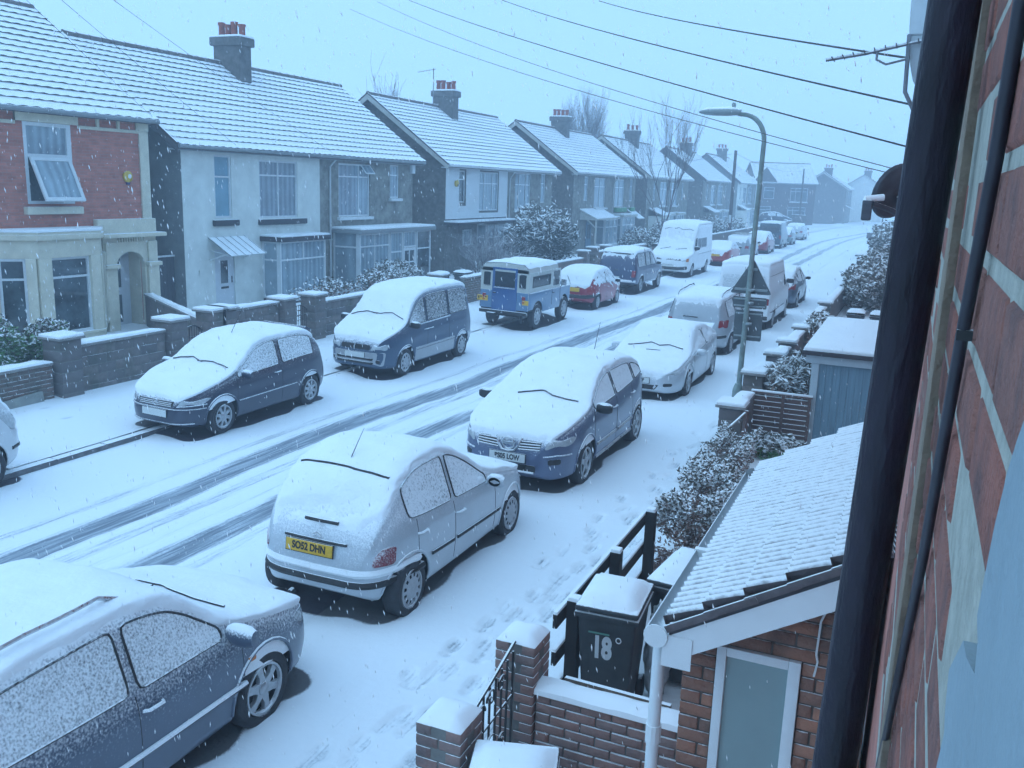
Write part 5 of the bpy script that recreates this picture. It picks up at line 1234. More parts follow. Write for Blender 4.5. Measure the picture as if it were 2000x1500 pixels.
# --- pair 4
YB4 = 53.6
def rel4(t):
    o = lambda *a: tuple(v - YB4 if i < 2 else v for i, v in enumerate(a))
    H = [o(55.6, 56.3, 3.4, 4.9), o(57.6, 59.9, 2.95, 4.86), o(62.0, 64.2, 2.98, 4.85), o(65.6, 66.3, 3.35, 4.9)]
    window(t, *H[0], (), 4.4); window(t, *H[1], (.5,), 4.3, sill=upvc, sproud=.2); window(t, *H[2], (.5,), 4.3); window(t, *H[3], (), 4.4)
    for a, b in ((62.0, 64.4), (65.5, 66.5)): MB().box(.0, .22, a - YB4, b - YB4, 2.62, 2.92).build('window_box', greenpl, t, bevel=.03)
    pc = link('porch_canopy', None, t); MB().prism([(0, 2.78), (1.15, 2.25), (1.15, 2.33), (0, 2.86)], 'y', 1.4, 5.6).build('canopy_roof', barge, pc); MB().prism([(0, 2.865), (1.16, 2.335), (1.16, 2.38), (0, 2.92)], 'y', 1.38, 5.62).build('canopy_snow', snow, pc); MB().prism([(0, 2.75), (1.1, 2.24), (0, 2.24)], 'y', 1.42, 1.46).build('canopy_cheek', barge, pc)
    for yy in (1.55,): MB().bar((1.05, yy, .1), (1.05, yy, 2.26), .09, .09).build('post', barge, pc); MB().bar((1.05, yy + .03, 1.75), (.45, yy + .03, 2.24), .07, .07).build('brace', barge, pc)
    d = MB().box(.02, .06, 2.6, 3.6, .1, 2.1).build('front_door', doorb, t); MB().box(.062, .066, 2.8, 3.4, 1.0, 1.9).build('door_glass', pane_d, d)
    flatbay(t, 4.6, 7.2, .7, .55, 2.2, barge, (.33, .66), 1.7); flatbay(t, 8.2, 11.2, .75, .55, 2.3, barge, (.33, .66), 1.75)
    MB().prism([(0, 2.7), (.9, 2.1), (.9, 2.16), (0, 2.76)], 'y', 11.6, 13.2).build('door_canopy', M('snow_canopy', (.5, .5, .5), .6, snow=(.2, .5)), t)
    downpipe(t, 7.9, 0, .1, 5.0); return H
semi('semi_detached_house', 'pebbledashed pair with green window boxes under its right windows', -19.5, YB4, 67.0, 5.13, 8.06, rel4, pebble, pebble, barge, pebble2, chim=(6.2, .6, 4), n=16)
# --- pairs 5 to 7
def relfar(n):
    def f(t):
        H = [(1.9, 2.6, 3.4, 4.9), (4.0, 6.2, 2.95, 4.85), (7.7, 9.9, 2.95, 4.85), (11.4, 12.0, 3.4, 4.9)]
        for i, h_ in enumerate(H): window(t, *h_, (.5,) if i in (1, 2) else (), 4.3, sill=upvc if i in (1, 2) else None)
        flatbay(t, 3.9, 6.3, .7, .5, 2.2, barge, (.33, .66), 1.7); flatbay(t, 7.6, 10.0, .7, .5, 2.2, barge, (.33, .66), 1.7)
        MB().prism([(0, 2.75), (1.2, 2.2), (1.2, 2.28), (0, 2.83)], 'y', .8, 3.6).build('porch_roof', M('snow_canopy', (.5, .5, .5), .6, snow=(.2, .5)), t); MB().box(0, 1.1, .9, 3.5, 0, 2.2).build('porch', rwhite if n != 6 else pebble, t)
        MB().box(1.102, 1.12, 1.6, 2.5, .1, 2.0).build('front_door', doorb if n == 5 else doorw, t)
        downpipe(t, 6.95, 0, .1, 5.2); return H
    return f
semi('semi_detached_house', 'grey pair behind the bare branched tree and white minibus van', -19.5, 70.2, 84.0, 5.22, 8.2, relfar(5), pebble, pebble, barge, pebble2, chim=(6.6, .65, 3), n=15, per=.6)
semi('semi_detached_house', 'pair with dark barge boards left of the telegraph pole', -19.5, 90.1, 102.3, 5.34, 8.32, relfar(6), pebble, pebble, barged, pebble2, chim=(6.3, .6, 3), n=15, per=.6)
semi('semi_detached_house', 'pair with pale left half right of the telegraph pole', -19.5, 108.6, 121.5, 5.38, 8.5, relfar(7), rwhite, pebble, barged, rgrey, chim=(6.6, .75, 3), n=15, per=.6)
# --- beyond the bend
darkbr = M('dark_brick', (.12, .10, .10), .9, .25, 4, bump=.3, kind='brick')
def relb(t):
    H = [(1.0, 2.4, 3.3, 4.8), (4.6, 6.9, 3.0, 4.8), (.6, 2.1, .9, 2.3), (4.4, 6.8, .8, 2.3)]
    for i, h_ in enumerate(H): window(t, *h_, (.3, .7) if i % 2 else (), h_[3] - .45, glass=pane_d, sill=upvc if i % 2 else None)
    MB().box(.002, .03, -.1, 0.05, .2, 5.4).build('corner_pipe', upvc, t); return H
th = semi('corner_house', 'dark brick house facing the bend at the end of the row', -19.9, 127.0, 134.9, 5.45, 8.1, relb, darkbr, darkbr, barged, darkbr, n=14, per=.6, oL=.2, oR=.2, rz=-math.radians(66), base=.3, mid=4.0)
th.location = (-20.3, 127.2, .25)
MB().prism([(-.6, 5.5), (2.6, 5.5), (1.0, 7.4)], 'x', -2.5, .4).build('dormer_gable', tile, th)
def reld(t):
    H = [(1.2, 2.0, 3.3, 4.8), (4.0, 5.8, 3.0, 4.8), (7.5, 9.3, 3.0, 4.8)]
    for h_ in H: window(t, *h_, (), 4.3, glass=pane_d)
    MB().prism([(0, 2.75), (1.2, 2.2), (1.2, 2.28), (0, 2.83)], 'y', .8, 3.6).build('porch_roof', M('snow_canopy', (.5, .5, .5), .6, snow=(.2, .5)), t); return H
semi('semi_detached_house', 'faded grey pair beyond the bend, gable end towards camera', -10.6, 150.5, 163, 5.3, 7.75, reld, pebble, pebble, barge, pebble2, chim=(3.0, .55, 3), n=12, per=.9, X_r=-3.5)
semi('semi_detached_house', 'pale pair farthest up the street, nearly lost in the snow', -6.0, 168, 182, 5.6, 7.9, reld, rwhite, rwhite, barge, rwhite, chim=(3.0, .55, 3), n=12, per=.9, X_r=-3.2, oL=.2)
# ------------------------------------------------------------------ front walls on the far side
def piecemat(name, a, b, rough=.9, snow_=(.55, .85), bump=.5, bscale=40, dirt=(.06, .055, .05), dscale=2.2):
    """material for single bricks or blocks: every piece has its own shade"""
    if name in MATS: return MATS[name]
    m = M(name, a, rough, .2, 9, bump=bump, bscale=bscale, snow=snow_)
    t = m.node_tree; N = t.nodes; L = t.links
    cr = [n for n in N if n.type == 'VALTORGB'][0]; oi = N.new('ShaderNodeObjectInfo'); mx = N.new('ShaderNodeMixRGB'); mx.blend_type = 'MIX'
    tgt = [l for l in L if l.from_node == cr][0]; to = tgt.to_socket; L.remove(tgt)
    mm = N.new('ShaderNodeMath'); mm.operation = 'MULTIPLY'; mm.inputs[1].default_value = .85; L.new(oi.outputs['Random'], mm.inputs[0]); L.new(mm.outputs[0], mx.inputs[0])
    L.new(cr.outputs[0], mx.inputs[1]); mx.inputs[2].default_value = (*b, 1)
    n = N.new('ShaderNodeTexNoise'); n.inputs['Scale'].default_value = dscale; n.inputs['Detail'].default_value = 6; g_ = N.new('ShaderNodeNewGeometry'); L.new(g_.outputs['Position'], n.inputs[0])
    r = N.new('ShaderNodeMapRange'); r.inputs[1].default_value = .48; r.inputs[2].default_value = .72; r.inputs[4].default_value = .75; L.new(n.outputs[0], r.inputs[0])
    m2 = N.new('ShaderNodeMixRGB'); L.new(r.outputs[0], m2.inputs[0]); L.new(mx.outputs[0], m2.inputs[1]); m2.inputs[2].default_value = (*dirt, 1); L.new(m2.outputs[0], to)
    return m
blockm = piecemat('wall_block', (.20, .17, .16), (.13, .12, .125), snow_=(.6, .9), dirt=(.075, .085, .065))
oldbr = piecemat('wall_brick_old', (.20, .13, .105), (.14, .11, .10), dirt=(.075, .085, .065))
mortarm = M('mortar', (.17, .165, .155), .95, .2, 12, bump=.3, bscale=60, snow=(.6, .9))
copem = M('coping_stone', (.26, .25, .24), .9, .2, 8, bump=.3, bscale=30, snow=(.5, .8))
_blk = {}
def blockwork(par, x, y0, y1, z0, z1, th=.10, bl=.44, bh=.215, mat=None, gap=.012, key='block', nm='block'):
    """courses of single blocks on both faces of a mortar core, wall along Y"""
    mat = mat or blockm; nz = max(1, round((z1 - z0) / bh)); bh = (z1 - z0) / nz
    MB().box(x - th / 2 + .006, x + th / 2 - .006, y0 + .004, y1 - .004, z0, z1 - .004).build('mortar_core', mortarm, par)
    for k in range(nz):
        y = y0 - (bl / 2 if k % 2 else 0)
        while y < y1 - .02:
            a, b = max(y, y0), min(y + bl, y1)
            if b - a > .05:
                w_ = round(b - a - gap, 3); kk = (key, w_, round(bh, 3), th)
                if kk not in _blk: _blk[kk] = MB().box(-th / 2, th / 2, 0, w_, 0, bh - gap).mesh(nm, mat, bevel=.008, seg=1)
                link(nm, _blk[kk], par, (x + R.uniform(-.004, .004), a + gap / 2, z0 + k * bh + gap / 2))
            y += bl
def coping(par, x, y0, y1, z, w=.24, sn=True):
    MB().box(x - w / 2, x + w / 2, y0, y1, z, z + .05).build('coping', copem, par, bevel=.01)
    n = max(4, int((y1 - y0) / .25)); V = []
    prof = [(-w / 2 + .005, 0), (-w / 2 + .012, .03), (-w * .3, .05), (0, .056), (w * .3, .05), (w / 2 - .012, .03), (w / 2 - .005, 0)]
    for i in range(n + 1):
        y = y0 + .004 + (y1 - y0 - .008) * i / n; e = .35 if i in (0, n) else 1
        for a, b in prof: V.append((x + a, y, z + .048 + b * e * (.85 + .5 * R.random())))
    m = len(prof); F = [(i * m + j, i * m + j + 1, (i + 1) * m + j + 1, (i + 1) * m + j) for i in range(n) for j in range(m - 1)] + [tuple(range(m)), tuple(range(n * m, n * m + m))]
    MB().add(V, F).build('coping_snow', snow, par, smooth=True)
def gpier(par, x, y, z, w=.46, mat=None, cap=.58, z0=-.05):
    p = link('pier', None, par)
    MB().box(x - w / 2, x + w / 2, y - w / 2, y + w / 2, z0, z).build('pier_core', mortarm, p)
    nz = max(2, round((z - z0) / .215)); bh = (z - z0) / nz
    for k in range(nz): MB().box(x - w / 2 - .006, x + w / 2 + .006, y - w / 2 - .006, y + w / 2 + .006, z0 + k * bh + .006, z0 + (k + 1) * bh - .006).build('pier_block', mat or blockm, p, bevel=.012, seg=1)
    MB().box(x - cap / 2, x + cap / 2, y - cap / 2, y + cap / 2, z, z + .05).build('pier_cap', copem, p, bevel=.012)
    MB().box(x - cap / 2 + .01, x + cap / 2 - .01, y - cap / 2 + .01, y + cap / 2 - .01, z + .045, z + .10).build('cap_snow', snow, p, bevel=.03, seg=3)
def lowwall(label, y0, y1, z, x=-14.35, z0=.0, piers=(), mat=None, blocks=True, name='garden_wall', bl=.44, bh=.215, pz=None, pmat=None):
    t = thing(name, label, 'wall', (x, y0, 0), 0, 'front garden walls')
    if blocks: blockwork(t, 0, 0, y1 - y0, z0, z - .05, .2, bl, bh, mat, key=(mat or blockm).name, nm='block' if bl > .3 else 'brick')
    else: MB().box(-.10, .10, 0, y1 - y0, z0, z - .05).build('wall_body', mat or oldbr, t)
    coping(t, 0, 0, y1 - y0, z - .05, .26)
    for yp in piers: gpier(t, 0, yp - y0, (pz or z + .14), mat=pmat)
    return t
lowwall('low old brick garden wall with a rendered foot, at the left edge', 4.0, 11.7, .78, mat=oldbr, bl=.225, bh=.08)
o = MB().prism([(9.3, .06), (11.45, .06), (11.42, .30), (11.0, .28), (10.2, .22), (9.3, .20)], 'x', -14.245, -14.20).build('wall_footing', M('footing_render', (.28, .29, .27), .9, .2, 5, bump=.3), bpy.data.objects['garden_wall'], bevel=.02)
o.matrix_parent_inverse = Matrix.Translation((14.35, -4.0, 0))
lowwall('block garden wall with square capped pillars in front of the brick house', 12.28, 14.5, 1.02, piers=(12.02, 14.78), pz=1.17)
lowwall('block garden wall with wide pillar in front of the white rendered house', 16.6, 18.3, 1.22, piers=(16.0, 16.35, 18.58), pz=1.24)
lowwall('long block garden wall behind the two-tone people carrier', 20.1, 26.9, 1.05, piers=(19.85, 26.8), pz=1.22)
lowwall('reddish brick garden wall beside the wheelie bins', 28.6, 31.6, 1.02, mat=oldbr, bl=.225, bh=.08, piers=())
lowwall('brick garden wall behind the red hatchback', 33.0, 41.0, .98, mat=oldbr, blocks=False, piers=(41.3,), pz=1.25)
lowwall('garden wall with capped pillars behind the pickup', 43.0, 52.0, 1.15, mat=oldbr, blocks=False, piers=(42.6, 44.6), pz=1.35)
lowwall('snow capped garden wall behind the white minibus van', 54.0, 68.0, 1.05, mat=oldbr, blocks=False)
lowwall('far garden wall beside the telegraph pole', 70.0, 104.0, 1.05, mat=oldbr, blocks=False)
lowwall('farthest garden wall before the bend', 106.0, 118.0, 1.1, mat=oldbr, blocks=False)
# dividing wall that runs back to the corner of the brick house
t = thing('garden_wall', 'dark wall between the two front gardens running back to the brick house', 'wall', (-14.6, 16.1, 0), math.radians(58.6), 'front garden walls')
MB().box(-.08, .08, 0, 5.2, 0, .95).build('wall_body', blockm, t); coping(t, 0, 0, 5.2, .95, .22)
# small iron gates
iron = M('iron', (.02, .02, .022), .6, .2, 20, snow=(.5, .8))
def irongate(label, x, y0, y1, z0, z1):
    t = thing('garden_gate', label, 'gate', (x, y0, z0), 0, 'small iron garden gates'); w = y1 - y0; h = z1 - z0
    MB().tube([(0, 0, .08), (0, w, .08)], .012, 6).build('rail', iron, t); MB().tube([(0, 0, h * .7), (0, w, h * .7)], .012, 6).build('rail', iron, t)
    MB().tube([(0, w * i / 12, h * .82 + .16 * h * math.sin(math.pi * i / 12)) for i in range(13)], .014, 6).build('top_scroll', iron, t, smooth=True)
    for i in range(9): y = w * (i + .5) / 9; MB().tube([(0, y, .06), (0, y, h * .82 + .15 * h * math.sin(math.pi * (i + .5) / 9))], .008, 5).build('bar', iron, t)
irongate('small iron gate between the pillars in front of the brick house', -14.35, 15.05, 15.72, .1, 1.0)
irongate('small iron gate in front of the white rendered house', -14.35, 18.86, 19.58, .1, 1.05)

# ------------------------------------------------------------------ plants
leafd = M('leaf_dark', (.035, .05, .04), .7, .4, 8, snow=(.55, 1.0), amt=.6); leafs = M('leaf_snowy', (.13, .125, .10), .7, .3, 8, snow=(.12, .5), amt=.6)
leafg = M('leaf_green', (.12, .25, .10), .7, .35, 8, snow=(.6, 1.0), amt=.6); leafb = M('leaf_brown', (.27, .185, .155), .8, .4, 8, snow=(.7, 1.05), amt=.6)
twig = M('twig', (.13, .11, .11), .85, .3, 10, snow=(.45, .85), amt=.5); twigp = M('twig_pale', (.17, .16, .17), .85, .3, 10, snow=(.3, .7), amt=.6); bark = M('bark', (.10, .09, .085), .95, .3, 8, bump=.5, bscale=40, snow=(.55, .9))
def leafmesh(name, cs, size, mat, seed=0, asp=2.2, droop=0., up=.0):
    """one small bent leaf (two quads) at every point"""
    r = np.random.RandomState(seed); n = len(cs); d = r.normal(size=(n, 3)); d[:, 2] = d[:, 2] * .6 - droop + up; d /= np.linalg.norm(d, axis=1)[:, None]
    q = r.normal(size=(n, 3)); a = np.cross(d, q); a /= np.linalg.norm(a, axis=1)[:, None]
    s = size * r.uniform(.6, 1.3, (n, 1)); L_ = d * s * asp / 2; W_ = a * s / 2; nn = np.cross(d, a) * s * .18
    V = np.stack([cs - L_, cs - W_ * .9 + nn, cs + W_ * .9 + nn, cs + L_], 1).reshape(-1, 3)
    i = np.arange(n)[:, None] * 4; F = np.concatenate([i + [0, 1, 2], i + [1, 3, 2]], 0)
    me = bpy.data.meshes.new(name); me.from_pydata(V.tolist(), [], F.tolist()); me.materials.append(mat); return me
def blob(n, c, rad, seed, shell=.55, lump=.3, box=False):
    r = np.random.RandomState(seed); d = r.normal(size=(n, 3)); d /= np.linalg.norm(d, axis=1)[:, None]
    if box: d = np.sign(d) * np.abs(d)**.45; d /= np.max(np.abs(d), 1)[:, None]**.6
    t = r.uniform(shell, 1, (n, 1))**.7; l = 1 + lump * (vnoise(d[:, 0] * 2 + seed, d[:, 1] * 2 + d[:, 2] * 3, 1.6) - .5)[:, None]
    return np.array(c) + d * t * l * np.array(rad), d
def bush(name, label, c, rad, n, size, mats, seed, asp=2.2, droop=0., group=None, box=False, stems=True, split=.05, shell=.5, up=0.):
    cs, d = blob(n, (0, 0, 0), rad, seed, shell, .45, box)
    t = thing(name, label, 'hedge' if 'hedge' in name else 'shrub', (c[0], c[1], max(0, c[2] - rad[2])), 0, group); cs[:, 2] += rad[2]
    cs = cs[cs[:, 2] > .02]; top = cs[:, 2] > rad[2] * (1 + split) + np.random.RandomState(seed + 5).normal(0, rad[2] * .22, len(cs))
    if (~top).any(): link('foliage', leafmesh('foliage', cs[~top], size, mats[0], seed, asp, droop, up), t)
    if top.any(): link('snowy_foliage', leafmesh('snowy_foliage', cs[top], size, mats[1], seed + 1, asp, droop, up), t)
    if stems:
        mb = MB(); q = random.Random(seed)
        for i in range(7): mb.tube([(q.uniform(-.15, .15) * rad[0], q.uniform(-.2, .2) * rad[1], 0), (q.uniform(-.5, .5) * rad[0], q.uniform(-.5, .5) * rad[1], rad[2] * q.uniform(.7, 1.3))], [.02, .008], 5)
        tag(mb.build('stems', twig, t), kind='stuff')
    return t
bush('hedge', 'rounded green hedge dusted with snow at the far left', (-15.35, 11.15, .88), (.55, .8, .76), 15000, .045, (leafg, leafs), 1, split=.55)
bush('hedge', 'rounded green hedge touching the first wall pillar', (-15.25, 12.45, .76), (.5, .6, .66), 12000, .045, (leafg, leafs), 2, split=.55)
bush('shrub', 'low snowy shrub in front of the glazed porch', (-17.0, 28.3, .78), (1.0, 1.5, .72), 3600, .05, (leafd, leafs), 3, 3.6, .35)
bush('hedge', 'clipped brown hedge behind the long block wall', (-15.1, 23.2, .8), (.4, 2.6, .62), 4200, .05, (leafb, leafs), 4, box=True, split=.5)
bush('evergreen_shrub', 'tall dark strap-leaved evergreen in front of the boarded house', (-16.6, 41.2, 1.65), (1.5, 2.5, 1.7), 7000, .07, (leafd, leafs), 5, 5.5, .45, split=.25, shell=.35)
bush('shrub', 'snowy shrub beside the porch with green window boxes', (-16.6, 58.5, .9), (1.2, 1.6, .9), 2400, .08, (leafd, leafs), 6, 3)
bush('shrub', 'snowy shrub by the foot of the bare tree', (-16.2, 63.8, 1.1), (1.2, 2.0, 1.0), 2600, .08, (leafd, leafs), 7, 3)
bush('shrub', 'dark shrub between the telegraph pole and the far houses', (-16.4, 79.5, 1.1), (1.2, 2.4, 1.1), 2200, .1, (leafd, leafs), 8, 2.5)
bush('shrub', 'round shrub in the garden of the pale far house', (-16.6, 92, .9), (1.2, 1.6, .9), 1500, .1, (leafd, leafs), 9, 2.5)
def twigs(mb, p, d, ln, r, depth, q, spread=.5, upb=.25, nb=(2, 4), seg=2):
    P = [Vector(p)]; d = Vector(d).normalized()
    for i in range(seg):
        d = (d + Vector((q.gauss(0, .12), q.gauss(0, .12), q.gauss(.03, .08)))).normalized(); P.append(P[-1] + d * (ln / seg))
    mb.tube(P, [r * (1 - .45 * i / seg) for i in range(seg + 1)], 4 if depth else 3, cap=False)
    if depth <= 0: return
    for k in range(q.randint(*nb)):
        f = q.uniform(.35, 1.0); j = min(int(f * seg), seg - 1); b = P[j].lerp(P[j + 1], f * seg - j)
        nd = (d + Vector((q.gauss(0, spread), q.gauss(0, spread), q.gauss(upb, spread * .6)))).normalized()
        twigs(mb, b, nd, ln * q.uniform(.55, .8), r * .55, depth - 1, q, spread, upb, nb, seg)
# bare shrub, pale with frost
t = thing('bare_shrub', 'leafless frosted shrub in front of the boarded house', 'shrub', (-16.1, 34.6, .1)); q = random.Random(11); mb = MB(); ms = MB()
for i in range(26):
    a = q.uniform(0, 6.28); twigs(mb, (q.uniform(-.5, .5), q.uniform(-1.2, 1.2), 0), (math.cos(a) * .5, math.sin(a) * .8, 1), q.uniform(.9, 1.4), .022, 4, q, .55, .2, (3, 4))
tag(mb.build('twigs', twigp, t, fix=False), kind='stuff')
for i in range(6): ms.tube([(q.uniform(-.3, .3), q.uniform(-.8, .8), 0), (q.uniform(-.4, .4), q.uniform(-1, 1), 1.1)], [.04, .02], 6)
tag(ms.build('stems', bark, t), kind='stuff')
def bare_tree(label, x, y, h, seed, stems=5, spread=.25, mat=twig, depth=4, r=.10, z=0.1, nb=(3, 4), lean=.12, wide=.5, low=.22):
    t = thing('bare_tree', label, 'tree', (x, y, z)); q = random.Random(seed); mb = MB(); tk = MB()
    tk.tube([(0, 0, 0), (q.uniform(-.05, .05), .02, h * low * .5), (0, q.uniform(-.1, .1), h * low)], [r * 1.35, r * 1.1, r], 9); tk.build('trunk', bark, t, smooth=True)
    for i in range(stems):
        a = 2 * math.pi * i / stems + q.uniform(-.4, .4)
        twigs(mb, (0, 0, h * low * q.uniform(.75, 1)), (math.cos(a) * wide, math.sin(a) * wide, 1.), h * .42 * q.uniform(.85, 1.1), r * .55, depth, q, spread, .55, nb, 3)
    tag(mb.build('crown', mat, t, fix=False), kind='stuff'); return t
bare_tree('tall leafless street tree standing beside the white minibus van', -14.7, 57.0, 8.4, 21, 6, .26, depth=4, wide=.30, r=.07)
for i, (x, y, h) in enumerate(((-27.2, 74.5, 10.9), (-26.3, 76, 11.5))):
    t = thing('poplar_tree', ['left one of the two upright bare poplars behind the roofs', 'right one of the two upright bare poplars behind the roofs'][i], 'tree', (x, y, 0), 0, 'bare poplars behind the houses'); q = random.Random(31 + i); mb = MB()
    MB().tube([(0, 0, 0), (0, 0, h * .5), (.1, 0, h * .8)], [.25, .15, .05], 8).build('trunk', bark, t)
    for k in range(70): a = q.uniform(0, 6.28); z = h * q.uniform(.3, .72); twigs(mb, (0, 0, z), (math.cos(a) * .28, math.sin(a) * .28, 1), h * q.uniform(.14, .22), .014, 3, q, .22, .6, (3, 4))
    tag(mb.build('crown', twig, t, fix=False), kind='stuff')
bare_tree('small bare tree top showing over the roof of the white rendered house', -29.5, 47.5, 9.6, 41, 5, .35, depth=3, wide=.4)
# ------------------------------------------------------------------ bins behind the brick wall, poles, planter
binm = M('bin_black', (.04, .045, .05), .55, .2, 12, snow=(.5, .85)); bing = M('bin_grey', (.06, .07, .075), .6, .2, 12, snow=(.5, .85))
def wheelie(label, x, y, rz=0, hgt=1.05, mat=None, z=.05, group='wheelie bins', sn=.085, low=False):
    t = thing('wheelie_bin', label, 'bin', (x, y, z), rz, group); mat = mat or binm
    w0, w1, d0, d1 = .185, .235, .22, .29; H_ = hgt - .12
    mb = MB(); V = []
    for zz, f in ((0.06, 0), (H_ * .5, .5), (H_ - .05, 1)):
        a = w0 + (w1 - w0) * f; b = d0 + (d1 - d0) * f; V += [(-a, -b, zz), (a, -b, zz), (a, b, zz), (-a, b, zz)]
    F = [(3, 2, 1, 0)] + [(k * 4 + i, k * 4 + (i + 1) % 4, k * 4 + 4 + (i + 1) % 4, k * 4 + 4 + i) for k in range(2) for i in range(4)] + [(8, 9, 10, 11)]
    mb.add(V, F).build('bin_body', mat, t, bevel=.03, seg=3)
    MB().box(-w1 - .025, w1 + .025, -d1 - .02, d1 + .025, H_ - .055, H_ - .01).build('rim', mat, t, bevel=.012)
    l = MB().box(-w1 - .02, w1 + .02, -d1 - .03, d1 + .04, H_, H_ + .055).build('lid', mat, t, bevel=.025, seg=3)
    V = []; n = 9
    for i in range(n):
        for j in range(n):
            u, v = -1 + 2 * i / (n - 1), -1 + 2 * j / (n - 1); e = 1 - max(abs(u), abs(v))**5
            V.append((u * (w1 + .005), v * (d1 + .01), H_ + .05 + sn * e + .012 * (vnoise(u + x, v + y, 2.) - .5)))
    MB().add(V, [(i * n + j, (i + 1) * n + j, (i + 1) * n + j + 1, i * n + j + 1) for i in range(n - 1) for j in range(n - 1)]).build('lid_snow', snow, l, smooth=True)
    MB().tube([(-w1 + .04, d1 + .03, H_ - .03), (-w1 + .04, d1 + .09, H_ - .02), (w1 - .04, d1 + .09, H_ - .02), (w1 - .04, d1 + .03, H_ - .03)], .016, 6).build('handle', mat, t, smooth=True)
    for sx in (-1, 1): MB().lathe([(.09, -.025), (.10, -.015), (.10, .015), (.09, .025)], 18, (sx * (w0 + .03), d0 - .02, .10), 'x').build('wheel', rubber, t, smooth=True)
    return t
wheelie('left one of the two dark bins behind the reddish brick wall', -15.6, 29.3, .1, mat=bing); wheelie('right one of the two dark bins behind the reddish brick wall', -15.2, 30.3, -.1, mat=bing)
polem = M('pole_wood', (.07, .055, .05), .9, .25, 8, bump=.4, bscale=30, streak=(6, 6, .5), snow=(.7, 1))
t = thing('telegraph_pole', 'dark wooden telegraph pole rising above the far parked cars', 'pole', (-15.05, 81.6, 0)); MB().tube([(0, 0, 0), (0, 0, 7.75)], [.17, .12], 12).build('shaft', polem, t, smooth=True)
MB().tube([(.12, 0, 5.2), (.34, 0, 5.35)], .02, 5).build('step_iron', iron, t); MB().box(-.10, .10, -.2, -.1, 1.6, 2.3).build('notice', upvc, t)
t = thing('telegraph_pole', 'thin far telegraph pole in front of the dark brick corner house', 'pole', (-14.6, 128.5, 0)); MB().tube([(0, 0, 0), (0, 0, 7.6)], [.14, .10], 10).build('shaft', polem, t, smooth=True)
t = thing('street_planter', 'snowy low wooden planter on the pavement far up the street', 'planter', (-3.6, 103.6, 0)); MB().box(-1.2, 1.2, -.5, .5, 0, .6).build('trough', M('planter_wood', (.09, .08, .08), .9, .2, 9, snow=(.5, .8)), t, bevel=.02); MB().box(-1.15, 1.15, -.45, .45, .59, .68).build('planter_snow', snow, t, bevel=.03)
t = thing('sign_post', 'thin post standing beside the far street planter', 'post', (-3.4, 102.6, 0)); MB().tube([(0, 0, 0), (0, 0, 3.2)], .05, 8).build('shaft', polem, t, smooth=True)
# fence round the corner house
t = thing('boarded_fence', 'weathered board fence around the garden of the corner house', 'fence', (-13.6, 127.0, 0), math.radians(42)); fw = M('fence_wood', (.13, .12, .115), .9, .25, 6, snow=(.6, .9))
for i in range(26): MB().box(-.02, .02, i * .3, i * .3 + .28, .1, 1.55 + R.uniform(-.03, .03)).build('board', fw, t)
MB().box(-.04, .04, 0, 7.8, 1.58, 1.64).build('capping', snow, t)
MB().box(-.05, .05, -.12, .0, 0, 1.8).build('post', fw, t)
# ------------------------------------------------------------------ our side of the street
lampg = M('lamp_post_green', (.21, .26, .245), .6, .25, 6, bump=.15, bscale=30, snow=(.6, .9)); lampgrey = M('lamp_grey', (.26, .31, .32), .5, .1, 6, snow=(.5, .85)); signb = M('sign_back', (.085, .105, .115), .5, .12, 8, snow=(.6, .9))
t = thing('street_lamp', 'green street lamp post with curved arm on the near pavement', 'street lamp', (-2.78, 17.33, 0))
MB().lathe([(.105, 0), (.105, .55), (.095, .60), (.075, .66), (.058, .70)], 16).build('base', lampg, t, smooth=True)
MB().box(-.05, .05, -.112, -.098, .12, .46).build('access_door', lampg, t, bevel=.004)
P = [(0, 0, .68), (.0, 0, 5.15)] + [(-.42 * (1 - math.cos(a)), 0, 5.15 + .48 * math.sin(a)) for a in np.linspace(.15, math.pi / 2, 8)] + [(-.50, 0, 5.64)]
P = [(x + .07 * min(1, z / 5), y, z) for x, y, z in P]
MB().tube(P, [.052] + [.043] * (len(P) - 1), 12).build('column', lampg, t, smooth=True)
hd = MB(); V = []; n = 14
for i, (xx, w_, h_) in enumerate(((-.38, .05, .05), (-.45, .10, .075), (-.62, .125, .09), (-.85, .12, .085), (-1.05, .085, .06), (-1.14, .03, .025))):
    for j in range(n): a = 2 * math.pi * j / n; V.append((xx, w_ * math.cos(a), 5.665 + h_ * math.sin(a) * (1.0 if math.sin(a) > 0 else .75)))
hd.add(V, [(i * n + j, i * n + (j + 1) % n, (i + 1) * n + (j + 1) % n, (i + 1) * n + j) for i in range(5) for j in range(n)] + [tuple(range(n)), tuple(range(5 * n, 6 * n))]); hd = hd.build('lantern', lampgrey, t, smooth=True)
MB().lathe([(.035, 5.74), (.04, 5.80), (.025, 5.83), (0, 5.835)], 12, (-.52, 0, 0)).build('photocell', lampgrey, hd, smooth=True)
MB().tube([(-.50, 0, 5.66), (-1.05, 0, 5.655)], [.045, .02], 8).build('lantern_snow', snow, hd).location.z = .065
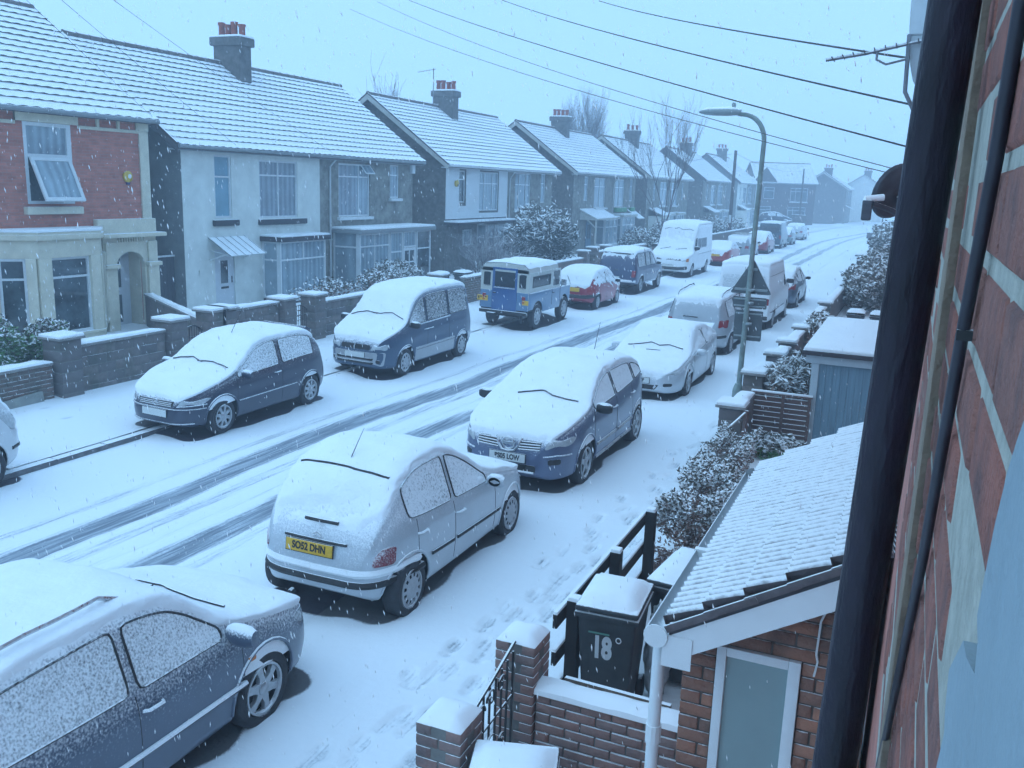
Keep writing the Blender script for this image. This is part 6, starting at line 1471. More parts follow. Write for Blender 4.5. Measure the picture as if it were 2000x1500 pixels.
# road signs on the post, their backs towards us
t = thing('road_sign', 'triangular road sign with two plates below, backs to camera, on the lamp post', 'sign', (-2.72, 17.42, 0))
tri = rnd([(-.385, 2.40), (.385, 2.40), (0, 3.06)], .06, 5); MB().prism(tri, 'y', 0, .012).build('triangle_plate', signb, t)
for z_, w_ in ((2.48, .30), (2.86, .09)): MB().box(-w_, w_, -.03, -.002, z_ - .02, z_ + .02).build('mounting_rail', lampgrey, t)
MB().prism(rnd([(-.31, 2.13), (.31, 2.13), (.31, 2.34), (-.31, 2.34)], .03, 4), 'y', 0, .012).build('small_plate', signb, t)
MB().prism(rnd([(-.26, 1.52), (.26, 1.52), (.26, 2.09), (-.26, 2.09)], .03, 4), 'y', 0, .012).build('large_plate', signb, t)
for z_, w_ in ((2.17, .29), (2.30, .29), (2.03, .24), (1.60, .24)): MB().box(-w_, w_, -.025, -.002, z_ - .012, z_ + .012).build('mounting_rail', lampgrey, t)
for z_ in (2.48, 2.24, 1.85): MB().lathe([(.066, z_ - .02), (.066, z_ + .02)], 14, (.02, -.09, 0)).build('clip', lampgrey, t)

# gate piers and garden walls close by
nearbr = piecemat('near_brick', (.32, .18, .15), (.25, .18, .165), snow_=(.5, .85), dirt=(.09, .08, .085)); annexbr = piecemat('annex_brick', (.37, .165, .105), (.20, .115, .09), snow_=(.7, 1), dirt=(.05, .04, .036), dscale=5)
def bricks(par, x0, x1, y0, y1, z0, z1, mat, key, bl=.225, bh=.075, gap=.010, axis='x', th=None, hole=None, prof=None, jit=.003):
    """single bricks in stretcher bond, face along the given axis"""
    nz = max(1, int(round((z1 - z0) / bh)))
    u0, u1 = (x0, x1) if axis == 'x' else (y0, y1)
    for k in range(nz):
        u = u0 - (bl / 2 if k % 2 else 0)
        while u < u1 - .015:
            a, b = max(u, u0), min(u + bl, u1); z = z0 + k * bh
            spans = [(a, b)]
            if hole and z + bh > hole[2] and z < hole[3] and b > hole[0] and a < hole[1]: spans = [(a, hole[0]), (hole[1], b)]
            for a, b in spans:
                if b - a < .03 or (prof and z + bh > prof((a + b) / 2)): continue
                w_ = round(b - a - gap, 3); t0, t1 = (y0, y1) if axis == 'x' else (x0, x1); kk = (key, w_, round(t1 - t0, 3), axis)
                if kk not in _blk: _blk[kk] = (MB().box(0, w_, 0, t1 - t0, 0, bh - gap) if axis == 'x' else MB().box(0, t1 - t0, 0, w_, 0, bh - gap)).mesh('brick', mat, bevel=.005, seg=1)
                j = R.uniform(-jit, jit)
                link('brick', _blk[kk], par, (a + gap / 2, t0 + j, z + gap / 2) if axis == 'x' else (t0 + j, a + gap / 2, z + gap / 2))
            u += bl
def brickpier(label, x, y, w, z1, group='brick gate piers'):
    t = thing('gate_pier', label, 'pier', (x, y, 0), 0, group)
    MB().box(-w / 2 + .006, w / 2 - .006, -w / 2 + .006, w / 2 - .006, 0, z1 - .006).build('mortar_core', mortarm, t)
    n = int(z1 / .075)
    for k in range(n):
        z = z1 - (k + 1) * .075; h_ = w / 2
        for sg in (-1, 1):
            if k % 2: MB().box(-h_, -.005, sg * h_, sg * (h_ - .10), z + .005, z + .07).build('brick', nearbr, t, bevel=.004, seg=1); MB().box(.005, h_, sg * h_, sg * (h_ - .10), z + .005, z + .07).build('brick', nearbr, t, bevel=.004, seg=1)
            else: MB().box(sg * h_, sg * (h_ - .10), -h_, -.005, z + .005, z + .07).build('brick', nearbr, t, bevel=.004, seg=1); MB().box(sg * h_, sg * (h_ - .10), .005, h_, z + .005, z + .07).build('brick', nearbr, t, bevel=.004, seg=1)
    V = []; m = 8
    for i in range(m):
        for j in range(m): u, v = -1 + 2 * i / (m - 1), -1 + 2 * j / (m - 1); e = 1 - max(abs(u), abs(v))**4; V.append((u * w / 2 * .99, v * w / 2 * .99, z1 - .004 + .06 * e + .01 * R.random() * e))
    MB().add(V, [(i * m + j, (i + 1) * m + j, (i + 1) * m + j + 1, i * m + j + 1) for i in range(m - 1) for j in range(m - 1)]).build('pier_snow', snow, t, smooth=True)
brickpier('brick gate pier capped with snow at the bottom of the view', -2.25, 4.44, .30, 1.10); brickpier('brick gate pier capped with snow standing by the wheelie bin wall', -2.25, 5.58, .30, 1.10)
t = thing('garden_gate', 'black wrought iron gate with scrolls between the two brick piers', 'gate', (-2.25, 4.62, .06), 0, 'small iron garden gates')
zt = lambda y: .84 + .16 * (y / .8)
MB().tube([(0, .0, zt(0)), (0, .4, zt(.4) + .02), (0, .8, zt(.8) + .06)], .014, 6).build('top_rail', iron, t); MB().tube([(0, 0, .10), (0, .8, .10)], .012, 6).build('bottom_rail', iron, t); MB().tube([(0, 0, .62), (0, .8, .66)], .010, 6).build('rail', iron, t)
for i in range(9): y = .02 + i * .095; MB().tube([(0, y, .05), (0, y, zt(y))], .009, 5).build('bar', iron, t)
for k, (cy, cz, rr, s) in enumerate(((.24, .80, .07, 1), (.40, .84, .07, -1), (.56, .86, .07, 1), (.40, .48, .09, 1), (.40, .30, .09, -1), (.22, .42, .06, -1), (.58, .42, .06, 1))):
    MB().tube([(0.012, cy + s * rr * (1 - a / 9.) * math.cos(a), cz + rr * (1 - a / 9.) * math.sin(a)) for a in np.linspace(0, 7.5, 26)], .008, 5).build('scroll', iron, t, smooth=True)
# low brick wall between the two front gardens
t = thing('garden_wall', 'low brick wall with a snowy top running from the gate pier to the annex', 'wall', (0, 0, 0), 0, 'front garden walls')
MB().box(-2.09, -1.02, 5.47, 5.63, 0, .74).build('mortar_core', mortarm, t); bricks(t, -2.09, -1.02, 5.455, 5.645, .0, .75, nearbr, 'nw')
V = []; n = 18
for i in range(n + 1):
    for a, b in ((-.11, 0), (-.10, .035), (-.05, .055), (.05, .055), (.10, .035), (.11, 0)): V.append((-2.10 + 1.09 * i / n, 5.55 + a, .742 + b * (.85 + .3 * R.random())))
MB().add(V, [(i * 6 + j, i * 6 + j + 1, i * 6 + 7 + j, i * 6 + 6 + j) for i in range(n) for j in range(5)]).build('wall_snow', snow, t, smooth=True)
t = thing('timber_batten', 'snowy length of timber lying along the top of the low brick wall', 'timber', (-1.95, 5.66, .76)); MB().bar((0, .02, .02), (.78, .0, .02), .035, .03).build('batten', M('batten_wood', (.12, .09, .07), .8, .2, 9, snow=(.3, .7)), t)
# bins
b = wheelie('black wheelie bin marked 18 in white behind the low brick wall', -1.90, 6.68, math.radians(4))
lettering('number', '18', .22, upvc, b, Matrix(((1, 0, 0, -.03), (0, -.08, -1, -.268), (0, 1, -.08, .62), (0, 0, 0, 1))) @ Matrix.Diagonal((.72, 1.2, 1, 1)), .001, .011)
MB().tube([(.105 + .020 * math.cos(a), -.288, .725 + .022 * math.sin(a)) for a in np.linspace(0, 6.28, 14)], .005, 4).build('number', upvc, b)
for x_ in (.0,): MB().box(-.14, .03, -.292, -.286, .752, .764).build('painted_bar', M('bar_green', (.12, .3, .24), .6), b)
wheelie('snow topped bin tucked between the annex gutter and the numbered bin', -1.40, 7.38, -.1, 1.07, sn=.12).scale = (1.25, 1.15, 1.0)
b = wheelie('bin lid thick with snow at the bottom edge behind the gate pier', -1.74, 4.22, .3, 1.0, sn=.07); MB().tube([(-.22, -.16, .975), (-.15, -.05, .985)], .016, 6).build('lid_handle', black, b)
sack = thing('rubbish_sack', 'crumpled pale sack leaning between the two black bins', 'sack', (-1.58, 6.95, .05)); V, d = blob(500, (0, 0, .42), (.10, .14, .42), 5, 1., .3)
bm = bmesh.new(); bmesh.ops.create_icosphere(bm, subdivisions=4, radius=1)
for v in bm.verts: k = 1 + .35 * (float(vnoise(v.co.x * 2 + 3, v.co.y * 2 + v.co.z * 3, 2.2)) - .5); v.co = Vector((v.co.x * .11 * k, v.co.y * .15 * k, v.co.z * .42 * k + .42))
me = bpy.data.meshes.new('sack'); bm.to_mesh(me); bm.free(); me.materials.append(M('sack_plastic', (.42, .47, .5), .4, .25, 14, bump=.4, bscale=25, snow=(.5, .9))); me.polygons.foreach_set('use_smooth', [True] * len(me.polygons)); link('bag', me, sack)
# black timber fence
fb = M('fence_black', (.016, .015, .016), .8, .3, 9, bump=.3, bscale=40, streak=(9, 1, 9), snow=(.55, .85))
t = thing('post_and_rail_fence', 'black stained post and rail fence beside the near pavement', 'fence', (-2.17, 6.15, 0))
for y in (.30, 1.42, 2.62): MB().box(-.05, .05, y - .05, y + .05, 0, 1.02).build('post', fb, t, bevel=.008); MB().box(-.046, .046, y - .046, y + .046, 1.015, 1.05).build('post_snow', snow, t, bevel=.012)
for z_ in (.92, .60, .28): MB().box(-.09, -.052, 0.05, 2.85, z_ - .06, z_ + .06).build('rail', fb, t, bevel=.006); MB().box(-.088, -.054, .06, 2.84, z_ + .058, z_ + .078).build('rail_snow', snow, t, bevel=.008)
# hedge and plants beyond the fence
bush('hedge', 'snowy brown hedge at the end of the black fence', (-1.80, 9.75, .54), (.38, .80, .56), 15000, .027, (leafb, leafs), 51, 2.0, box=True, split=.42, shell=.72)
bush('hedge', 'narrower stretch of brown hedge further along the near pavement', (-1.98, 11.7, .48), (.28, 1.1, .50), 11000, .027, (leafb, leafs), 52, 2.0, box=True, split=.42, shell=.72)
bush('low_plant', 'low green plant at the foot of the slatted fence panel', (-1.75, 15.0, .14), (.5, .5, .2), 1500, .05, (leafg, leafs), 53, 2.5, stems=False)
bush('low_plant', 'small snowy plant on the garden bed beyond the hedge', (-1.75, 13.2, .10), (.3, .35, .14), 700, .05, (leafd, leafs), 54, 2.5, stems=False)
bush('shrub', 'frosted spiky shrub behind the slatted fence panel', (-1.75, 17.2, .75), (.52, .8, .68), 5200, .03, (leafb, leafs), 55, 6., .1, split=.1, shell=.3)
bush('shrub', 'sparse snowy shrub over the stepped walls', (-2.0, 24.2, .9), (.35, 1.2, .5), 1500, .05, (leafb, leafs), 56, 4.)
bush('shrub', 'dense dark snowy shrub left of the downpipe', (-1.55, 37.5, .95), (1.0, 3.2, .95), 5000, .08, (leafd, leafs), 57, 2.5)
bush('shrub', 'tall snowy conifer hedge far along the near side', (-1.3, 45.0, 1.1), (1.0, 3.0, 1.0), 3600, .09, (leafb, leafs), 58, 2.5)
bush('shrub', 'layered snowy conifer beside the far planter', (-1.6, 70.0, 1.2), (1.4, 6.0, 1.3), 3600, .14, (leafd, leafs), 59, 2.5)
# piers and stepped walls along our pavement
def stubwall(label, x, y, ln, z, pw=.34):
    t = thing('garden_wall', label, 'wall', (x, y, 0), 0, 'front garden walls')
    MB().box(-.10, .10, pw / 2, ln, 0, z - .16).build('wall_body', blockm, t); coping(t, 0, pw / 2, ln, z - .16, .26); gpier(t, 0, 0, z - .06, pw, cap=pw + .12, z0=0)
stubwall('pale brick pier and short wall at the corner of the slatted panel', -2.32, 14.1, 1.4, 1.05); stubwall('grey block pier behind the slatted fence panel', -2.42, 16.8, 1.6, 1.08); stubwall('stepped coping wall nearest the flat roofed shed', -2.36, 19.1, 1.5, 1.08); stubwall('second stepped coping wall beyond the shed', -2.36, 20.9, 2.4, 1.08); stubwall('third stepped coping wall beyond the shed', -2.36, 23.6, 5.5, 1.05); stubwall('far wall ending by the dark hut', -2.36, 30, 13, 1.0)
# woven fence panel
t = thing('slatted_fence_panel', 'brown overlapping slat fence panel with snow on each slat beside the shed', 'fence panel', (-2.28, 15.75, 0)); fwood = M('panel_wood', (.15, .095, .085), .85, .3, 5, bump=.3, bscale=30, streak=(1, 9, 14), snow=(.35, .7))
for k in range(9): z = .05 + k * .088; MB().prism([(0, z), (.022, z), (.010, z + .10), (0, z + .10)], 'x', 0, .96).build('slat', fwood, t).location.y = 0; MB().box(.02, .94, -.022 + .0, .012, z + .099, z + .107).build('slat_snow', snow, t)
for x in (.0, .5, .93): MB().box(x, x + .05, -.05, -.022, 0, .90).build('batten', fwood, t)
MB().box(-.02, 1.0, -.05, .03, .90, .93).build('capping', fwood, t); MB().box(-.015, .995, -.045, .025, .931, .955).build('capping_snow', snow, t, bevel=.01)
# shed
t = thing('garden_shed', 'pale blue vertical boarded shed with flat snowy roof by the downpipe', 'shed', (-1.34, 15.85, 0)); shp = M('shed_boards', (.16, .27, .34), .75, .2, 3, bump=.25, bscale=25, streak=(14, 14, .4)); shw = M('shed_trim', (.42, .50, .54), .6, .08, 6)
for i in range(11): MB().box(.10 + i * .118, .10 + i * .118 + .114, .0 + R.uniform(0, .004), .03, .05, 1.50).build('board', shp, t)
MB().box(-.02, .10, -.03, .04, 0, 1.56).build('corner_post', shw, t, bevel=.006); MB().box(-.12, 1.5, -.06, .0, 1.50, 1.64).build('fascia', shw, t, bevel=.006)
MB().box(-.005, .02, .04, 4.2, 0, 1.6).build('side_wall', shp, t); MB().box(1.40, 1.42, 0, 4.2, 0, 1.6).build('side_wall', shp, t); MB().box(0, 1.4, 4.18, 4.2, 0, 1.6).build('back_wall', shp, t)
MB().box(-.18, 1.55, -.14, 4.3, 1.64, 1.72).build('roof_edge', darkpaint, t, bevel=.01); MB().box(-.165, 1.54, -.125, 4.29, 1.722, 1.775).build('roof_snow', snow, t, bevel=.022, seg=3)
for z_ in (.55, 1.05): MB().tube([(1.28 + .02 * math.cos(a), -.02, z_ + .03 * math.sin(a)) for a in np.linspace(0, 6.28, 10)], .008, 4).build('latch', iron, t)
# clothes-prop leaning by the pier
t = thing('garden_stake', 'thin wooden stake with a crossbar beyond the brown hedge', 'stake', (-2.06, 13.6, .05)); MB().bar((0, 0, 0), (.03, .05, 1.0), .05, .05).build('stake', fwood, t); MB().bar((.02, .05, .98), (-.22, -.25, .72), .03, .02).build('crossbar', M('stake_pale', (.4, .38, .35), .7, snow=(.4, .8)), t)
# bins and a dark hut further along
for i, (x, y, l) in enumerate(((-1.35, 28.2, 'left of the two snow topped bins far along the near side'), (-.72, 28.1, 'right of the two snow topped bins far along the near side'))): wheelie(l, x, y, 0, 1.05, bing, 0)
t = thing('dark_fence', 'dark timber fence with snowy rails in front of the far bins', 'fence', (-2.2, 27.3, 0)); MB().box(0, 1.9, 0, .04, 0, .80).build('boards', fwood, t); MB().box(-.02, 1.92, -.03, .06, .80, .84).build('rail', fwood, t); MB().box(-.02, 1.92, -.03, .06, .841, .87).build('rail_snow', snow, t)
t = thing('garden_hut', 'dark hut with flat snowy roof among the shrubs far along the near side', 'hut', (-2.5, 47.0, 0)); MB().box(0, 2.4, 0, 3.5, 0, 1.45).build('walls', M('hut_wood', (.05, .05, .055), .9, .2, 5), t); MB().box(-.1, 2.5, -.1, 3.6, 1.45, 1.50).build('roof', darkpaint, t); MB().box(-.09, 2.49, -.09, 3.59, 1.502, 1.56).build('roof_snow', snow, t, bevel=.02)

# ------------------------------------------------------------------ brick annex with tiled lean-to roof
t = thing('brick_annex', 'brick lean-to with ribbed snowy tile roof, white gutter and frosted window', 'annex', (0, 0, 0))
EX, EZ, TX, TZ = -.885, 2.10, .05, 2.68; sl_ = (TZ - EZ) / (TX - EX)
zr = lambda x: EZ + (x - EX) * sl_
YN, YF = 4.45, 7.05
MB().prism([(-.87, 0), (.045, 0), (.045, zr(.045) - .10), (-.87, zr(-.87) - .10)], 'y', YN + .010, YN + .1).build('mortar_core', M('annex_mortar', (.10, .085, .075), .95, .3, 12), t)
win = (-.70, -.28, .95, 1.95)
bricks(t, -.88, .045, YN, YN + .05, .30, 2.70, annexbr, 'ax', prof=lambda x: zr(x) - .09, hole=(win[0], win[1], win[2], win[3]))
MB().box(-.88, -.80, YN + .1, YF, 0, 2.02).build('side_wall', redbrick, t); MB().prism([(-.80, 0), (.045, 0), (.045, zr(.045) - .10), (-.80, zr(-.80) - .10)], 'y', YF - .1, YF).build('back_wall', redbrick, t)
w = MB(); x0, x1, z0, z1 = win; w.box(x0, x0 + .05, YN - .02, YN + .05, z0, z1); w.box(x1 - .06, x1, YN - .02, YN + .05, z0, z1); w.box(x0 + .05, x1 - .06, YN - .02, YN + .05, z1 - .05, z1); w.box(x0 + .05, x1 - .06, YN - .02, YN + .05, z0, z0 + .05); w = w.build('window', upvc, t, bevel=.004)
MB().box(x0 + .05, x1 - .06, YN + .005, YN + .012, z0 + .05, z1 - .05).build('pane', M('frosted_pane', (.22, .30, .30), .35, .08, 3), w)
# roof deck and tiles, every tile an object
MB().prism([(EX - .02, EZ - .034), (TX, TZ - .034), (TX, TZ + .026), (EX - .02, EZ + .012)], 'y', YN - .256, YF + .12).build('roof_deck', darkpaint, t)
tlm = M('annex_tile', (.11, .095, .10), .9, .3, 9, bump=.3, bscale=40, snow=(.35, .6), amt=.25, fine=30); SLn = math.hypot(TX - EX, TZ - EZ); ux, uz = (TX - EX) / SLn, (TZ - EZ) / SLn
nC = 5; ex_ = SLn / nC; tw = .30; ribs = 4
def tile_mesh(seed):
    q = random.Random(seed); m = ribs * 8; V = []
    for s_, up, th in ((-.022, .050, 0), (-.012, .060, 1), (ex_ * .35, .046, 1), (ex_ * .75, .032, 1), (ex_ + .03, .012, 1)):
        for i in range(m + 1):
            y = tw * i / m; wv = .027 * math.cos(2 * math.pi * ribs * y / tw) * (1 if th else .9) + q.uniform(-.0012, .0012)
            h_ = up + wv if th else up - .03 + wv
            V.append((ux * s_ - uz * h_, y, uz * s_ + ux * h_))
    k = m + 1; F = [(r * k + i, r * k + i + 1, (r + 1) * k + i + 1, (r + 1) * k + i) for r in range(4) for i in range(m)]
    me = MB().add(V, F).mesh('roof_tile', tlm, fix=False); me.polygons.foreach_set('use_smooth', [True] * len(me.polygons)); me.set_sharp_from_angle(angle=1.0); return me
tms = [tile_mesh(i) for i in range(4)]
rt = link('tiled_roof', None, t)
for k in range(nC):
    y = YN - .26
    while y < YF + .12 - .01:
        link('roof_tile', tms[R.randrange(4)], rt, (EX + ux * ex_ * k + 0, y, EZ + uz * ex_ * k)); y += tw
for k in range(nC): # dark stepped tile ends along the near verge
    a, b = ex_ * k - .03, ex_ * (k + 1) + .03
    MB().bar((EX + ux * a - uz * .021, YN - .266 - .002 * (k % 2), EZ + uz * a + ux * .021), (EX + ux * b - uz * .015, YN - .266 - .002 * (k % 2), EZ + uz * b + ux * .015), .02, .04, up=(-uz, 0, ux)).build('verge_tile', tlm, rt, bevel=.006)
MB().prism([(EX - .03, EZ - .19), (TX, TZ - .19), (TX, TZ - .035), (EX - .03, EZ - .035)], 'y', YN - .255, YN - .225).build('barge_board', upvc, t)
MB().box(EX - .035, EX - .02, YN - .22, YF + .1, EZ - .18, EZ - .03).build('fascia', upvc, t); MB().box(EX - .05, EX + .10, YN - .262, YN - .256, EZ - .20, EZ - .03).build('board_joint', upvc, t)
# open gutter: a half pipe
n = 9; V = []
for y in (YN - .27, 5.45, YF + .10):
    for rr in (.062, .056):
        for i in range(n): a = math.pi + math.pi * i / (n - 1); V.append((EX - .085 + rr * math.cos(a), y, EZ - .03 + rr * 1.0 * math.sin(a)))
F = []
for s_ in range(2):
    o = s_ * 2 * n; p = o + 2 * n
    for i in range(n - 1): F += [(o + i, o + i + 1, p + i + 1, p + i), (o + n + i + 1, o + n + i, p + n + i, p + n + i + 1)]
    F += [(o, p, p + n, o + n), (o + n - 1, o + 2 * n - 1, p + 2 * n - 1, p + n - 1)]
F += [(i, i + 1, n + i + 1, n + i) for i in range(n - 1)]
gt_ = MB().add(V, F).build('gutter', M('gutter_pale', (.42, .47, .50), .5, .1, 9, snow=(.75, 1.)), t, smooth=True)
for y in (YN - .27, YF + .10): MB().lathe([(.062, -.004), (.062, .004)], 16, (EX - .085, y, EZ - .045), 'y').build('gutter_end', gutgrey if y > 6 else upvc, gt_)
MB().box(EX - .155, EX - .015, 5.36, 5.41, EZ - .10, EZ - .022).build('gutter_union', upvc, gt_, bevel=.006)
dp = MB().tube([(EX - .085, YN - .16, EZ - .08), (EX - .085, YN - .16, .2)], .034, 12).build('downpipe', upvc, t, smooth=True); MB().lathe([(.042, 1.40), (.042, 1.50)], 12, (EX - .085, YN - .16, 0)).build('pipe_socket', upvc, dp)
MB().tube([(-.10, YN - .02, 2.42), (-.16, YN - .03, 2.36), (-.21, YN - .02, 2.2), (-.215, YN - .02, 2.02), (-.205, YN - .02, 1.98), (-.215, YN - .02, 1.90)], .006, 5).build('cable', upvc, t, smooth=True)

# ------------------------------------------------------------------ our own house wall, seen along its face
t = thing('house_front', 'close red brick house wall at the right edge with pale mortar', 'house', (0, 0, 0))
WX = .056; closebr = piecemat('close_brick', (.37, .135, .10), (.30, .14, .11), snow_=None, bump=.8, bscale=140, dirt=(.15, .085, .08), dscale=22)
mort2 = M('lime_mortar', (.40, .39, .33), .95, .2, 30, bump=.5, bscale=120)
MB().box(WX + .0015, WX + .22, .05, 2.6, 2.9, 5.3).build('mortar_core', mort2, t)
bricks(t, WX, WX + .05, .18, 2.6, 3.0, 5.25, closebr, 'cl', axis='y', bh=.080, gap=.012, jit=.0025)
MB().box(WX + .02, WX + .22, 2.6, 60, 0, 5.3).build('front_wall', redbrick, t); MB().box(WX + .02, WX + .22, .05, 2.6, 0, 2.9).build('front_wall', redbrick, t)
MB().prism([(.03, 5.44), (4.5, 8.6), (4.5, 8.5), (.03, 5.32)], 'y', 2.0, 60).build('roof', tile, t)
MB().box(WX - .012, WX + .02, 1.46, 1.62, 3.0, 5.25).build('render_strip', M('render_tan', (.25, .19, .14), .95, .2, 18, bump=.5, bscale=60), t, bevel=.006)
# painted reveal round the window we look out of: ragged paint edge against the brick
pts = [(.20, 3.75), (.20, 4.30), (.335, 4.185), (.35, 4.17), (.362, 4.155), (.375, 4.13), (.385, 4.105), (.388, 4.085), (.372, 4.082), (.368, 4.07), (.405, 4.062), (.425, 4.058), (.47, 4.022), (.462, 4.005), (.452, 4.0), (.468, 3.965), (.472, 3.93), (.50, 3.86), (.52, 3.75)]
pts = [(y * 1.15 + R.uniform(-.003, .003), 4.25 + (z - 4.25) * 1.15 + R.uniform(-.003, .003)) for y, z in pts]
MB().prism(pts, 'x', WX - .010, WX + .004).build('painted_reveal', M('reveal_paint', (.25, .315, .345), .7, .10, 5, bump=.3, bscale=60), t)
MB().tube([(WX - .008, .755, 4.42), (WX - .008, .80, 4.28), (WX - .010, .875, 4.135), (WX - .008, 1.06, 3.86), (WX - .008, 1.46, 3.4), (WX - .008, 1.8, 3.05)], .0055, 8).build('cable', M('cable_black', (.022, .02, .03), .5, .2, 20), t, smooth=True)
MB().box(WX - .015, WX, .866, .876, 4.132, 4.141).build('cable_clip', black, t)
pipem = M('downpipe_paint', (.017, .012, .022), .42, .6, 14, bump=.3, bscale=70, streak=(1, 1, .3), spec=.3)
dpt = thing('downpipe', 'big black cast iron downpipe close to the camera on the right', 'pipe', (-.012, 1.34, 0)); MB().tube([(.036, 0, 5.0), (.021, 0, 4.49), (-.009, 0, 3.42), (-.022, 0, 2.9), (-.03, 0, .3)], .0315, 28).build('pipe', pipem, dpt, smooth=True)
for z_ in (2.7,): MB().lathe([(.040, z_), (.040, z_ + .08)], 20).build('collar', pipem, dpt)
# white boxed eaves end
eb = thing('eaves_box', 'white boxed end of the eaves above the aerial', 'eaves', (0, 9.0, 0)); MB().prism([(-.29, 6.2), (-.27, 5.70), (-.245, 5.46), (-.20, 5.30), (-.12, 5.17), (-.06, 5.10), (.03, 5.10), (.03, 6.2)], 'y', 0, .5).build('box', M('eaves_white', (.42, .46, .48), .6, .1, 6), eb, bevel=.01); MB().box(-.275, .03, -.006, .0, 5.62, 5.635).build('joint', gutgrey, eb)
# satellite dish
sd = thing('satellite_dish', 'dark satellite dish on the wall beside the black downpipe', 'satellite dish', (-.15, 6.6, 4.285)); dm = M('dish_grey', (.075, .085, .105), .6, .3, 12, snow=(.8, 1))
nrmv = Vector((-.62, .70, .35)).normalized(); ax = nrmv.cross(Vector((0, 0, 1))).normalized(); ay = ax.cross(nrmv)
V = []; n = 28; ri = [0, .05, .09, .125, .15, .168]
for k, r_ in enumerate(ri):
    for j in range(n): a = 2 * math.pi * j / n; V.append(ax * (r_ * math.cos(a)) + ay * (r_ * 1.08 * math.sin(a)) + nrmv * (.75 * r_ * r_))
F = [(k * n + j, k * n + (j + 1) % n, (k + 1) * n + (j + 1) % n, (k + 1) * n + j) for k in range(len(ri) - 1) for j in range(n)]
o = MB().add(V, F).build('reflector', dm, sd, smooth=True, fix=False); md = o.modifiers.new('thick', 'SOLIDIFY'); md.thickness = .012
MB().tube([V[(len(ri) - 1) * n + j] for j in range(n)] + [V[(len(ri) - 1) * n]], .009, 6).build('rim', dm, o, smooth=True)
lnb = Vector((-.165, -.20, -.085)); MB().tube([Vector((.08, -.02, -.16)), Vector((-.04, -.10, -.11)), lnb + Vector((.03, 0, .01))], [.022, .018, .016], 8).build('arm', dm, sd, smooth=True)
MB().box(lnb.x - .03, lnb.x + .03, lnb.y - .03, lnb.y + .03, lnb.z - .10, lnb.z + .03).build('lnb', dm, sd, bevel=.012); MB().tube([lnb + Vector((-.02, 0, .035)), lnb + Vector((.09, .05, .05))], [.02, .022], 8).build('arm_snow', snow, sd, smooth=True)
MB().tube([(.0, .0, -.05), (.2, 0, -.05)], .025, 8).build('wall_bracket', dm, sd)
# aerial on its bracket
an = thing('tv_aerial', 'snow crusted television aerial on a bent bracket under the eaves', 'aerial', (0, 9.0, 0)); am = M('aerial_metal', (.16, .17, .19), .5, .2, 10, snow=(.3, .7))
MB().tube([(-.26, -.05, 5.62), (-.24, -.05, 5.15), (-.10, -.03, 4.9), (.05, 0, 4.75)], .018, 8).build('mast', am, an, smooth=True)
MB().tube([(-.92, -.1, 5.42), (-.60, -.08, 5.47), (-.20, -.05, 5.56), (.02, -.02, 5.60)], .016, 6).build('boom', am, an, smooth=True)
for i in range(9): x = -.86 + i * .085; z_ = 5.43 + i * .0165; MB().tube([(x, -.22, z_), (x, .06, z_)], .006, 5).build('element', am, an)
MB().tube([(-.50, -.07, 5.50), (-.50, -.08, 5.42), (-.42, -.08, 5.38), (-.27, -.06, 5.42)], .012, 6).build('stay', am, an, smooth=True)
# ------------------------------------------------------------------ overhead wires
wirem = M('wire', (.035, .032, .035), .6, .2, 20, snow=(.75, 1.), amt=.8)
def wire(label, p, q, r, sag=.25, name='overhead_wire'):
    p, q = Vector(p), Vector(q); P = [p.lerp(q, i / 40) - Vector((0, 0, 4 * sag * (i / 40) * (1 - i / 40))) for i in range(41)]
    o = MB().tube(P, r, 6).build(name, wirem, None, smooth=True); return tag(o, label, 'wire', 'overhead wires')
wire('uppermost thick wire running to the aerial bracket', (-.24, 8.95, 5.43), (-9.65, 28, 9.78), .011, .08)
wire('second wire from the top running to the wall behind the downpipe', (-.10, 9.1, 5.04), (-12.9, 28, 9.95), .0105, .1)
wire('third wire from the top crossing above the street lamp', (-.10, 9.1, 4.68), (-16.3, 28, 10.1), .009, .12)
wire('thin lower wire passing behind the lamp head', (-.2, 12.0, 4.55), (-17.5, 28, 10.1), .006)
wire('lowest thin wire passing just behind the lamp head', (-.2, 12.5, 4.50), (-17.9, 27, 9.7), .006, .25)
wire('thin wire crossing the brick house roof', (-9.5, 6.0, 7.3), (-18.9, 19.15, 5.68), .0035, .05)
wire('thin wire crossing down to the eaves of the white rendered house', (-9.5, 6.0, 7.4), (-18.9, 22.4, 5.12), .0035, .05)
wire('thin wire crossing the roof to the middle of the white rendered pair', (-9.5, 6.0, 7.5), (-18.9, 27.4, 5.12), .0035, .1)
wire('far wire leaving the telegraph pole to the left', (-15.05, 81.6, 7.5), (-19.0, 62, 5.6), .012, .1); wire('far wire leaving the telegraph pole to the right', (-15.05, 81.6, 7.5), (-14.6, 128.5, 7.3), .012, .6)
# rooftop aerial on the boarded pair
t = thing('tv_aerial', 'thin television aerial beside the chimney of the boarded pair', 'aerial', (-22.9, 41.9, 8.0)); MB().tube([(0, 0, 0), (0, 0, 1.75)], .022, 6).build('mast', am, t); MB().tube([(-.75, -.25, 1.55), (.12, .04, 1.72)], .016, 5).build('boom', am, t)
for i in range(5): MB().tube([(-.7 + i * .15, -.35 + i * .05, 1.56 + i * .03), (-.7 + i * .15, -.10 + i * .05, 1.56 + i * .03)], .008, 4).build('element', am, t)
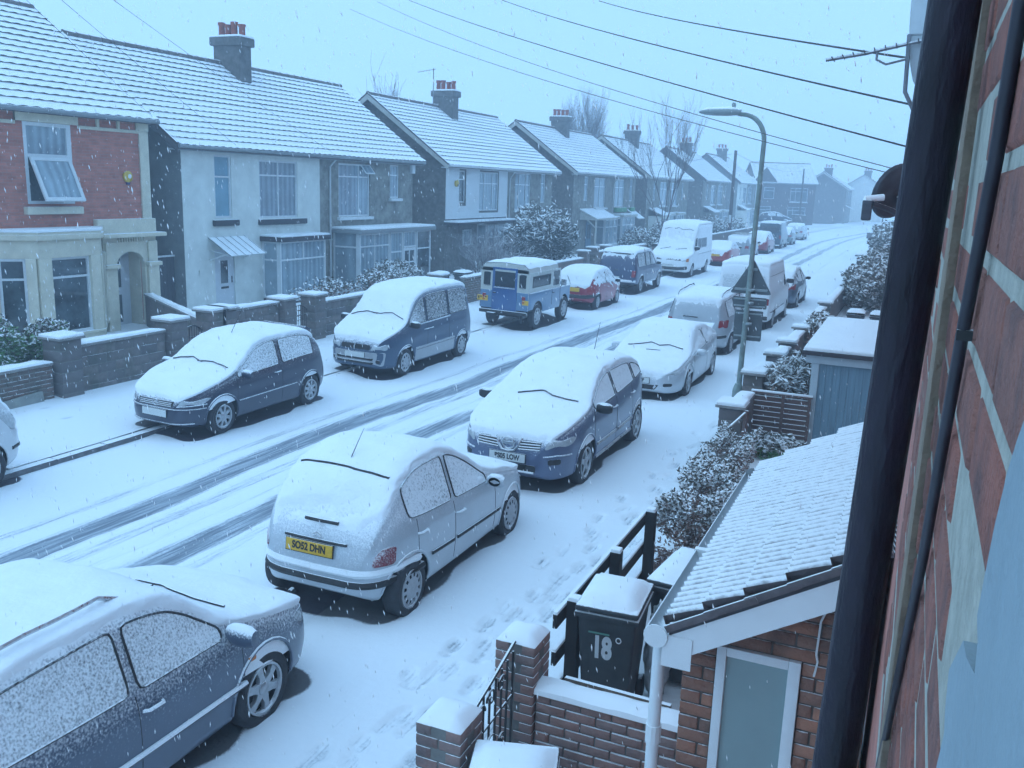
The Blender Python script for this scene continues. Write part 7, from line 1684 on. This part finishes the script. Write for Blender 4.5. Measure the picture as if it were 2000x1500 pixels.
# ------------------------------------------------------------------ falling snow: loose clumps of flakes
r = np.random.RandomState(5); n = 17000
dist = 4.5 + 42 * r.rand(n)**1.2
uv = np.stack([r.uniform(-80, 1800, n) - 1000, r.uniform(-20, 1520, n) - 750, np.full(n, FPX)], 1); dirs = uv @ _M.T; dirs /= np.linalg.norm(dirs, axis=1)[:, None]
c = dirs * dist[:, None] + np.array([0, 0, CAM_H]); ok = (c[:, 2] > .15) & (c[:, 0] < -.25) & (c[:, 0] > -19); c = c[ok]; n = len(c)
ax_ = np.array([-.28, .05, 1.0]) + r.normal(0, .12, (n, 3)); ax_ /= np.linalg.norm(ax_, axis=1)[:, None]
s1 = np.cross(ax_, [1, .3, 0]); s1 /= np.linalg.norm(s1, axis=1)[:, None]; s2 = np.cross(ax_, s1)
ln = r.uniform(.009, .020, (n, 1)); wd = ln * r.uniform(.13, .22, (n, 1))
V = np.stack([c + ax_ * ln, c + s1 * wd, c + s2 * wd, c - s1 * wd, c - s2 * wd, c - ax_ * ln], 1).reshape(-1, 3)
b = np.arange(n)[:, None] * 6; F = np.concatenate([b + f for f in ([0, 1, 2], [0, 2, 3], [0, 3, 4], [0, 4, 1], [5, 2, 1], [5, 3, 2], [5, 4, 3], [5, 1, 4])], 0)
me = bpy.data.meshes.new('falling_snow'); me.from_pydata(V.tolist(), [], F.tolist()); me.materials.append(M('flake', (.9, .92, .94), .9, .02)); me.polygons.foreach_set('use_smooth', [True] * len(me.polygons))
tag(link('falling_snow', me), 'loose flakes of snow falling across the whole street', 'snow', kind='stuff')
# ------------------------------------------------------------------ snowy air
hz = MB().box(-46, 12, -8, 200, -1.2, 13.5).build('haze', None)
hm = bpy.data.materials.new('snow_haze'); hm.use_nodes = True; nt = hm.node_tree; nt.nodes.clear()
vo = nt.nodes.new('ShaderNodeVolumePrincipled'); vo.inputs['Color'].default_value = (.78, .89, 1, 1); vo.inputs['Density'].default_value = .0044; vo.inputs['Anisotropy'].default_value = 0.2
ou = nt.nodes.new('ShaderNodeOutputMaterial'); nt.links.new(vo.outputs[0], ou.inputs['Volume']); hz.data.materials.clear(); hz.data.materials.append(hm)
tag(hz, 'snow filled air over the street', 'haze', kind='stuff')
